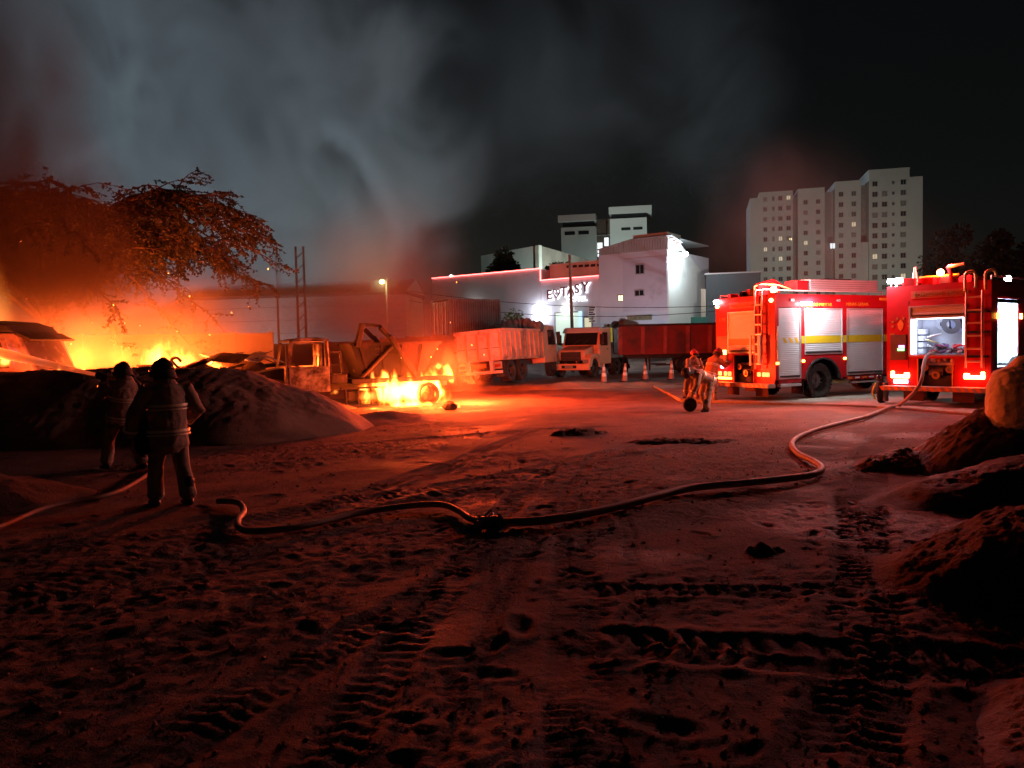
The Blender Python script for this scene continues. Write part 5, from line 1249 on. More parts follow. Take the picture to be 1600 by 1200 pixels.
def twin(x, z, w_, h_, mt):
    key = (w_, h_, mt.name)
    if key not in wsrc:
        mb = MB(); mb.bb(-w_ / 2, w_ / 2, -0.03, 0.02, -h_ / 2, h_ / 2)
        o = mb.build('window', mt, T, loc=(x, -0.02, z))
        f = MB(); e = 0.07
        for a, b, c, d in ((-w_ / 2 - e, -w_ / 2, -h_ / 2 - e, h_ / 2 + e), (w_ / 2, w_ / 2 + e, -h_ / 2 - e, h_ / 2 + e), (-w_ / 2, w_ / 2, -h_ / 2 - e, -h_ / 2), (-0.03, 0.03, -h_ / 2, h_ / 2)): f.bb(a, b, -0.08, -0.031, c, d)
        fo = f.build('window_frame', WINF, o); wsrc[key] = (o, fo)
    else:
        s_, f_ = wsrc[key]; o = inst(s_, T, (x, -0.02, z)); inst(f_, o, (0, 0, 0))
WDK = mat('tower_glass', (0.035, 0.04, 0.04), 0.2)
rr = random.Random(3)
WCU = mat('tower_curtain', (0.24, 0.23, 0.2), 0.8); WBL = mat('tower_blind', (0.1, 0.1, 0.09), 0.6); WDM = emat('tower_dim_room', (0.9, 0.7, 0.4), 0.5)
def wm():
    q = rr.random(); return WDK if q < 0.62 else (WBL if q < 0.82 else (WCU if q < 0.96 else WDM))
fl = 1.79
ztop = zt_(275, 1400)
for r_ in range(12):
    z = ztop - 0.3 - r_ * fl
    if z < 1: break
    for x, w_, h_ in ((20.95, 0.75, 0.8), (22.5, 0.75, 0.8), (23.9, 0.3, 0.45), (25.5, 0.75, 0.8)):
        if r_ == 0 and x == 22.5: continue
        twin(x, z, w_, h_, wm())
    z2 = z - 1.4
    if z2 > 1:
        for x in (15.4, 17.5): twin(x, z2, 0.65, 0.75, wm())
    z3 = z - 2.4
    if z3 > 1:
        for x in (9.5, 11.6): twin(x, z3, 0.6, 0.7, wm())
    z4 = z - 1.4
    if z4 > 1:
        for x, w_ in ((2.6, 0.55), (4.0, 0.3), (5.2, 0.6), (6.6, 0.65)): twin(x, z4, w_, 0.7, wm())
twin(14.0, zt_(377, 1306), 0.8, 0.9, LITWINW); twin(6.9, zt_(364, 1238), 0.45, 0.4, LITWIN)

# ------------------------------------------------------------------ left: terrace, long wall, panel wall, long white shed
TERR = soil('terrace_earth', (0.12, 0.07, 0.05), (0.18, 0.11, 0.08), 0.6)
a = at(700, 512, 37.0); b = at(430, 478, 35.0)
tw = MB(); tw.prism([(b.x - 14, 40.2), (a.x - 0.2, 38.2), (a.x + 2.5, 50), (a.x + 4.5, 62), (b.x - 40, 62), (b.x - 40, 42)], -0.3, 2.25, 'z'); tag(tw.build('terrace', TERR), kind='structure')
def panel_wall(name, label, p0, p1, h0, h1, n, mt, cat='wall', post=True, courses=1):
    T = empty(name, (p0.x, p0.y, 0), 0, label, cat)
    d = Vector((p1.x - p0.x, p1.y - p0.y, 0)); L = d.length; d.normalize(); ang = math.atan2(d.y, d.x); nn = Vector((-d.y, d.x, 0))
    rr = random.Random(n)
    for k in range(n):
        for c in range(courses):
            t0, t1 = (k + 0.01) / n, (k + 0.99) / n
            h = h0 + (h1 - h0) * (k + 0.5) / n
            z0, z1 = h * c / courses + (0.006 if c else -0.3), h * (c + 1) / courses - 0.006
            m_ = d * (L * (t0 + t1) / 2)
            MB().box((0, 0, 0), (L * (t1 - t0) - 0.1, 0.12, z1 - z0)).build('wall_panel', mt, T, loc=(m_.x, m_.y, (z0 + z1) / 2), rot=(rr.uniform(-0.01, 0.01), 0, ang))
    if post:
        for k in range(n + 1):
            m_ = d * (L * k / n); h = h0 + (h1 - h0) * k / n
            MB().box((0, 0, 0), (0.16, 0.2, h + 0.35)).build('wall_post', mt, T, loc=(m_.x, m_.y, (h - 0.25) / 2), rot=(0, 0, ang))
    return T
WALLM = mat('old_wall_render', (0.36, 0.28, 0.22), 0.9, 0, 0.3, 0.7, (0.2, 0.14, 0.1), 0.4, bump=0.3, bscale=10)
panel_wall('panel_wall', 'firelit concrete panel wall behind the debris and the tree', at(-120, 560, 31), at(425, 560, 32.5), 2.75, 2.65, 9, WALLM, courses=2)
panel_wall('boundary_wall', 'long dim boundary wall behind the burnt skip loader truck', at(428, 560, 34.5), at(716, 560, 37.2), 2.1, 2.5, 7, mat('dimmed_wall_render', (0.06, 0.05, 0.048), 0.9, 0, 0.4, 0.7, (0.03, 0.025, 0.022), 0.4, bump=0.3, bscale=10))  # wall render darkened in colour to look dim and hazy
w0 = at(300, 470, 78)
T = empty('long_shed', (w0.x, w0.y, 2.0), R(-6), 'long pale shed with dark eave line glimpsed through the smoke behind the tree', 'building')
MB().bb(0, 22, 0, 8, 0, 5.2).build('wall', PLASTW, T); MB().bb(-0.3, 22.3, -0.6, 8.3, 5.2, 5.45).build('eave', mat('shed_eave', (0.15, 0.13, 0.13), 0.7), T)
MB().prism([(-0.6, 5.451), (8.3, 5.451), (3.9, 7.0)], -0.2, 22.2, 'x').build('roof', METR, T)
for k in range(3): MB().bb(0.05, 21.95, -0.12, -0.001, 1.6 + 1.3 * k, 1.68 + 1.3 * k).build('wall_rail', METR, T)
uplight('added unseen floodlight on the terrace aimed at the long pale shed', (w0.x + 8, 66), (w0.x + 10, 78, 5), 900, (0.85, 0.92, 1.0), 130)  # another added light, for the shed wall

# ------------------------------------------------------------------ poles and wires
def pole(name, label, px, pyb, pyt, Y, r=0.1, cross=True, lean=0.0, double=False):
    p = at(px, pyb, Y); t = at(px, pyt, Y); z0 = min(hz(p.x, p.y), p.z) - 0.1
    T = empty(name, (p.x, p.y, 0), 0, label, 'pole')
    if double:
        for s in (-0.22, 0.22): MB().cyl((s, 0, z0), (s, 0, t.z), r * 0.7, r * 0.55, 8).build('mast_leg', CONC, T)
        for k in range(9): MB().beam((-0.22, 0, 1.5 + k * (t.z - 1.5) / 9), (0.22, 0, 1.5 + (k + 0.6) * (t.z - 1.5) / 9), 0.05, 0.05).build('brace', CONC, T)
    else:
        MB().cyl((0, 0, z0), (lean, 0, t.z), r, r * 0.7, 10).build('shaft', CONC, T)
    if cross: MB().box((lean, 0, t.z - 0.35), (1.5, 0.08, 0.1)).build('cross_arm', DARK, T)
    return T, t
pole('utility_pole', 'slim dark pole in front of the lit hotel sign', 895, 515, 398, 52, 0.13, False, -0.12)
pole('lattice_mast', 'pale lattice mast standing in the smoke right of the tree', 471, 480, 385, 44, 0.12, False, 0, True)
pole('utility_pole', 'thin pole left of the lattice mast in the smoke', 434, 480, 395, 47, 0.08, False)
def wire(label, a, b, sag):
    pts = []
    for k in range(13):
        t = k / 12; p = a.lerp(b, t); p.z -= sag * 4 * t * (1 - t); pts.append(p)
    tag(MB().tube(pts, 0.022, 5).build('overhead_wire', BLACK), label, 'wire', 'overhead wires in front of the hotel')
wire('upper overhead wire sagging across the hotel front', at(640, 455, 56), at(1120, 478, 52), 0.5)
wire('lower overhead wire sagging across the hotel front', at(640, 470, 56), at(1120, 486, 52), 0.7)
# ================================================================== TREES
def leaf_mat(name, c1, c2):
    mt, t, b = _nodes(name); N, L = t.nodes, t.links
    g = N.new('ShaderNodeNewGeometry'); mx = N.new('ShaderNodeMix'); mx.data_type = 'RGBA'
    L.new(g.outputs['Random Per Island'], mx.inputs['Factor']); mx.inputs['A'].default_value = (*c1, 1); mx.inputs['B'].default_value = (*c2, 1)
    L.new(mx.outputs['Result'], b.inputs['Base Color']); b.inputs['Roughness'].default_value = 0.7
    tr = N.new('ShaderNodeBsdfTranslucent'); L.new(mx.outputs['Result'], tr.inputs['Color'])
    ms = N.new('ShaderNodeMixShader'); ms.inputs[0].default_value = 0.3
    L.new(b.outputs[0], ms.inputs[1]); L.new(tr.outputs[0], ms.inputs[2]); L.new(ms.outputs[0], N['Material Output'].inputs['Surface'])
    return mt
LEAF = leaf_mat('leaf_green', (0.03, 0.036, 0.018), (0.065, 0.07, 0.03))
LEAF2 = leaf_mat('red_lit_leaf', (0.11, 0.065, 0.04), (0.2, 0.115, 0.075))  # reddish light put into the leaf colour
BARK = mat('bark', (0.09, 0.065, 0.05), 0.95, 0, 0.4, 4, bump=0.6, bscale=20)
def leaves_mesh(name, P, D, S, mt, parent, rng):
    """P centres, D directions, S lengths: each leaf a bent two-quad blade"""
    n = len(P); P = np.asarray(P); D = np.asarray(D); S = np.asarray(S)[:, None]
    D = D / (np.linalg.norm(D, axis=1, keepdims=True) + 1e-9)
    rnd = rng.normal(size=(n, 3)); rnd[:, 2] += 0.6
    W = np.cross(D, rnd); W /= (np.linalg.norm(W, axis=1, keepdims=True) + 1e-9)
    Nn = np.cross(W, D)
    wd = S * 0.3
    v = np.stack([P, P + D * S * 0.5 + W * wd + Nn * S * 0.06, P + D * S, P + D * S * 0.5 - W * wd + Nn * S * 0.06], 1).reshape(-1, 3)
    f = (np.arange(n)[:, None] * 4 + np.array([[0, 1, 2, 3]])).reshape(-1)
    me = bpy.data.meshes.new(name); me.vertices.add(len(v)); me.vertices.foreach_set('co', v.astype(np.float32).ravel())
    me.loops.add(n * 4); me.loops.foreach_set('vertex_index', f.astype(np.int32))
    me.polygons.add(n); me.polygons.foreach_set('loop_start', np.arange(0, n * 4, 4, dtype=np.int32)); me.polygons.foreach_set('loop_total', np.full(n, 4, dtype=np.int32))
    me.update(calc_edges=True); me.materials.append(mt)
    o = bpy.data.objects.new(name, me); COL.objects.link(o); o.parent = parent
    return o

def umbrella_tree(base, label, H, RAD, seed, nlimb=11, leafn=20, az0=-180, az1=180, trunk=0.24, lsize=0.2, nlow=0):
    T = empty('tree', base, 0, label, 'tree')
    rr = random.Random(seed); rng = np.random.RandomState(seed)
    wood = MB(); LP, LD, LS = [], [], []
    fork = H * 0.3
    wood.tube([(0, 0, -0.2), (0.05, 0.02, fork * 0.5), (0.0, 0.0, fork)], [trunk * 1.25, trunk, trunk * 0.85], 10)
    def twig(p, d, L):
        pts = [p]; dd = d.normalized()
        for k in range(5):
            dd = (dd + Vector((rr.uniform(-0.25, 0.25), rr.uniform(-0.25, 0.25), rr.uniform(-0.2, 0.1)))).normalized()
            pts.append(pts[-1] + dd * L / 5)
        wood.tube(pts, [0.016, 0.014, 0.012, 0.01, 0.008, 0.005], 4, False)
        for k in range(leafn):
            t = rr.uniform(0.15, 1.0) * 5; i = min(4, int(t)); q = pts[i].lerp(pts[i + 1], t - i)
            dl = (pts[i + 1] - pts[i]).normalized(); sd = Vector((rr.uniform(-1, 1), rr.uniform(-1, 1), rr.uniform(-0.7, 0.4)))
            LP.append(q); LD.append(dl * 0.5 + sd); LS.append(lsize * rr.uniform(0.6, 1.3))
    for i in range(nlimb):
        az = R(az0 + (az1 - az0) * (i + rr.uniform(0.2, 0.8)) / nlimb)
        reach = RAD * rr.uniform(0.75, 1.05); top = H * rr.uniform(0.78, 1.0)
        e = Vector((math.cos(az) * reach, math.sin(az) * reach, top - reach * rr.uniform(0.32, 0.52)))
        c1 = Vector((math.cos(az) * reach * 0.25, math.sin(az) * reach * 0.25, fork + (top - fork) * 0.75))
        c2 = Vector((math.cos(az) * reach * 0.6, math.sin(az) * reach * 0.6, top))
        P0 = Vector((0, 0, fork))
        pts = []
        for k in range(15):
            t = k / 14
            p = P0 * (1 - t) ** 3 + c1 * (3 * t * (1 - t) ** 2) + c2 * (3 * t * t * (1 - t)) + e * t ** 3
            pts.append(p + Vector((rr.uniform(-0.09, 0.09), rr.uniform(-0.09, 0.09), rr.uniform(-0.07, 0.07))) * (k > 0))
        wood.tube(pts, [trunk * 0.55 * (1 - 0.93 * k / 14) + 0.012 for k in range(15)], 7)
        for k in range(4, 15):
            for q in range(3):
                az2 = az + rr.uniform(-1.4, 1.4); L = RAD * rr.uniform(0.12, 0.32)
                d = Vector((math.cos(az2), math.sin(az2), rr.uniform(-0.35, 0.4)))
                s0 = pts[k]; sp = [s0]
                for j in range(5):
                    d = (d + Vector((rr.uniform(-0.2, 0.2), rr.uniform(-0.2, 0.2), -0.07 + rr.uniform(-0.1, 0.08)))).normalized(); sp.append(sp[-1] + d * L / 5)
                wood.tube(sp, [0.035, 0.03, 0.026, 0.02, 0.016, 0.01], 5, False)
                for j in range(1, 6):
                    for z in range(1 + (j % 2)): twig(sp[j], d + Vector((rr.uniform(-1, 1), rr.uniform(-1, 1), rr.uniform(-0.75, 0.2))), rr.uniform(0.5, 1.25))
    for i in range(nlow):
        az = R(rr.uniform(-120, 60)); reach = RAD * rr.uniform(0.45, 0.95); zt = H * rr.uniform(0.45, 0.62); ze = rr.uniform(1.9, 3.6)
        pts = []
        for k in range(12):
            t = k / 11
            pts.append(Vector((math.cos(az) * reach * t, math.sin(az) * reach * t, fork + (zt - fork) * math.sin(min(1.0, t * 1.6) * math.pi / 2) - (zt - ze) * max(0, t - 0.45) ** 1.5 * 2.4)) + Vector((rr.uniform(-0.1, 0.1), rr.uniform(-0.1, 0.1), rr.uniform(-0.1, 0.1))))
        wood.tube(pts, [0.07 * (1 - 0.9 * k / 11) + 0.008 for k in range(12)], 6)
        for k in range(4, 12):
            for q in range(3): twig(pts[k], Vector((rr.uniform(-1, 1), rr.uniform(-1, 1), rr.uniform(-1.0, 0.3))), rr.uniform(0.5, 1.3))
    wood.build('trunk', BARK, T, smooth=True)
    leaves_mesh('crown', LP, LD, LS, LEAF, T, rng)
    return T
tb = gnd(165, 604); 
umbrella_tree((-17.4, 29.0, 0), 'large spreading tree on the left, its drooping branches lit from below by the fire', 9.9, 7.3, 11, 17, 24, lsize=0.13, nlow=9)
umbrella_tree((-21.0, 26.0, 0), 'dark tree at the left edge half hidden by brown smoke', 8.8, 5.4, 5, 9, 9)

def bush_tree(base, label, H, RAD, seed, n=2500, lsize=0.35, mt=LEAF, cat='tree', group=None, name='tree', trunk=0.15, low=0.25):
    T = empty(name, base, 0, label, cat, group)
    rr = random.Random(seed); rng = np.random.RandomState(seed)
    wood = MB(); wood.tube([(0, 0, -0.2), (0.05, 0, H * 0.35), (0, 0.05, H * 0.6)], [trunk, trunk * 0.8, trunk * 0.4], 8)
    cl = []
    for k in range(11):
        a = rr.uniform(0, 6.28); r_ = RAD * rr.uniform(0.2, 0.85); z = H * rr.uniform(low, 0.92)
        c = Vector((math.cos(a) * r_ * (1.1 - 0.6 * z / H), math.sin(a) * r_ * (1.1 - 0.6 * z / H), z)); cl.append((c, RAD * rr.uniform(0.22, 0.45)))
        wood.tube([(0, 0, H * 0.3), (c.x * 0.4, c.y * 0.4, (H * 0.3 + c.z) / 2 + 0.1), c], [trunk * 0.5, trunk * 0.3, 0.02], 5, False)
    LP, LD, LS = [], [], []
    for k in range(n):
        c, r_ = cl[rr.randrange(len(cl))]
        d = Vector((rr.gauss(0, 1), rr.gauss(0, 1), rr.gauss(0, 0.8))).normalized()
        LP.append(c + d * r_ * (rr.uniform(0.2, 1) ** 0.5)); LD.append(d + Vector((rr.uniform(-0.6, 0.6), rr.uniform(-0.6, 0.6), -0.3))); LS.append(lsize * rr.uniform(0.6, 1.3))
    wood.build('trunk', BARK, T); leaves_mesh('crown', LP, LD, LS, mt, T, rng)
    return T
p = at(790, 425, 84); bush_tree((p.x, p.y, 2), 'dark bushy tree against the low pale building behind the hotel', 10.6, 2.6, 3, 2600, 0.42, low=0.55)
p = at(857, 425, 80); bush_tree((p.x, p.y, 2), 'dark shrub behind the step in the neon edge', 8.6, 1.5, 4, 1300, 0.36, low=0.6)
p = at(880, 425, 78); bush_tree((p.x, p.y, 2), 'round dark shrub left of the yellow lamp behind the hotel', 8.6, 1.7, 6, 1500, 0.36, low=0.6)
p = at(1490, 440, 95); bush_tree((p.x, p.y, 2), 'reddish bare-looking tree right of the apartment tower', 13.2, 5.2, 8, 3400, 0.5, LEAF2, low=0.4)
p = at(1545, 440, 90); bush_tree((p.x, p.y, 2), 'reddish tree above the second fire engine', 12.5, 4.6, 9, 3000, 0.5, LEAF2, low=0.4)
p = at(1600, 440, 92); bush_tree((p.x, p.y, 2), 'dim tree at the right edge behind the white lamp', 11.0, 4.2, 10, 2400, 0.5, LEAF2, low=0.4)
p = at(800, 505, 56); bush_tree((p.x, p.y, 1.0), 'yellow green bush at the hotel wall behind the tarpaulin', 3.4, 1.3, 13, 900, 0.25, leaf_mat('bright_leaf', (0.12, 0.16, 0.03), (0.25, 0.28, 0.06)), 'bush', None, 'bush', 0.06)
# ================================================================== PEOPLE
def limb(mb, pts, radii, ref=(1, 0, 0), n=12):
    pts = [Vector(p) for p in pts]; ref = Vector(ref); m_ = len(pts)
    rad = [r if isinstance(r, (tuple, list)) else (r, r) for r in radii]
    # rounded ends
    d0 = (pts[0] - pts[1]).normalized(); d1_ = (pts[-1] - pts[-2]).normalized()
    r0, r1 = min(rad[0]), min(rad[-1])
    P = [pts[0] + d0 * r0 * 0.55] + pts + [pts[-1] + d1_ * r1 * 0.55]
    Q = [(rad[0][0] * 0.55, rad[0][1] * 0.55)] + rad + [(rad[-1][0] * 0.55, rad[-1][1] * 0.55)]
    V = []; F = []
    for i, p in enumerate(P):
        d = P[min(i + 1, len(P) - 1)] - P[max(i - 1, 0)]; d.normalize()
        x = ref - d * ref.dot(d)
        if x.length < 1e-3: x = d.orthogonal()
        x.normalize(); y = d.cross(x)
        for k in range(n):
            t = 2 * math.pi * k / n
            V.append(p + x * (Q[i][0] * math.cos(t)) + y * (Q[i][1] * math.sin(t)))
    for i in range(len(P) - 1):
        for k in range(n): F.append((i * n + k, i * n + (k + 1) % n, (i + 1) * n + (k + 1) % n, (i + 1) * n + k))
    F += [tuple(range(n))[::-1], tuple(range((len(P) - 1) * n, len(P) * n))]
    mb.add(V, F)
def organic(mb, name, mt, parent, voxel=0.012, smooth=2, folds=0.0, seed=0):
    me = bpy.data.meshes.new('tmp'); me.from_pydata(mb.v, [], mb.f)
    bm = bmesh.new(); bm.from_mesh(me); bmesh.ops.recalc_face_normals(bm, faces=bm.faces); bm.to_mesh(me); bm.free()
    tmp = bpy.data.objects.new('tmp', me); COL.objects.link(tmp)
    r = tmp.modifiers.new('r', 'REMESH'); r.mode = 'VOXEL'; r.voxel_size = voxel
    s = tmp.modifiers.new('s', 'SMOOTH'); s.iterations = smooth; s.factor = 0.5
    dg = bpy.context.evaluated_depsgraph_get(); dg.update()
    me2 = bpy.data.meshes.new_from_object(tmp.evaluated_get(dg)); me2.name = name
    bpy.data.objects.remove(tmp)
    if folds:
        n = len(me2.vertices); co = np.empty(n * 3, np.float32); me2.vertices.foreach_get('co', co); co = co.reshape(-1, 3)
        no = np.empty(n * 3, np.float32); me2.vertices.foreach_get('normal', no); no = no.reshape(-1, 3)
        a = fbm(co[:, 0] + co[:, 1] * 0.8, co[:, 2] * 1.7 + co[:, 1] * 0.5, 9.0, 3, seed)
        b = np.abs(fbm(co[:, 0] * 1.4 - co[:, 1], co[:, 2] * 0.9, 6.0, 2, seed + 4))
        co += no * ((a * 0.7 + b * 0.8 - 0.25) * folds)[:, None]
        me2.vertices.foreach_set('co', co.ravel()); me2.update()
    me2.materials.clear(); me2.materials.append(mt)
    for p in me2.polygons: p.use_smooth = True
    o = bpy.data.objects.new(name, me2); COL.objects.link(o); o.parent = parent
    return o
SKIN = mat('skin', (0.36, 0.2, 0.14), 0.6, 0, 0.1, 8)
COATM = mat('turnout_coat_khaki', (0.34, 0.26, 0.19), 0.85, 0, 0.25, 5, (0.08, 0.055, 0.04), 0.25, bump=0.4, bscale=70)
TROUM = mat('turnout_trousers', (0.34, 0.265, 0.19), 0.85, 0, 0.25, 5, (0.08, 0.055, 0.04), 0.3, bump=0.4, bscale=70)
STRIPE = mat('reflective_tape_cloth', (0.8, 0.74, 0.5), 0.4, 0.2, 0.15, 9)
HELM = mat('dark_helmet', (0.06, 0.05, 0.045), 0.35, 0, 0.2, 6)
HELMR = mat('red_helmet', (0.4, 0.03, 0.03), 0.35, 0, 0.2, 6)
GLOVE = mat('glove_leather', (0.14, 0.1, 0.07), 0.8, 0, 0.3, 9)
BOOT = mat('black_boot', (0.02, 0.02, 0.02), 0.5, 0, 0.2, 9)

def glove(parent, wrist, d, palm_n, side, curl=0.6, scale=1.0):
    """hand from the wrist along d; palm faces palm_n; side=+1 thumb toward +cross"""
    d = Vector(d).normalized(); nn = Vector(palm_n); nn = (nn - d * nn.dot(d)).normalized(); w_ = d.cross(nn) * side
    wrist = Vector(wrist); mb = MB(); s = scale
    limb(mb, [wrist - d * 0.03 * s, wrist + d * 0.03 * s, wrist + d * 0.095 * s], [(0.036 * s, 0.03 * s), (0.045 * s, 0.024 * s), (0.05 * s, 0.02 * s)], w_, 12)
    for k, (off, L) in enumerate(((0.036, 0.082), (0.012, 0.092), (-0.012, 0.086), (-0.035, 0.066))):
        b0 = wrist + d * 0.09 * s + w_ * off * s
        a1, a2, a3 = curl * 0.7, curl * 1.5, curl * 2.1
        p1 = b0 + (d * math.cos(a1) + nn * math.sin(a1)) * L * 0.45 * s
        p2 = p1 + (d * math.cos(a2) + nn * math.sin(a2)) * L * 0.33 * s
        p3 = p2 + (d * math.cos(a3) + nn * math.sin(a3)) * L * 0.24 * s
        limb(mb, [b0 - d * 0.02 * s, b0, p1, p2, p3], [0.012 * s, 0.0125 * s, 0.0115 * s, 0.0105 * s, 0.0095 * s], w_, 8)
    t0 = wrist + d * 0.03 * s + w_ * 0.035 * s
    t1 = t0 + (d * 0.6 + w_ * 0.6 + nn * 0.35).normalized() * 0.045 * s; t2 = t1 + (d * 0.8 + nn * 0.6).normalized() * 0.035 * s
    limb(mb, [t0 - w_ * 0.01, t0, t1, t2], [0.014 * s, 0.015 * s, 0.0125 * s, 0.011 * s], nn, 8)
    return organic(mb, 'glove', GLOVE, parent, 0.0055, 1)

def person(loc, rz, label, J, helm=HELM, coatm=COATM, group='firefighters at the scene', look=(0, 1, 0), curlL=0.7, curlR=0.7, seed=1, palmL=None, palmR=None, scale=1.0, flap=True):
    T = empty('person', loc, rz, label, 'person', group); T.scale = (scale,) * 3
    V = {k: Vector(v) for k, v in J.items()}
    pel, che, nec, hea = V['pelvis'], V['chest'], V['neck'], V['head']
    side = (V['shR'] - V['shL']).normalized()
    sp = (che - pel).normalized()
    up = (hea - nec).normalized(); look = Vector(look); look = (look - up * look.dot(up)).normalized(); hs_ = look.cross(up)
    HM = Matrix((hs_, look, up)).transposed()
    # body: one continuous surface, head to ankles
    b = MB()
    limb(b, [pel - sp * 0.06, pel + sp * 0.05, pel.lerp(che, 0.5), che, che.lerp(nec, 0.6), nec], [(0.16, 0.11), (0.155, 0.105), (0.14, 0.1), (0.165, 0.115), (0.13, 0.085), (0.06, 0.06)], side, 14)
    limb(b, [nec - up * 0.02, nec + up * 0.05, hea - up * 0.06], [0.058, 0.055, 0.055], side, 10)
    limb(b, [hea - up * 0.1 + look * 0.025, hea - up * 0.05 + look * 0.018, hea, hea + up * 0.06, hea + up * 0.105], [(0.042, 0.05), (0.06, 0.075), (0.073, 0.092), (0.073, 0.094), (0.05, 0.066)], side, 14)
    limb(b, [hea + look * 0.085 + up * 0.012, hea + look * 0.108 - up * 0.022], [0.01, 0.015], side, 8)       # nose
    limb(b, [hea + look * 0.088 - up * 0.062 - hs_ * 0.018, hea + look * 0.09 - up * 0.062, hea + look * 0.088 - up * 0.062 + hs_ * 0.018], [0.006, 0.009, 0.006], up, 6)  # lips
    for s in (-1, 1): b.ell(hea + hs_ * 0.075 * s - look * 0.005, (0.012, 0.02, 0.03), 8, 6, HM)
    for sd in 'LR':
        limb(b, [V['sh' + sd], V['el' + sd], V['wr' + sd]], [0.055, 0.042, 0.03], side, 10)
        limb(b, [V['hip' + sd], V['kn' + sd], V['an' + sd]], [0.085, 0.06, 0.042], side, 10)
    organic(b, 'body', SKIN, T, 0.011, 1)
    e = MB()
    for s in (-1, 1): e.ell(hea + look * 0.084 + up * 0.018 + hs_ * 0.03 * s, (0.011, 0.007, 0.008), 8, 6, HM)
    e.build('eyes', mat('eye_dark', (0.03, 0.02, 0.02), 0.2), T, smooth=True)
    # trousers
    t = MB()
    limb(t, [pel + sp * 0.1, pel, pel - sp * 0.08], [(0.18, 0.13), (0.19, 0.145), (0.165, 0.13)], side, 14)
    for sd in 'LR':
        h, k, a = V['hip' + sd], V['kn' + sd], V['an' + sd]
        limb(t, [h + Vector((0, 0, 0.02)), h.lerp(k, 0.5), k, k.lerp(a, 0.45), k.lerp(a, 0.93)], [(0.118, 0.125), (0.108, 0.112), (0.092, 0.095), (0.092, 0.095), (0.1, 0.1)], side, 14)
    organic(t, 'trousers', TROUM, T, 0.013, 2, 0.014, seed)
    # coat
    c = MB(); hem = pel - sp * V.get('hem', Vector((0, 0, 0.13))).z
    limb(c, [hem, pel + sp * 0.02, pel.lerp(che, 0.5), che, che.lerp(nec, 0.45), che.lerp(nec, 0.85), nec + up * 0.015], [(0.235, 0.185), (0.225, 0.175), (0.215, 0.165), (0.23, 0.165), (0.225, 0.145), (0.175, 0.125), (0.105, 0.1)], side, 16)
    for sd in 'LR':
        s_, el, wr = V['sh' + sd], V['el' + sd], V['wr' + sd]
        limb(c, [s_.lerp(che.lerp(nec, 0.5), 0.25), s_, s_.lerp(el, 0.5), el, el.lerp(wr, 0.5), el.lerp(wr, 0.92)], [0.095, 0.095, 0.085, 0.078, 0.07, 0.068], side, 14)
    co = organic(c, 'coat', coatm, T, 0.013, 2, 0.016, seed + 20)
    # reflective bands
    def band(p, dirv, rs, rf_, h, nm='reflective_band'):
        dirv = dirv.normalized(); x = side - dirv * side.dot(dirv)
        if x.length < 0.05: x = dirv.orthogonal()
        x.normalize(); y = dirv.cross(x)
        M = Matrix((x, y, dirv)).transposed().to_4x4(); M.translation = p
        mb = MB(); V_ = []; F_ = []; n = 28
        for z in (-h, h):
            for k in range(n):
                a = 2 * math.pi * k / n; V_.append(M @ Vector((rs * math.cos(a), rf_ * math.sin(a), z)))
        for k in range(n): F_.append((k, (k + 1) % n, n + (k + 1) % n, n + k))
        mb.add(V_, F_); o = mb.build(nm, STRIPE, co, smooth=True)
    band(pel - sp * 0.02, sp, 0.247, 0.197, 0.016); band(pel - sp * 0.065, sp, 0.251, 0.201, 0.008)
    band(che - sp * 0.03, sp, 0.242, 0.178, 0.016); band(che - sp * 0.075, sp, 0.24, 0.177, 0.008)
    for sd in 'LR':
        el, wr = V['el' + sd], V['wr' + sd]; band(el.lerp(wr, 0.72), wr - el, 0.083, 0.083, 0.015)
    cl = MB(); limb(cl, [nec - up * 0.02, nec + up * 0.035], [(0.125, 0.115), (0.108, 0.105)], side, 14); organic(cl, 'collar', coatm, co, 0.01, 1)
    # helmet
    HM4 = HM.to_4x4(); HM4.translation = hea + up * 0.035
    h = MB(); sx_, sy_ = 1.0, 1.22
    prof = [(0.118, -0.035), (0.128, -0.03), (0.122, 0.0), (0.118, 0.04), (0.104, 0.08), (0.075, 0.112), (0.035, 0.128), (0.001, 0.131)]
    h.lathe(prof, 24, HM4 @ Matrix.Diagonal((sx_, sy_, 1.02, 1)))
    h.lathe([(0.118, -0.034), (0.112, -0.03), (0.1, 0.06), (0.001, 0.12)], 24, HM4 @ Matrix.Diagonal((sx_, sy_, 1, 1)))
    ho = h.build('helmet', helm, T, smooth=True)
    r_ = MB()
    for k in range(9):
        a = -1.1 + 2.2 * k / 8
        r_.ell(HM4 @ Vector((0, 0.142 * math.sin(a) * 1.02, 0.015 + 0.125 * math.cos(a))), (0.012, 0.026, 0.014), 6, 5, HM)
    r_.build('helmet_ridge', helm, ho, smooth=True)
    vz = MB(); vz.lathe([(0.129, -0.03), (0.133, 0.01), (0.124, 0.05)], 14, HM4 @ Matrix.Rotation(R(20), 4, 'Z') @ Matrix.Diagonal((1.0, 1.0, 1, 1)) @ Matrix.Translation((0, 0.03, 0.0)), R(140))
    vz.build('visor', GLASS, ho, smooth=True)
    if flap:
        nf = MB(); nf.lathe([(0.122, -0.03), (0.13, -0.08), (0.137, -0.15)], 16, HM4 @ Matrix.Rotation(R(170), 4, 'Z') @ Matrix.Diagonal((1, 1.12, 1, 1)), R(200))
        nf.build('neck_flap', mat('neck_flap_cloth', (0.1, 0.08, 0.06), 0.9), ho, smooth=True)
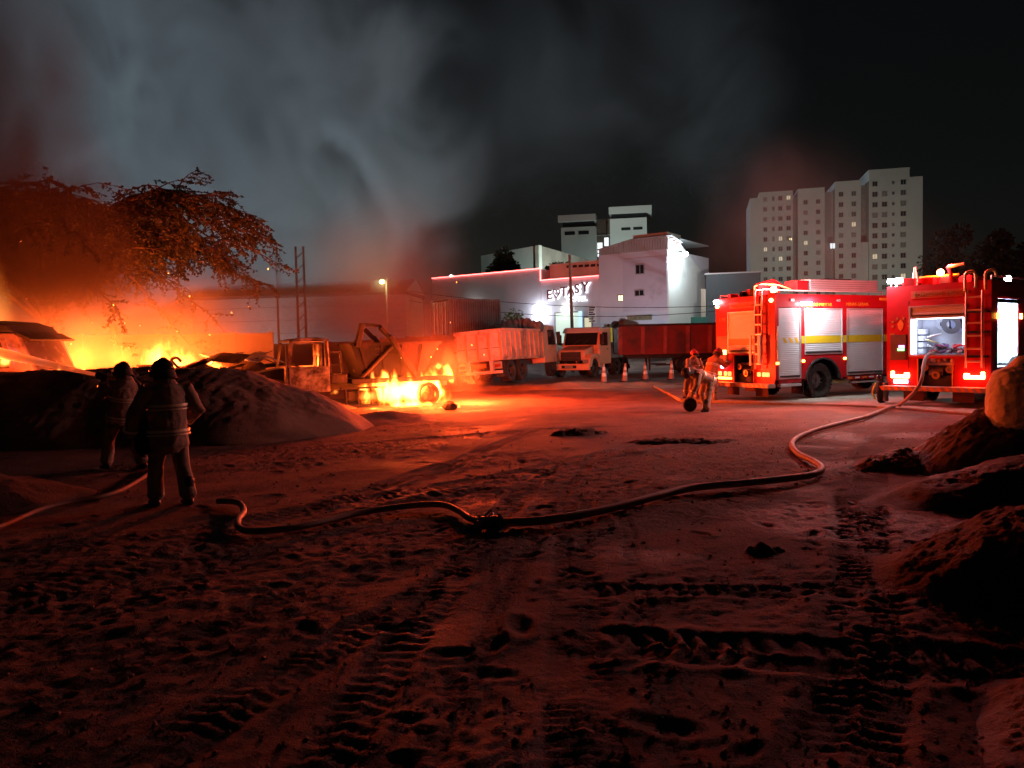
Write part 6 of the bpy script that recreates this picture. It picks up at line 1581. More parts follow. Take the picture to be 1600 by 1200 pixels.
    # boots and gloves
    for sd in 'LR':
        a = V['an' + sd]; f = V.get('ft' + sd, Vector((0, 1, 0))); f = Vector((f.x, f.y, 0)).normalized(); g = Vector((f.y, -f.x, 0))
        bt = MB(); z0 = a.z - 0.09
        limb(bt, [a + Vector((0, 0, 0.22)), a + Vector((0, 0, 0.08)), a - Vector((0, 0, 0.03))], [0.072, 0.062, 0.06], g, 12)
        limb(bt, [a - f * 0.05 - Vector((0, 0, 0.045)), a + f * 0.06 - Vector((0, 0, 0.045)), a + f * 0.15 - Vector((0, 0, 0.055))], [(0.045, 0.045), (0.05, 0.043), (0.047, 0.032)], g, 12)
        bo = organic(bt, 'boot', BOOT, T, 0.01, 1)
        el, wr = V['el' + sd], V['wr' + sd]
        glove(T, wr, wr - el, (palmL if sd == 'L' else palmR) or (0.0, 0.3, -1 if abs((wr - el).normalized().z) < 0.7 else 0.2), 1 if sd == 'R' else -1, curlL if sd == 'L' else curlR)
    return T

STAND = dict(pelvis=(0, 0, 0.93), chest=(0, 0.0, 1.24), neck=(0, 0.0, 1.46), head=(0, 0.04, 1.585), shL=(-0.215, 0, 1.41), shR=(0.215, 0, 1.41), elL=(-0.31, -0.04, 1.13), elR=(0.31, -0.04, 1.13), wrL=(-0.33, 0.08, 0.9), wrR=(0.33, 0.08, 0.9),
             hipL=(-0.1, 0, 0.88), hipR=(0.1, 0, 0.88), knL=(-0.13, 0.02, 0.5), knR=(0.13, 0.03, 0.5), anL=(-0.15, 0, 0.09), anR=(0.16, 0.0, 0.09))
def pose(**k):
    d = dict(STAND); d.update(k); return d

# the nearer firefighter, back to the camera
f1 = gnd(268, 786)
person((f1.x, f1.y, hz(f1.x, f1.y)), R(44), 'firefighter in khaki coat seen from behind, nearest the camera on the left',
       pose(hem=(0, 0, 0.2), elL=(-0.37, 0.02, 1.13), wrL=(-0.40, 0.12, 0.86), elR=(0.36, -0.03, 1.12), wrR=(0.27, 0.2, 0.99), anL=(-0.13, 0.14, 0.09), knL=(-0.12, 0.12, 0.5), anR=(0.17, -0.1, 0.09), knR=(0.14, 0.0, 0.5), head=(-0.01, 0.05, 1.59)),
       look=(-0.25, 1, 0.0), seed=3, scale=1.04)
# tool pouch at his left hip
q = MB(); limb(q, [(0, 0, -0.2), (0, 0, 0.0), (0.01, 0, 0.17)], [(0.09, 0.06), (0.13, 0.085), (0.1, 0.07)], (1, 0, 0), 14)
pch = organic(q, 'kit_bag', mat('black_cordura', (0.018, 0.016, 0.016), 0.9), None, 0.012, 2, 0.01, 5)
pch.location = (f1.x - 0.26, f1.y - 0.12, 0.86); tag(pch, 'black kit bag hanging at the left hip of the nearest firefighter', 'bag')
# the farther firefighter, aiming the nozzle to the left
f2 = gnd(196, 733)
person((f2.x, f2.y, hz(f2.x, f2.y)), R(58), 'firefighter aiming a hose nozzle from his shoulder at the burning cab',
       pose(pelvis=(0, 0.02, 0.9), chest=(0, -0.08, 1.22), neck=(0, -0.12, 1.45), head=(0.0, -0.06, 1.57), shL=(-0.2, -0.08, 1.39), shR=(0.2, -0.14, 1.38), elL=(-0.22, 0.24, 1.2), wrL=(-0.08, 0.36, 1.42), elR=(0.3, 0.08, 1.14), wrR=(0.13, 0.16, 1.36),
            anL=(-0.14, 0.28, 0.09), knL=(-0.12, 0.24, 0.5), anR=(0.16, -0.24, 0.09), knR=(0.13, -0.06, 0.48)), look=(-0.15, 1, 0.0), curlL=1.0, curlR=1.0, seed=8, palmL=(0.3, 0.2, 1), palmR=(-0.6, 0.2, 0.6), scale=1.0)
# bending man with the hose roll
f3 = gnd(1101, 641)
person((f3.x, f3.y, hz(f3.x, f3.y)), R(112), 'firefighter bending over a black hose roll beside the first fire engine',
       pose(pelvis=(0, -0.12, 0.84), chest=(0, 0.18, 1.0), neck=(0, 0.4, 1.06), head=(0, 0.53, 1.06), shL=(-0.2, 0.33, 1.02), shR=(0.2, 0.33, 1.02), elL=(-0.24, 0.42, 0.74), elR=(0.22, 0.42, 0.74), wrL=(-0.14, 0.5, 0.49), wrR=(0.14, 0.5, 0.49),
            hipL=(-0.11, -0.12, 0.8), hipR=(0.11, -0.12, 0.8), knL=(-0.2, 0.02, 0.47), knR=(0.2, -0.06, 0.47), anL=(-0.24, 0.12, 0.09), anR=(0.24, -0.25, 0.09), hem=(0, 0, 0.1)), look=(0, 0.4, -1), seed=12, curlL=1.0, curlR=1.0)
hr = gnd(1078, 642)
q = MB(); q.lathe([(0.012, -0.05), (0.17, -0.055), (0.19, -0.03), (0.19, 0.03), (0.17, 0.055), (0.012, 0.05), (0.012, -0.05)], 24, Matrix.Rotation(R(90), 4, 'X'))
for k in range(3): q.lathe([(0.07 + 0.04 * k, -0.06), (0.085 + 0.04 * k, -0.062), (0.1 + 0.04 * k, -0.06)], 24, Matrix.Rotation(R(90), 4, 'X'))
tag(q.build('hose_roll', BLACK, smooth=False, loc=(hr.x, hr.y, hz(hr.x, hr.y) + 0.19), rot=(0, 0, R(12))), 'black rolled hose standing on edge in front of the bending firefighter', 'hose roll')
# helmeted man behind
f4 = at(1084, 600, 24.2)
person((f4.x, f4.y, hz(f4.x, f4.y)), R(205), 'firefighter in red helmet standing behind the bending one',
       pose(elL=(-0.3, 0.06, 1.12), wrL=(-0.12, 0.26, 1.14), elR=(0.3, 0.06, 1.12), wrR=(0.1, 0.27, 1.1)), HELMR, seed=15, scale=0.93, flap=False, palmL=(0.5, 0, 0.5), palmR=(-0.5, 0, 0.5))
# man at the engine's rear corner
f5 = at(1112, 600, 23.6)
person((f5.x, f5.y, hz(f5.x, f5.y)), R(-62), 'firefighter in orange-lit coat leaning into the rear corner of the first fire engine',
       pose(pelvis=(0, -0.05, 0.9), chest=(0, 0.06, 1.18), neck=(0, 0.18, 1.37), head=(0, 0.27, 1.49), shL=(-0.2, 0.12, 1.31), shR=(0.2, 0.12, 1.31), elL=(-0.26, 0.3, 1.1), elR=(0.27, 0.3, 1.1), wrL=(-0.2, 0.52, 1.2), wrR=(0.2, 0.52, 1.2)), HELMR,
       mat('orange_lit_jacket', (0.5, 0.19, 0.05), 0.8, 0, 0.2, 5, bump=0.3, bscale=60), seed=18, look=(0, 1, -0.5), palmL=(0, 0.2, -1), palmR=(0, 0.2, -1))  # orange light put into the colour of a tan coat

# ================================================================== HOSES, NOZZLE AND SMALL THINGS
def hose_path(pp, r, lift=0.0):
    P = []
    for t in pp:
        if len(t) == 2:
            g = gnd(*t); P.append(Vector((g.x, g.y, 0)))
        else: P.append(Vector(t))
    C = catmull(P, 8)
    for c in C:
        if c.z < 0.15: c.z = max(c.z, float(height(np.array([c.x]), np.array([c.y]), False)[0]) + r + 0.02)
    return C
HOSEM = mat('canvas_hose', (0.27, 0.18, 0.145), 0.6, 0, 0.25, 6, (0.2, 0.12, 0.09), 0.35, bump=0.3, bscale=120)
e2 = P2 + d2 * 0.12 + n2 * 0.08
C = hose_path([(e2.x, e2.y, 1.45), (e2.x - 0.42, e2.y - 0.32, 1.3), (e2.x - 0.85, e2.y - 0.8, 0.62), (1395, 640), (1355, 655), (1300, 669), (1258, 682), (1238, 696), (1245, 712), (1272, 727), (1284, 740), (1262, 752), (1180, 762), (1085, 771), (1010, 790), (930, 810), (850, 825), (772, 829)], 0.045)
tag(MB().tube(C, 0.045, 10).build('fire_hose', HOSEM, smooth=True), 'thick fire hose running from the lit locker across the yard to the coupling', 'hose')
C = hose_path([(758, 827), (735, 820), (716, 806), (690, 796), (640, 797), (560, 808), (470, 830), (400, 838), (375, 832), (372, 818), (381, 802), (372, 788), (340, 786)], 0.035)
tag(MB().tube(C, 0.035, 10).build('fire_hose', HOSEM, smooth=True), 'thinner fire hose curling from the coupling toward the nearest firefighter', 'hose')
NZ = Matrix.Translation((f2.x, f2.y, hz(f2.x, f2.y))) @ Matrix.Rotation(R(58), 4, 'Z')
na, nb = NZ @ Vector((0.06, 0.2, 1.47)), NZ @ Vector((-0.02, 0.62, 1.53))
bk = NZ @ Vector((0.16, -0.15, 1.42)); bk2 = NZ @ Vector((0.35, -0.32, 0.8)); bk3 = NZ @ Vector((0.35, -0.45, 0.12))
C = hose_path([(na.x, na.y, na.z), (bk.x, bk.y, bk.z), (bk2.x, bk2.y, bk2.z), (bk3.x, bk3.y, 0.1), (205, 762), (165, 778), (110, 787), (60, 800), (10, 822), (-60, 850)], 0.03)
tag(MB().tube(C, 0.03, 10).build('fire_hose', mat('dull_hose', (0.13, 0.085, 0.065), 0.7, 0, 0.25, 6), smooth=True), 'dim fire hose hanging from the nozzle man and trailing to the left edge', 'hose')
T = empty('hose_nozzle', na, 0, 'brass and black nozzle on the shoulder of the aiming firefighter', 'nozzle')
dv = nb - na; MB().cyl((0, 0, 0), dv * 0.7, 0.035, 0.03, 12).build('barrel', mat('brass', (0.5, 0.3, 0.1), 0.4, 0.8), T); MB().cyl(dv * 0.7, dv, 0.04, 0.062, 14).build('tip', BLACK, T)
MB().tube([dv * 0.25, dv * 0.25 + Vector((0, 0, -0.12))], 0.02, 8).build('pistol_grip', BLACK, T); MB().tube([dv * 0.45 + Vector((-0.04, 0, 0)), dv * 0.45 + Vector((-0.04, 0, 0.09)), dv * 0.45 + Vector((0.04, 0, 0.09)), dv * 0.45 + Vector((0.04, 0, 0))], 0.012, 6).build('bale_handle', BLACK, T)
# coupling
cp = gnd(765, 829)
T = empty('hose_coupling', (cp.x, cp.y, hz(cp.x, cp.y) + 0.06), R(8), 'metal hose divider with levers joining the thick and thin hoses', 'coupling')
MB().cyl((-0.12, 0, 0), (0.14, 0, 0), 0.065, n=14).build('body', DARK, T, bev=0.01)
for s in (-1, 1):
    MB().cyl((0.0, 0, 0), (-0.13, 0.1 * s, 0), 0.045, n=12).build('branch', RIM, T); MB().beam((-0.05, 0.05 * s, 0.05), (0.03, 0.09 * s, 0.11), 0.02, 0.015).build('lever', RIM, T)
for x in (-0.1, 0.1): MB().lathe([(0.06, -0.015), (0.085, -0.015), (0.085, 0.015), (0.06, 0.015), (0.06, -0.015)], 8, Matrix.Translation((x, 0, 0)) @ Matrix.Rotation(R(90), 4, 'Y')).build('lug_ring', RIM, T)
# water jet: tapered stream that breaks up, real volume of lit spray
je = at(-30, 545, 22.5)
# traffic cones
CONEM = mat('cone_orange', (0.4, 0.24, 0.2), 0.6, 0, 0.2, 3, (0.2, 0.1, 0.07), 0.3)
def cone(px, py, Y, label, h=0.75, tilt=0.0):
    p = at(px, py, Y); T = empty('traffic_cone', (p.x, p.y, hz(p.x, p.y)), 0, label, 'traffic cone', 'cones in front of the parked trucks', rot=(0, tilt, 0.2))
    bs = MB().box((0, 0, 0.02), (0.4, 0.4, 0.04)).build('base', BLACK, T, bev=0.01)
    MB().lathe([(0.15, 0.04), (0.035, h), (0.03, h + 0.01), (0.001, h + 0.012)], 18).build('body', CONEM, T, smooth=True)
    for a in (0.3, 0.6):
        z0, z1 = h * a + 0.04, h * (a + 0.17) + 0.04
        r = lambda z: 0.15 + (0.035 - 0.15) * (z - 0.04) / (h - 0.04) + 0.004
        MB().lathe([(r(z0), z0), (r(z1), z1)], 18).build('band', WHITE, T, smooth=True)
cone(944, 600, 36.5, 'slim cone directly below the orange bonneted truck front wheel', 0.95); cone(976, 596, 37.5, 'cone right of the slim one below the orange truck cab', 0.9, 0.06); cone(1009, 592, 39, 'cone below the front wheels of the red tub trailer', 0.9, -0.05); cone(1049, 590, 38.5, 'rightmost cone just left of the helmeted firefighters', 0.95, 0.03)
# breathing set between the engines
p = gnd(1377, 634)
T = empty('breathing_set', (p.x, p.y, 0.08), R(25), 'dark breathing apparatus set standing upright between the two fire engines', 'breathing set')
q = MB(); limb(q, [(0, 0, 0.05), (0, 0, 0.3), (0.01, 0, 0.58)], [(0.14, 0.08), (0.17, 0.1), (0.12, 0.07)], (1, 0, 0), 12); organic(q, 'harness', mat('black_cordura', (0.018, 0.016, 0.016), 0.9), T, 0.014, 2, 0.015, 9)
MB().cyl((0.02, -0.12, 0.05), (0.02, -0.12, 0.56), 0.075, n=16).build('cylinder', mat('cylinder_grey', (0.15, 0.14, 0.14), 0.4, 0.3), T, bev=0.02)
for s in (-1, 1): MB().tube(catmull([(0.1 * s, 0.1, 0.1), (0.15 * s, 0.16, 0.3), (0.08 * s, 0.1, 0.55)], 4), 0.022, 6).build('strap', YEL, T, smooth=True)
MB().ell((0, 0.05, 0.68), (0.1, 0.11, 0.1), 12, 8).build('face_mask', GLASS, T, smooth=True)
# bulk bag on the pale heap
p = at(1590, 665, 10.4)
T = empty('bulk_bag', (p.x + 0.18, p.y, p.z - 0.16), R(24), 'bulging pale bulk bag on the sand heap at the right edge', 'bulk bag')
q = MB(); limb(q, [(0, 0, 0.0), (0, 0, 0.3), (0, 0, 0.72), (0, 0, 0.88), (0, 0, 0.96)], [(0.52, 0.5), (0.55, 0.53), (0.53, 0.51), (0.46, 0.44), (0.3, 0.28)], (1, 0, 0), 24)
bag = organic(q, 'sack', mat('woven_sack', (0.82, 0.68, 0.46), 0.85, 0, 0.12, 3, (0.4, 0.28, 0.18), 0.2, bump=0.5, bscale=90), T, 0.02, 5, 0.018, 6)
PRN = mat('sack_print', (0.14, 0.09, 0.07), 0.8)
def onsack(a, z): 
    r = 0.535 if 0.3 < z < 0.75 else 0.5
    return Vector((r * math.cos(a), r * 0.97 * math.sin(a), z))
for a0, z0, sc_ in ((-1.75, 0.68, 1.0), (-1.35, 0.5, 0.8)):
    MB().tube([onsack(a0 + 0.14 * sc_ * math.cos(t * 0.52), z0 + 0.075 * sc_ * math.sin(t * 0.52)) for t in range(13)], 0.012, 5).build('print_ring', PRN, T); MB().tube([onsack(a0 - 0.25 * sc_, z0 - 0.09), onsack(a0 - 0.1, z0 - 0.03), onsack(a0 + 0.22 * sc_, z0 + 0.1)], 0.014, 5).build('print_stroke', PRN, T)
q = MB(); limb(q, [(-0.2, -0.1, 0.93), (0.1, 0.0, 0.99), (0.35, 0.1, 0.9)], [(0.2, 0.1), (0.25, 0.1), (0.2, 0.09)], (0, 1, 0), 14); organic(q, 'black_liner', mat('black_plastic', (0.015, 0.015, 0.016), 0.5), T, 0.02, 2, 0.03, 8)
for s in (-1, 1): MB().tube(catmull([(0.3 * s, -0.3, 0.8), (0.36 * s, -0.34, 1.0), (0.2 * s, -0.2, 1.03), (0.2 * s, -0.25, 0.85)], 4), 0.025, 6).build('lifting_loop', mat('woven_sack', (0.6, 0.46, 0.3)), T, smooth=True)
# heaps of burnt sheet metal and boards in front of the panel wall
def scrap(label, px, py, Y, wd, n, seed, mts, h=0.5):
    p = at(px, py, Y); T = empty('scrap_heap', (p.x, p.y, p.z - 0.25), 0, label, 'scrap heap', 'scrap heaps before the firelit wall'); rr = random.Random(seed)
    for k in range(n):
        L, W_ = rr.uniform(0.8, 2.0), rr.uniform(0.3, 0.9); nseg = 6; V = []; F = []; bend = rr.uniform(-0.3, 0.3)
        for i in range(nseg + 1):
            t = i / nseg - 0.5
            for j in (-0.5, 0.5): V.append((t * L, j * W_, bend * (0.25 - t * t) * 2 + 0.03 * math.sin(9 * t + k)))
        for i in range(nseg): F.append((2 * i, 2 * i + 1, 2 * i + 3, 2 * i + 2))
        o = MB().add(V, F).build('metal_sheet' if k % 3 else 'charred_board', mts[k % len(mts)], T, loc=(rr.uniform(-wd, wd), rr.uniform(-0.8, 0.8), 0.12 + h * rr.uniform(0, 1) * (1 - 0.5 * k / n)), rot=(rr.uniform(-0.4, 0.4), rr.uniform(-0.3, 0.3), rr.uniform(0, 3.1)))
        md = o.modifiers.new('thick', 'SOLIDIFY'); md.thickness = 0.03
    pb = MB().ell((0, 0, 0), (wd * 1.1, 1.0, h * 0.8), 14, 8); pb.v = [(x, y, max(-0.6, z + 0.1 * math.sin(5 * x) * math.cos(4 * y))) for x, y, z in pb.v]; pb.build('rubble_core', DSAND, T, smooth=True)
scrap('pale sheet metal heap right of the firelit wall panels', 372, 566, 28.5, 0.9, 12, 3, [SILVER, RIM, WHITE, BURNT], 0.55)
scrap('dark charred scrap heap just right of the nearest firefighter helmet', 300, 578, 26.0, 1.1, 11, 5, [BURNT, DARK, TUBRED], 0.5)
scrap('small charred scrap heap between the two firefighters', 222, 584, 26.5, 0.7, 8, 7, [BURNT, DARK, TUBRED], 0.3)
MB_ = MB().tube(catmull([at(280, 580, 26) + Vector((0, 0, 0.1)), at(272, 568, 26), at(268, 562, 26), at(276, 559, 26), at(283, 565, 26)], 5), 0.05, 8)
tag(MB_.build('bent_pipe', BURNT, smooth=True), 'bent scorched pipe hooking up out of the dark scrap heap', 'pipe')
# ================================================================== FIRE, SMOKE, SPRAY
def sphere_hull(name, mt, parent, loc, rad, rot=(0, 0, 0)):
    bm = bmesh.new(); bmesh.ops.create_icosphere(bm, subdivisions=3, radius=1.0); me = bpy.data.meshes.new(name); bm.to_mesh(me); bm.free()
    me.materials.append(mt); o = bpy.data.objects.new(name, me); COL.objects.link(o); o.parent = parent
    o.location = loc; o.scale = rad; o.rotation_euler = rot
    return o
def vol_base(name):
    mt = bpy.data.materials.new(name); mt.use_nodes = True; t = mt.node_tree; t.nodes.clear()
    out = t.nodes.new('ShaderNodeOutputMaterial')
    return mt, t, t.nodes, t.links, out
def math_n(N, L, op, a, b=None, c=None):
    n = N.new('ShaderNodeMath'); n.operation = op
    for i, x in enumerate((a, b, c)):
        if x is None: continue
        if isinstance(x, (int, float)): n.inputs[i].default_value = x
        else: L.new(x, n.inputs[i])
    return n.outputs[0]
def smoke_mat(name, dens, col, scale, contrast=2.0, aniso=0.2, rate=1.0, thresh=0.5, warp=0.0, absorb=None):
    mt, t, N, L, out = vol_base(name)
    tc = N.new('ShaderNodeTexCoord'); ln = N.new('ShaderNodeVectorMath'); ln.operation = 'LENGTH'; L.new(tc.outputs['Object'], ln.inputs[0])
    g = N.new('ShaderNodeNewGeometry')
    mp = N.new('ShaderNodeMapping'); mp.inputs['Scale'].default_value = (1, 1, 0.8); mp.inputs['Rotation'].default_value = (0, R(25), 0); L.new(g.outputs['Position'], mp.inputs['Vector'])
    nz = N.new('ShaderNodeTexNoise'); nz.inputs['Scale'].default_value = scale; nz.inputs['Detail'].default_value = 3.5; nz.inputs['Roughness'].default_value = 0.58; nz.inputs['Distortion'].default_value = warp
    L.new(mp.outputs[0], nz.inputs['Vector'])
    fall = math_n(N, L, 'SUBTRACT', 1.0, ln.outputs['Value'])
    ff = N.new('ShaderNodeMapRange'); ff.interpolation_type = 'SMOOTHSTEP'; ff.inputs['From Min'].default_value = 0.0; ff.inputs['From Max'].default_value = 0.85; L.new(fall, ff.inputs['Value'])
    hw = 0.42 / contrast
    mr = N.new('ShaderNodeMapRange'); mr.interpolation_type = 'SMOOTHSTEP'; mr.inputs['From Min'].default_value = thresh - hw; mr.inputs['From Max'].default_value = thresh + hw; mr.inputs['To Min'].default_value = 0.06; L.new(nz.outputs['Fac'], mr.inputs['Value'])
    d = math_n(N, L, 'MULTIPLY', mr.outputs[0], ff.outputs[0]); d = math_n(N, L, 'MULTIPLY', d, dens)
    pv = N.new('ShaderNodeVolumePrincipled'); pv.inputs['Color'].default_value = (*col, 1); pv.inputs['Anisotropy'].default_value = aniso
    L.new(d, pv.inputs['Density']); L.new(pv.outputs[0], out.inputs['Volume'])
    mt.cycles.volume_step_rate = rate
    return mt
def flame_mat(name, strength, scale, hot=1.0, rate=1.0, contrast=2.2):
    mt, t, N, L, out = vol_base(name)
    tc = N.new('ShaderNodeTexCoord'); sp = N.new('ShaderNodeSeparateXYZ'); L.new(tc.outputs['Object'], sp.inputs[0])
    # teardrop: narrower toward the top
    zz = math_n(N, L, 'MULTIPLY_ADD', sp.outputs['Z'], 0.45, 1.0)
    xx = math_n(N, L, 'MULTIPLY', sp.outputs['X'], zz); yy = math_n(N, L, 'MULTIPLY', sp.outputs['Y'], zz)
    cb = N.new('ShaderNodeCombineXYZ'); L.new(xx, cb.inputs[0]); L.new(yy, cb.inputs[1]); L.new(sp.outputs['Z'], cb.inputs[2])
    ln = N.new('ShaderNodeVectorMath'); ln.operation = 'LENGTH'; L.new(cb.outputs[0], ln.inputs[0])
    g = N.new('ShaderNodeNewGeometry'); mp = N.new('ShaderNodeMapping'); mp.inputs['Scale'].default_value = (1, 1, 0.45); L.new(g.outputs['Position'], mp.inputs['Vector'])
    nz = N.new('ShaderNodeTexNoise'); nz.inputs['Scale'].default_value = scale; nz.inputs['Detail'].default_value = 4; nz.inputs['Distortion'].default_value = 0.8; L.new(mp.outputs[0], nz.inputs['Vector'])
    fall = math_n(N, L, 'SUBTRACT', 1.0, ln.outputs['Value']); fl2 = math_n(N, L, 'MULTIPLY', fall, 1.5)
    n0 = math_n(N, L, 'SUBTRACT', nz.outputs['Fac'], 0.52); n0 = math_n(N, L, 'MULTIPLY', n0, contrast)
    s = math_n(N, L, 'ADD', fl2, n0); s = math_n(N, L, 'SUBTRACT', s, 0.22)
    mr = N.new('ShaderNodeMapRange'); mr.interpolation_type = 'SMOOTHSTEP'; mr.inputs['From Min'].default_value = 0; mr.inputs['From Max'].default_value = 0.9; L.new(s, mr.inputs['Value'])
    lim = N.new('ShaderNodeMapRange'); lim.inputs['From Max'].default_value = 0.2; L.new(fall, lim.inputs['Value'])
    e = math_n(N, L, 'MULTIPLY', mr.outputs[0], lim.outputs[0])
    cr = N.new('ShaderNodeValToRGB'); cr.color_ramp.elements[0].color = (1, 0.05, 0.002, 1); cr.color_ramp.elements[1].position = 0.9; cr.color_ramp.elements[1].color = (1, 0.42 * hot, 0.07 * hot, 1)
    el = cr.color_ramp.elements.new(0.4); el.color = (1, 0.2, 0.012, 1)
    L.new(e, cr.inputs['Fac'])
    st = math_n(N, L, 'MULTIPLY', e, strength)
    em = N.new('ShaderNodeEmission'); L.new(cr.outputs[0], em.inputs['Color']); L.new(st, em.inputs['Strength']); L.new(em.outputs[0], out.inputs['Volume'])
    mt.cycles.volume_step_rate = rate
    return mt
FL_HOT = flame_mat('flame_hot', 22, 2.6, 1.15, 0.5, 3.2)
FL_MID = flame_mat('flame_mid', 7, 3.0, 0.9, 0.6, 4.0)
FL_LOW = flame_mat('flame_ground', 12, 4.0, 1.0, 0.6)
FL_HAZE = flame_mat('flame_back', 0.55, 0.7, 0.7, 0.6, 1.6)
FIRE = (1.0, 0.12, 0.016)
def fire(label, items, lights, grp='fires in the yard'):
    c = Vector(items[0][0]); T = empty('fire', (c.x, c.y, 0), 0, label, 'fire', grp)
    for p, r, mt in items:
        p = Vector(p); sphere_hull('flame', mt, T, (p.x - c.x, p.y - c.y, p.z), r)
    for p, e, rad, *cc in lights:
        p = Vector(p); point('fire_light', (p.x - c.x, p.y - c.y, p.z), e, cc[0] if cc else FIRE, rad, T)
    return T
FL_TNG = flame_mat('flame_tongue', 26, 4.5, 1.0, 0.6, 2.6)
def tongues(px0, px1, py, Y0, Y1, n, seed, h0=0.25, h1=0.6):
    rr = random.Random(seed); out = []
    for k in range(n):
        f = (k + rr.uniform(0.1, 0.9)) / n; h = rr.uniform(h0, h1)
        out.append((at(px0 + (px1 - px0) * f, py + rr.uniform(-8, 6), Y0 + (Y1 - Y0) * f), (h * 0.34, h * 0.3, h), FL_TNG))
    return out
# burning wheel and chassis of the skip loader
fw = at(660, 612, 25.0)
fire('white-hot blaze wrapped around the rear wheel and chassis of the skip loader', [
    (at(666, 607, 26.0), (0.95, 0.42, 0.92), FL_HOT), (at(612, 610, 24.8), (1.35, 0.42, 0.62), FL_HOT), (at(640, 606, 25.4), (0.9, 0.45, 0.7), FL_HOT),
    (at(684, 612, 25.9), (0.4, 0.35, 0.72), FL_HOT), (at(575, 618, 24.2), (0.4, 0.35, 0.3), FL_MID), (at(640, 632, 24.6), (1.1, 0.4, 0.2), FL_HOT)] + tongues(580, 690, 601, 24.7, 25.9, 10, 3, 0.3, 0.62),
    [(at(668, 614, 24.3), 500, 0.2), (at(600, 614, 23.9), 260, 0.2), (at(738, 596, 25.6), 3300, 0.25, (1, 0.07, 0.012)), (at(742, 548, 25.9), 4300, 0.3, (1, 0.06, 0.012))])
fire('curling tongue of flame behind the tail of the skip loader', [(at(698, 582, 26.6), (0.26, 0.26, 0.46), FL_HOT), (at(686, 573, 26.6), (0.34, 0.25, 0.22), FL_HOT), (at(704, 592, 26.6), (0.16, 0.2, 0.3), FL_HOT), (at(700, 556, 26.8), (0.35, 0.3, 0.55), flame_mat('flame_wisp', 0.9, 2.0, 0.7, 0.6))], [(at(706, 578, 26.0), 420, 0.15)])
fire('line of low flames on the ground at the burning truck', [(gnd(640, 637), (0.9, 0.25, 0.13), FL_LOW), (gnd(585, 640), (0.45, 0.22, 0.14), FL_LOW), (gnd(690, 638), (0.5, 0.2, 0.1), FL_LOW), (gnd(716, 637), (0.12, 0.12, 0.2), FL_LOW), (gnd(610, 646), (0.35, 0.15, 0.08), FL_LOW)],
     [(gnd(690, 642) + Vector((0, 0, 0.35)), 130, 0.1), (gnd(600, 646) + Vector((0, 0, 0.3)), 110, 0.1)])
# fires behind the sand bank
fire('bright flame at the foot of the burning cab behind the sand bank', [(at(97, 600, 21.0), (0.5, 0.4, 0.36), FL_HOT), (at(70, 606, 21.0), (0.5, 0.4, 0.26), FL_MID), (at(120, 598, 22), (0.35, 0.35, 0.6), FL_MID), (at(8, 564, 20.6), (0.2, 0.2, 0.22), FL_HOT)] + tongues(60, 140, 592, 21.2, 21.6, 5, 7, 0.25, 0.5),
     [(at(100, 590, 20.6), 420, 0.2), (at(20, 575, 20.4), 320, 0.2)])
fire('tall orange fire at the left edge rising behind the burning cab', [(at(-5, 500, 24.5), (1.0, 1.0, 2.6), flame_mat('flame_column', 1.1, 0.9, 0.75, 0.6)), (at(70, 560, 26), (2.4, 1.2, 1.5), FL_HAZE), (at(160, 570, 27), (2.2, 1.2, 1.6), FL_HAZE)],
     [(at(10, 520, 24.0), 1700, 0.5), (at(130, 560, 25.0), 2000, 0.4)])
fire('yellow fire burning along the foot of the panel wall', [(at(252, 562, 28.6), (1.0, 0.6, 1.0), FL_MID), (at(285, 568, 29.0), (1.2, 0.5, 0.7), FL_MID), (at(330, 574, 27.2), (0.7, 0.5, 0.28), FL_MID), (at(205, 572, 28.5), (1.1, 0.8, 1.0), FL_HAZE), (at(300, 556, 30), (2.2, 0.7, 1.0), FL_HAZE)] + tongues(235, 280, 560, 28.6, 28.2, 2, 5, 0.4, 0.8),
     [(at(258, 560, 28.0), 1700, 0.3), (at(330, 566, 27.0), 700, 0.2), (at(190, 560, 27.5), 1400, 0.3)])
fire('small fire inside the burnt truck cab doorway', [(at(524, 612, 24.2), (0.2, 0.2, 0.14), FL_MID), (at(556, 575, 25.6), (0.14, 0.14, 0.22), FL_MID)], [(at(490, 572, 25.4), 260, 0.15)])

# spray from the nozzle: a cone of fine lit droplets
dvj = (je - nb); Lj = dvj.length
def cone_vol(name, a, b, r0, r1, mt, n=18, m_=14):
    pts = [a.lerp(b, k / m_) - Vector((0, 0, 1)) * (0.0 * (k / m_) ** 2) for k in range(m_ + 1)]
    return MB().tube(pts, [r0 + (r1 - r0) * (k / m_) ** 1.1 for k in range(m_ + 1)], n).build(name, mt, smooth=True)
mt, t_, N_, L_, out_ = vol_base('water_spray')
pv = N_.new('ShaderNodeVolumePrincipled'); pv.inputs['Color'].default_value = (0.95, 0.95, 0.95, 1); pv.inputs['Density'].default_value = 4.0; pv.inputs['Anisotropy'].default_value = 0.55
L_.new(pv.outputs[0], out_.inputs['Volume'])
tag(cone_vol('water_jet', nb, je, 0.03, 0.19, mt), 'fan of firelit water spraying from the nozzle toward the burning cab', 'water jet')

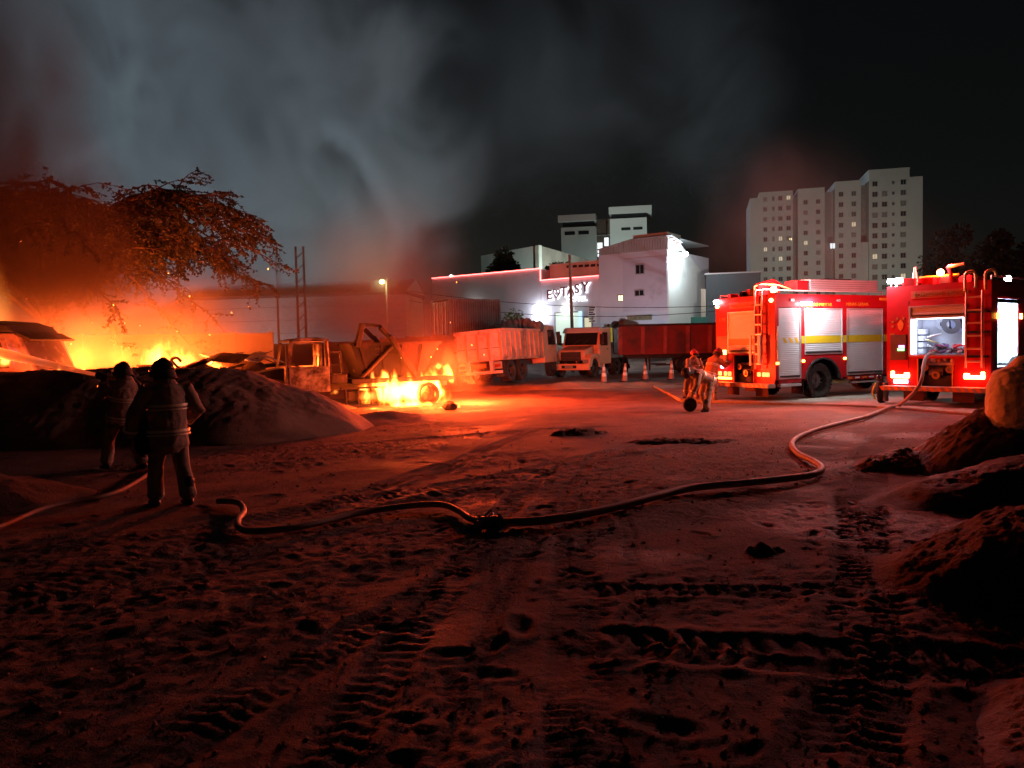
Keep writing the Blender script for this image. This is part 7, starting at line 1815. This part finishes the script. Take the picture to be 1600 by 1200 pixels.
# smoke
SM_BLUE = smoke_mat('smoke_grey', 0.24, (0.82, 0.84, 0.86), 0.15, 3.0, 0.5, 0.9, 0.5, 0.7)
SM_THIN = smoke_mat('smoke_thin', 0.03, (0.8, 0.82, 0.85), 0.11, 2.2, 0.5, 1.5, 0.53, 0.7)
SM_WARM = smoke_mat('smoke_warm', 0.1, (0.75, 0.7, 0.68), 0.25, 1.7, 0.0, 1.3, 0.5, 0.5)
SM_DARK = smoke_mat('smoke_brown', 1.2, (0.16, 0.115, 0.09), 0.22, 2.0, 0.1, 1.3, 0.48, 0.6)
SM_FIRE = smoke_mat('smoke_firelit', 0.2, (0.9, 0.78, 0.65), 0.35, 1.6, 0.0, 1.4, 0.47, 0.4)
SM_VEIL = smoke_mat('smoke_veil', 0.13, (0.8, 0.72, 0.68), 0.3, 1.8, 0.0, 1.3, 0.5, 0.5)
def MATS_SOOT(): return bpy.data.materials['smoke_soot']
def plume(label, puffs):
    c = puffs[0][0]; T = empty('smoke', (c.x, c.y, 0), 0, None, None); tag(T, label, 'smoke', None, 'stuff')
    for p, r, mt in puffs:
        o = sphere_hull('smoke_puff', mt, T, (p.x - c.x, p.y - c.y, p.z), r); o['kind'] = 'stuff'
    return T
plume('broad grey smoke column climbing from behind the tree to the top left', [
    (at(380, 330, 46), (12, 6, 9.5), SM_BLUE), (at(300, 100, 49), (17, 7, 12), SM_BLUE), (at(540, 220, 51), (12, 6, 13), SM_BLUE), (at(60, 120, 50), (12, 6, 13), SM_BLUE)])
plume('thin grey smoke drifting over the hotel roofs', [(at(900, 120, 56), (15, 6, 13), SM_THIN), (at(1120, 170, 60), (8, 5, 16), SM_THIN)])
plume('reddish smoke hanging over the burnt skip loader truck', [(at(590, 470, 30), (3.6, 2.6, 2.6), SM_WARM), (at(610, 420, 33), (4.0, 3, 4.4), SM_WARM), (at(540, 440, 36), (6, 3.5, 3.6), SM_WARM), (at(690, 530, 28.5), (1.9, 1.5, 1.7), SM_WARM)])
plume('sooty maroon smoke billowing behind the burnt skip loader truck', [(at(610, 500, 31), (3.8, 1.5, 2.6), smoke_mat('smoke_soot', 0.7, (0.3, 0.2, 0.18), 0.4, 1.6, 0.0, 1.3, 0.47, 0.5)), (at(520, 500, 32), (3.2, 1.4, 2.0), MATS_SOOT())])
plume('dark brown smoke rolling past the left tree', [(at(30, 340, 22), (3.8, 2.2, 3.8), SM_DARK), (at(-40, 150, 23), (4.0, 2.4, 4.8), SM_DARK), (at(95, 410, 23), (3.0, 1.8, 2.2), SM_DARK)])
plume('orange firelit smoke behind the sand bank', [(at(90, 540, 25), (5.0, 3, 2.6), SM_FIRE), (at(230, 520, 28), (5.5, 3, 3.0), SM_FIRE), (at(360, 510, 30), (4.5, 2.6, 2.8), SM_FIRE)])
plume('rusty smoke veiling the lower apartment tower behind the fire engines', [(at(1300, 400, 33), (7.0, 2.8, 3.6), SM_VEIL), (at(1235, 340, 35), (5.0, 2.4, 4.6), SM_VEIL)])
plume('orange glow smoke around the burning wheel', [(at(668, 590, 25.0), (2.3, 1.4, 1.7), smoke_mat('smoke_wheel', 0.13, (0.9, 0.75, 0.6), 0.8, 1.6, 0.0, 1.4, 0.5, 0.4))])

# glowing embers carried up from the fires
rr = random.Random(21); eb = MB()
for cx_, cy_, n in ((at(668, 560, 25.5), 1.3, 7), (at(140, 540, 25), 3.2, 12), (at(270, 530, 28), 2.4, 8)):
    for k in range(n):
        p = cx_ + Vector((rr.gauss(0, cy_ * 0.7), rr.gauss(0, 0.8), abs(rr.gauss(0, 1.6)))); r_ = rr.uniform(0.006, 0.013)
        d = Vector((rr.uniform(-1, 1), rr.uniform(-1, 1), rr.uniform(0, 2))).normalized() * r_ * 2.2
        eb.tube([p - d, p, p + d], [r_ * 0.3, r_, r_ * 0.3], 4)
tag(eb.build('embers', emat('ember_glow', (1.0, 0.28, 0.04), 18)), 'glowing embers drifting above the fires', 'embers', None, 'stuff')
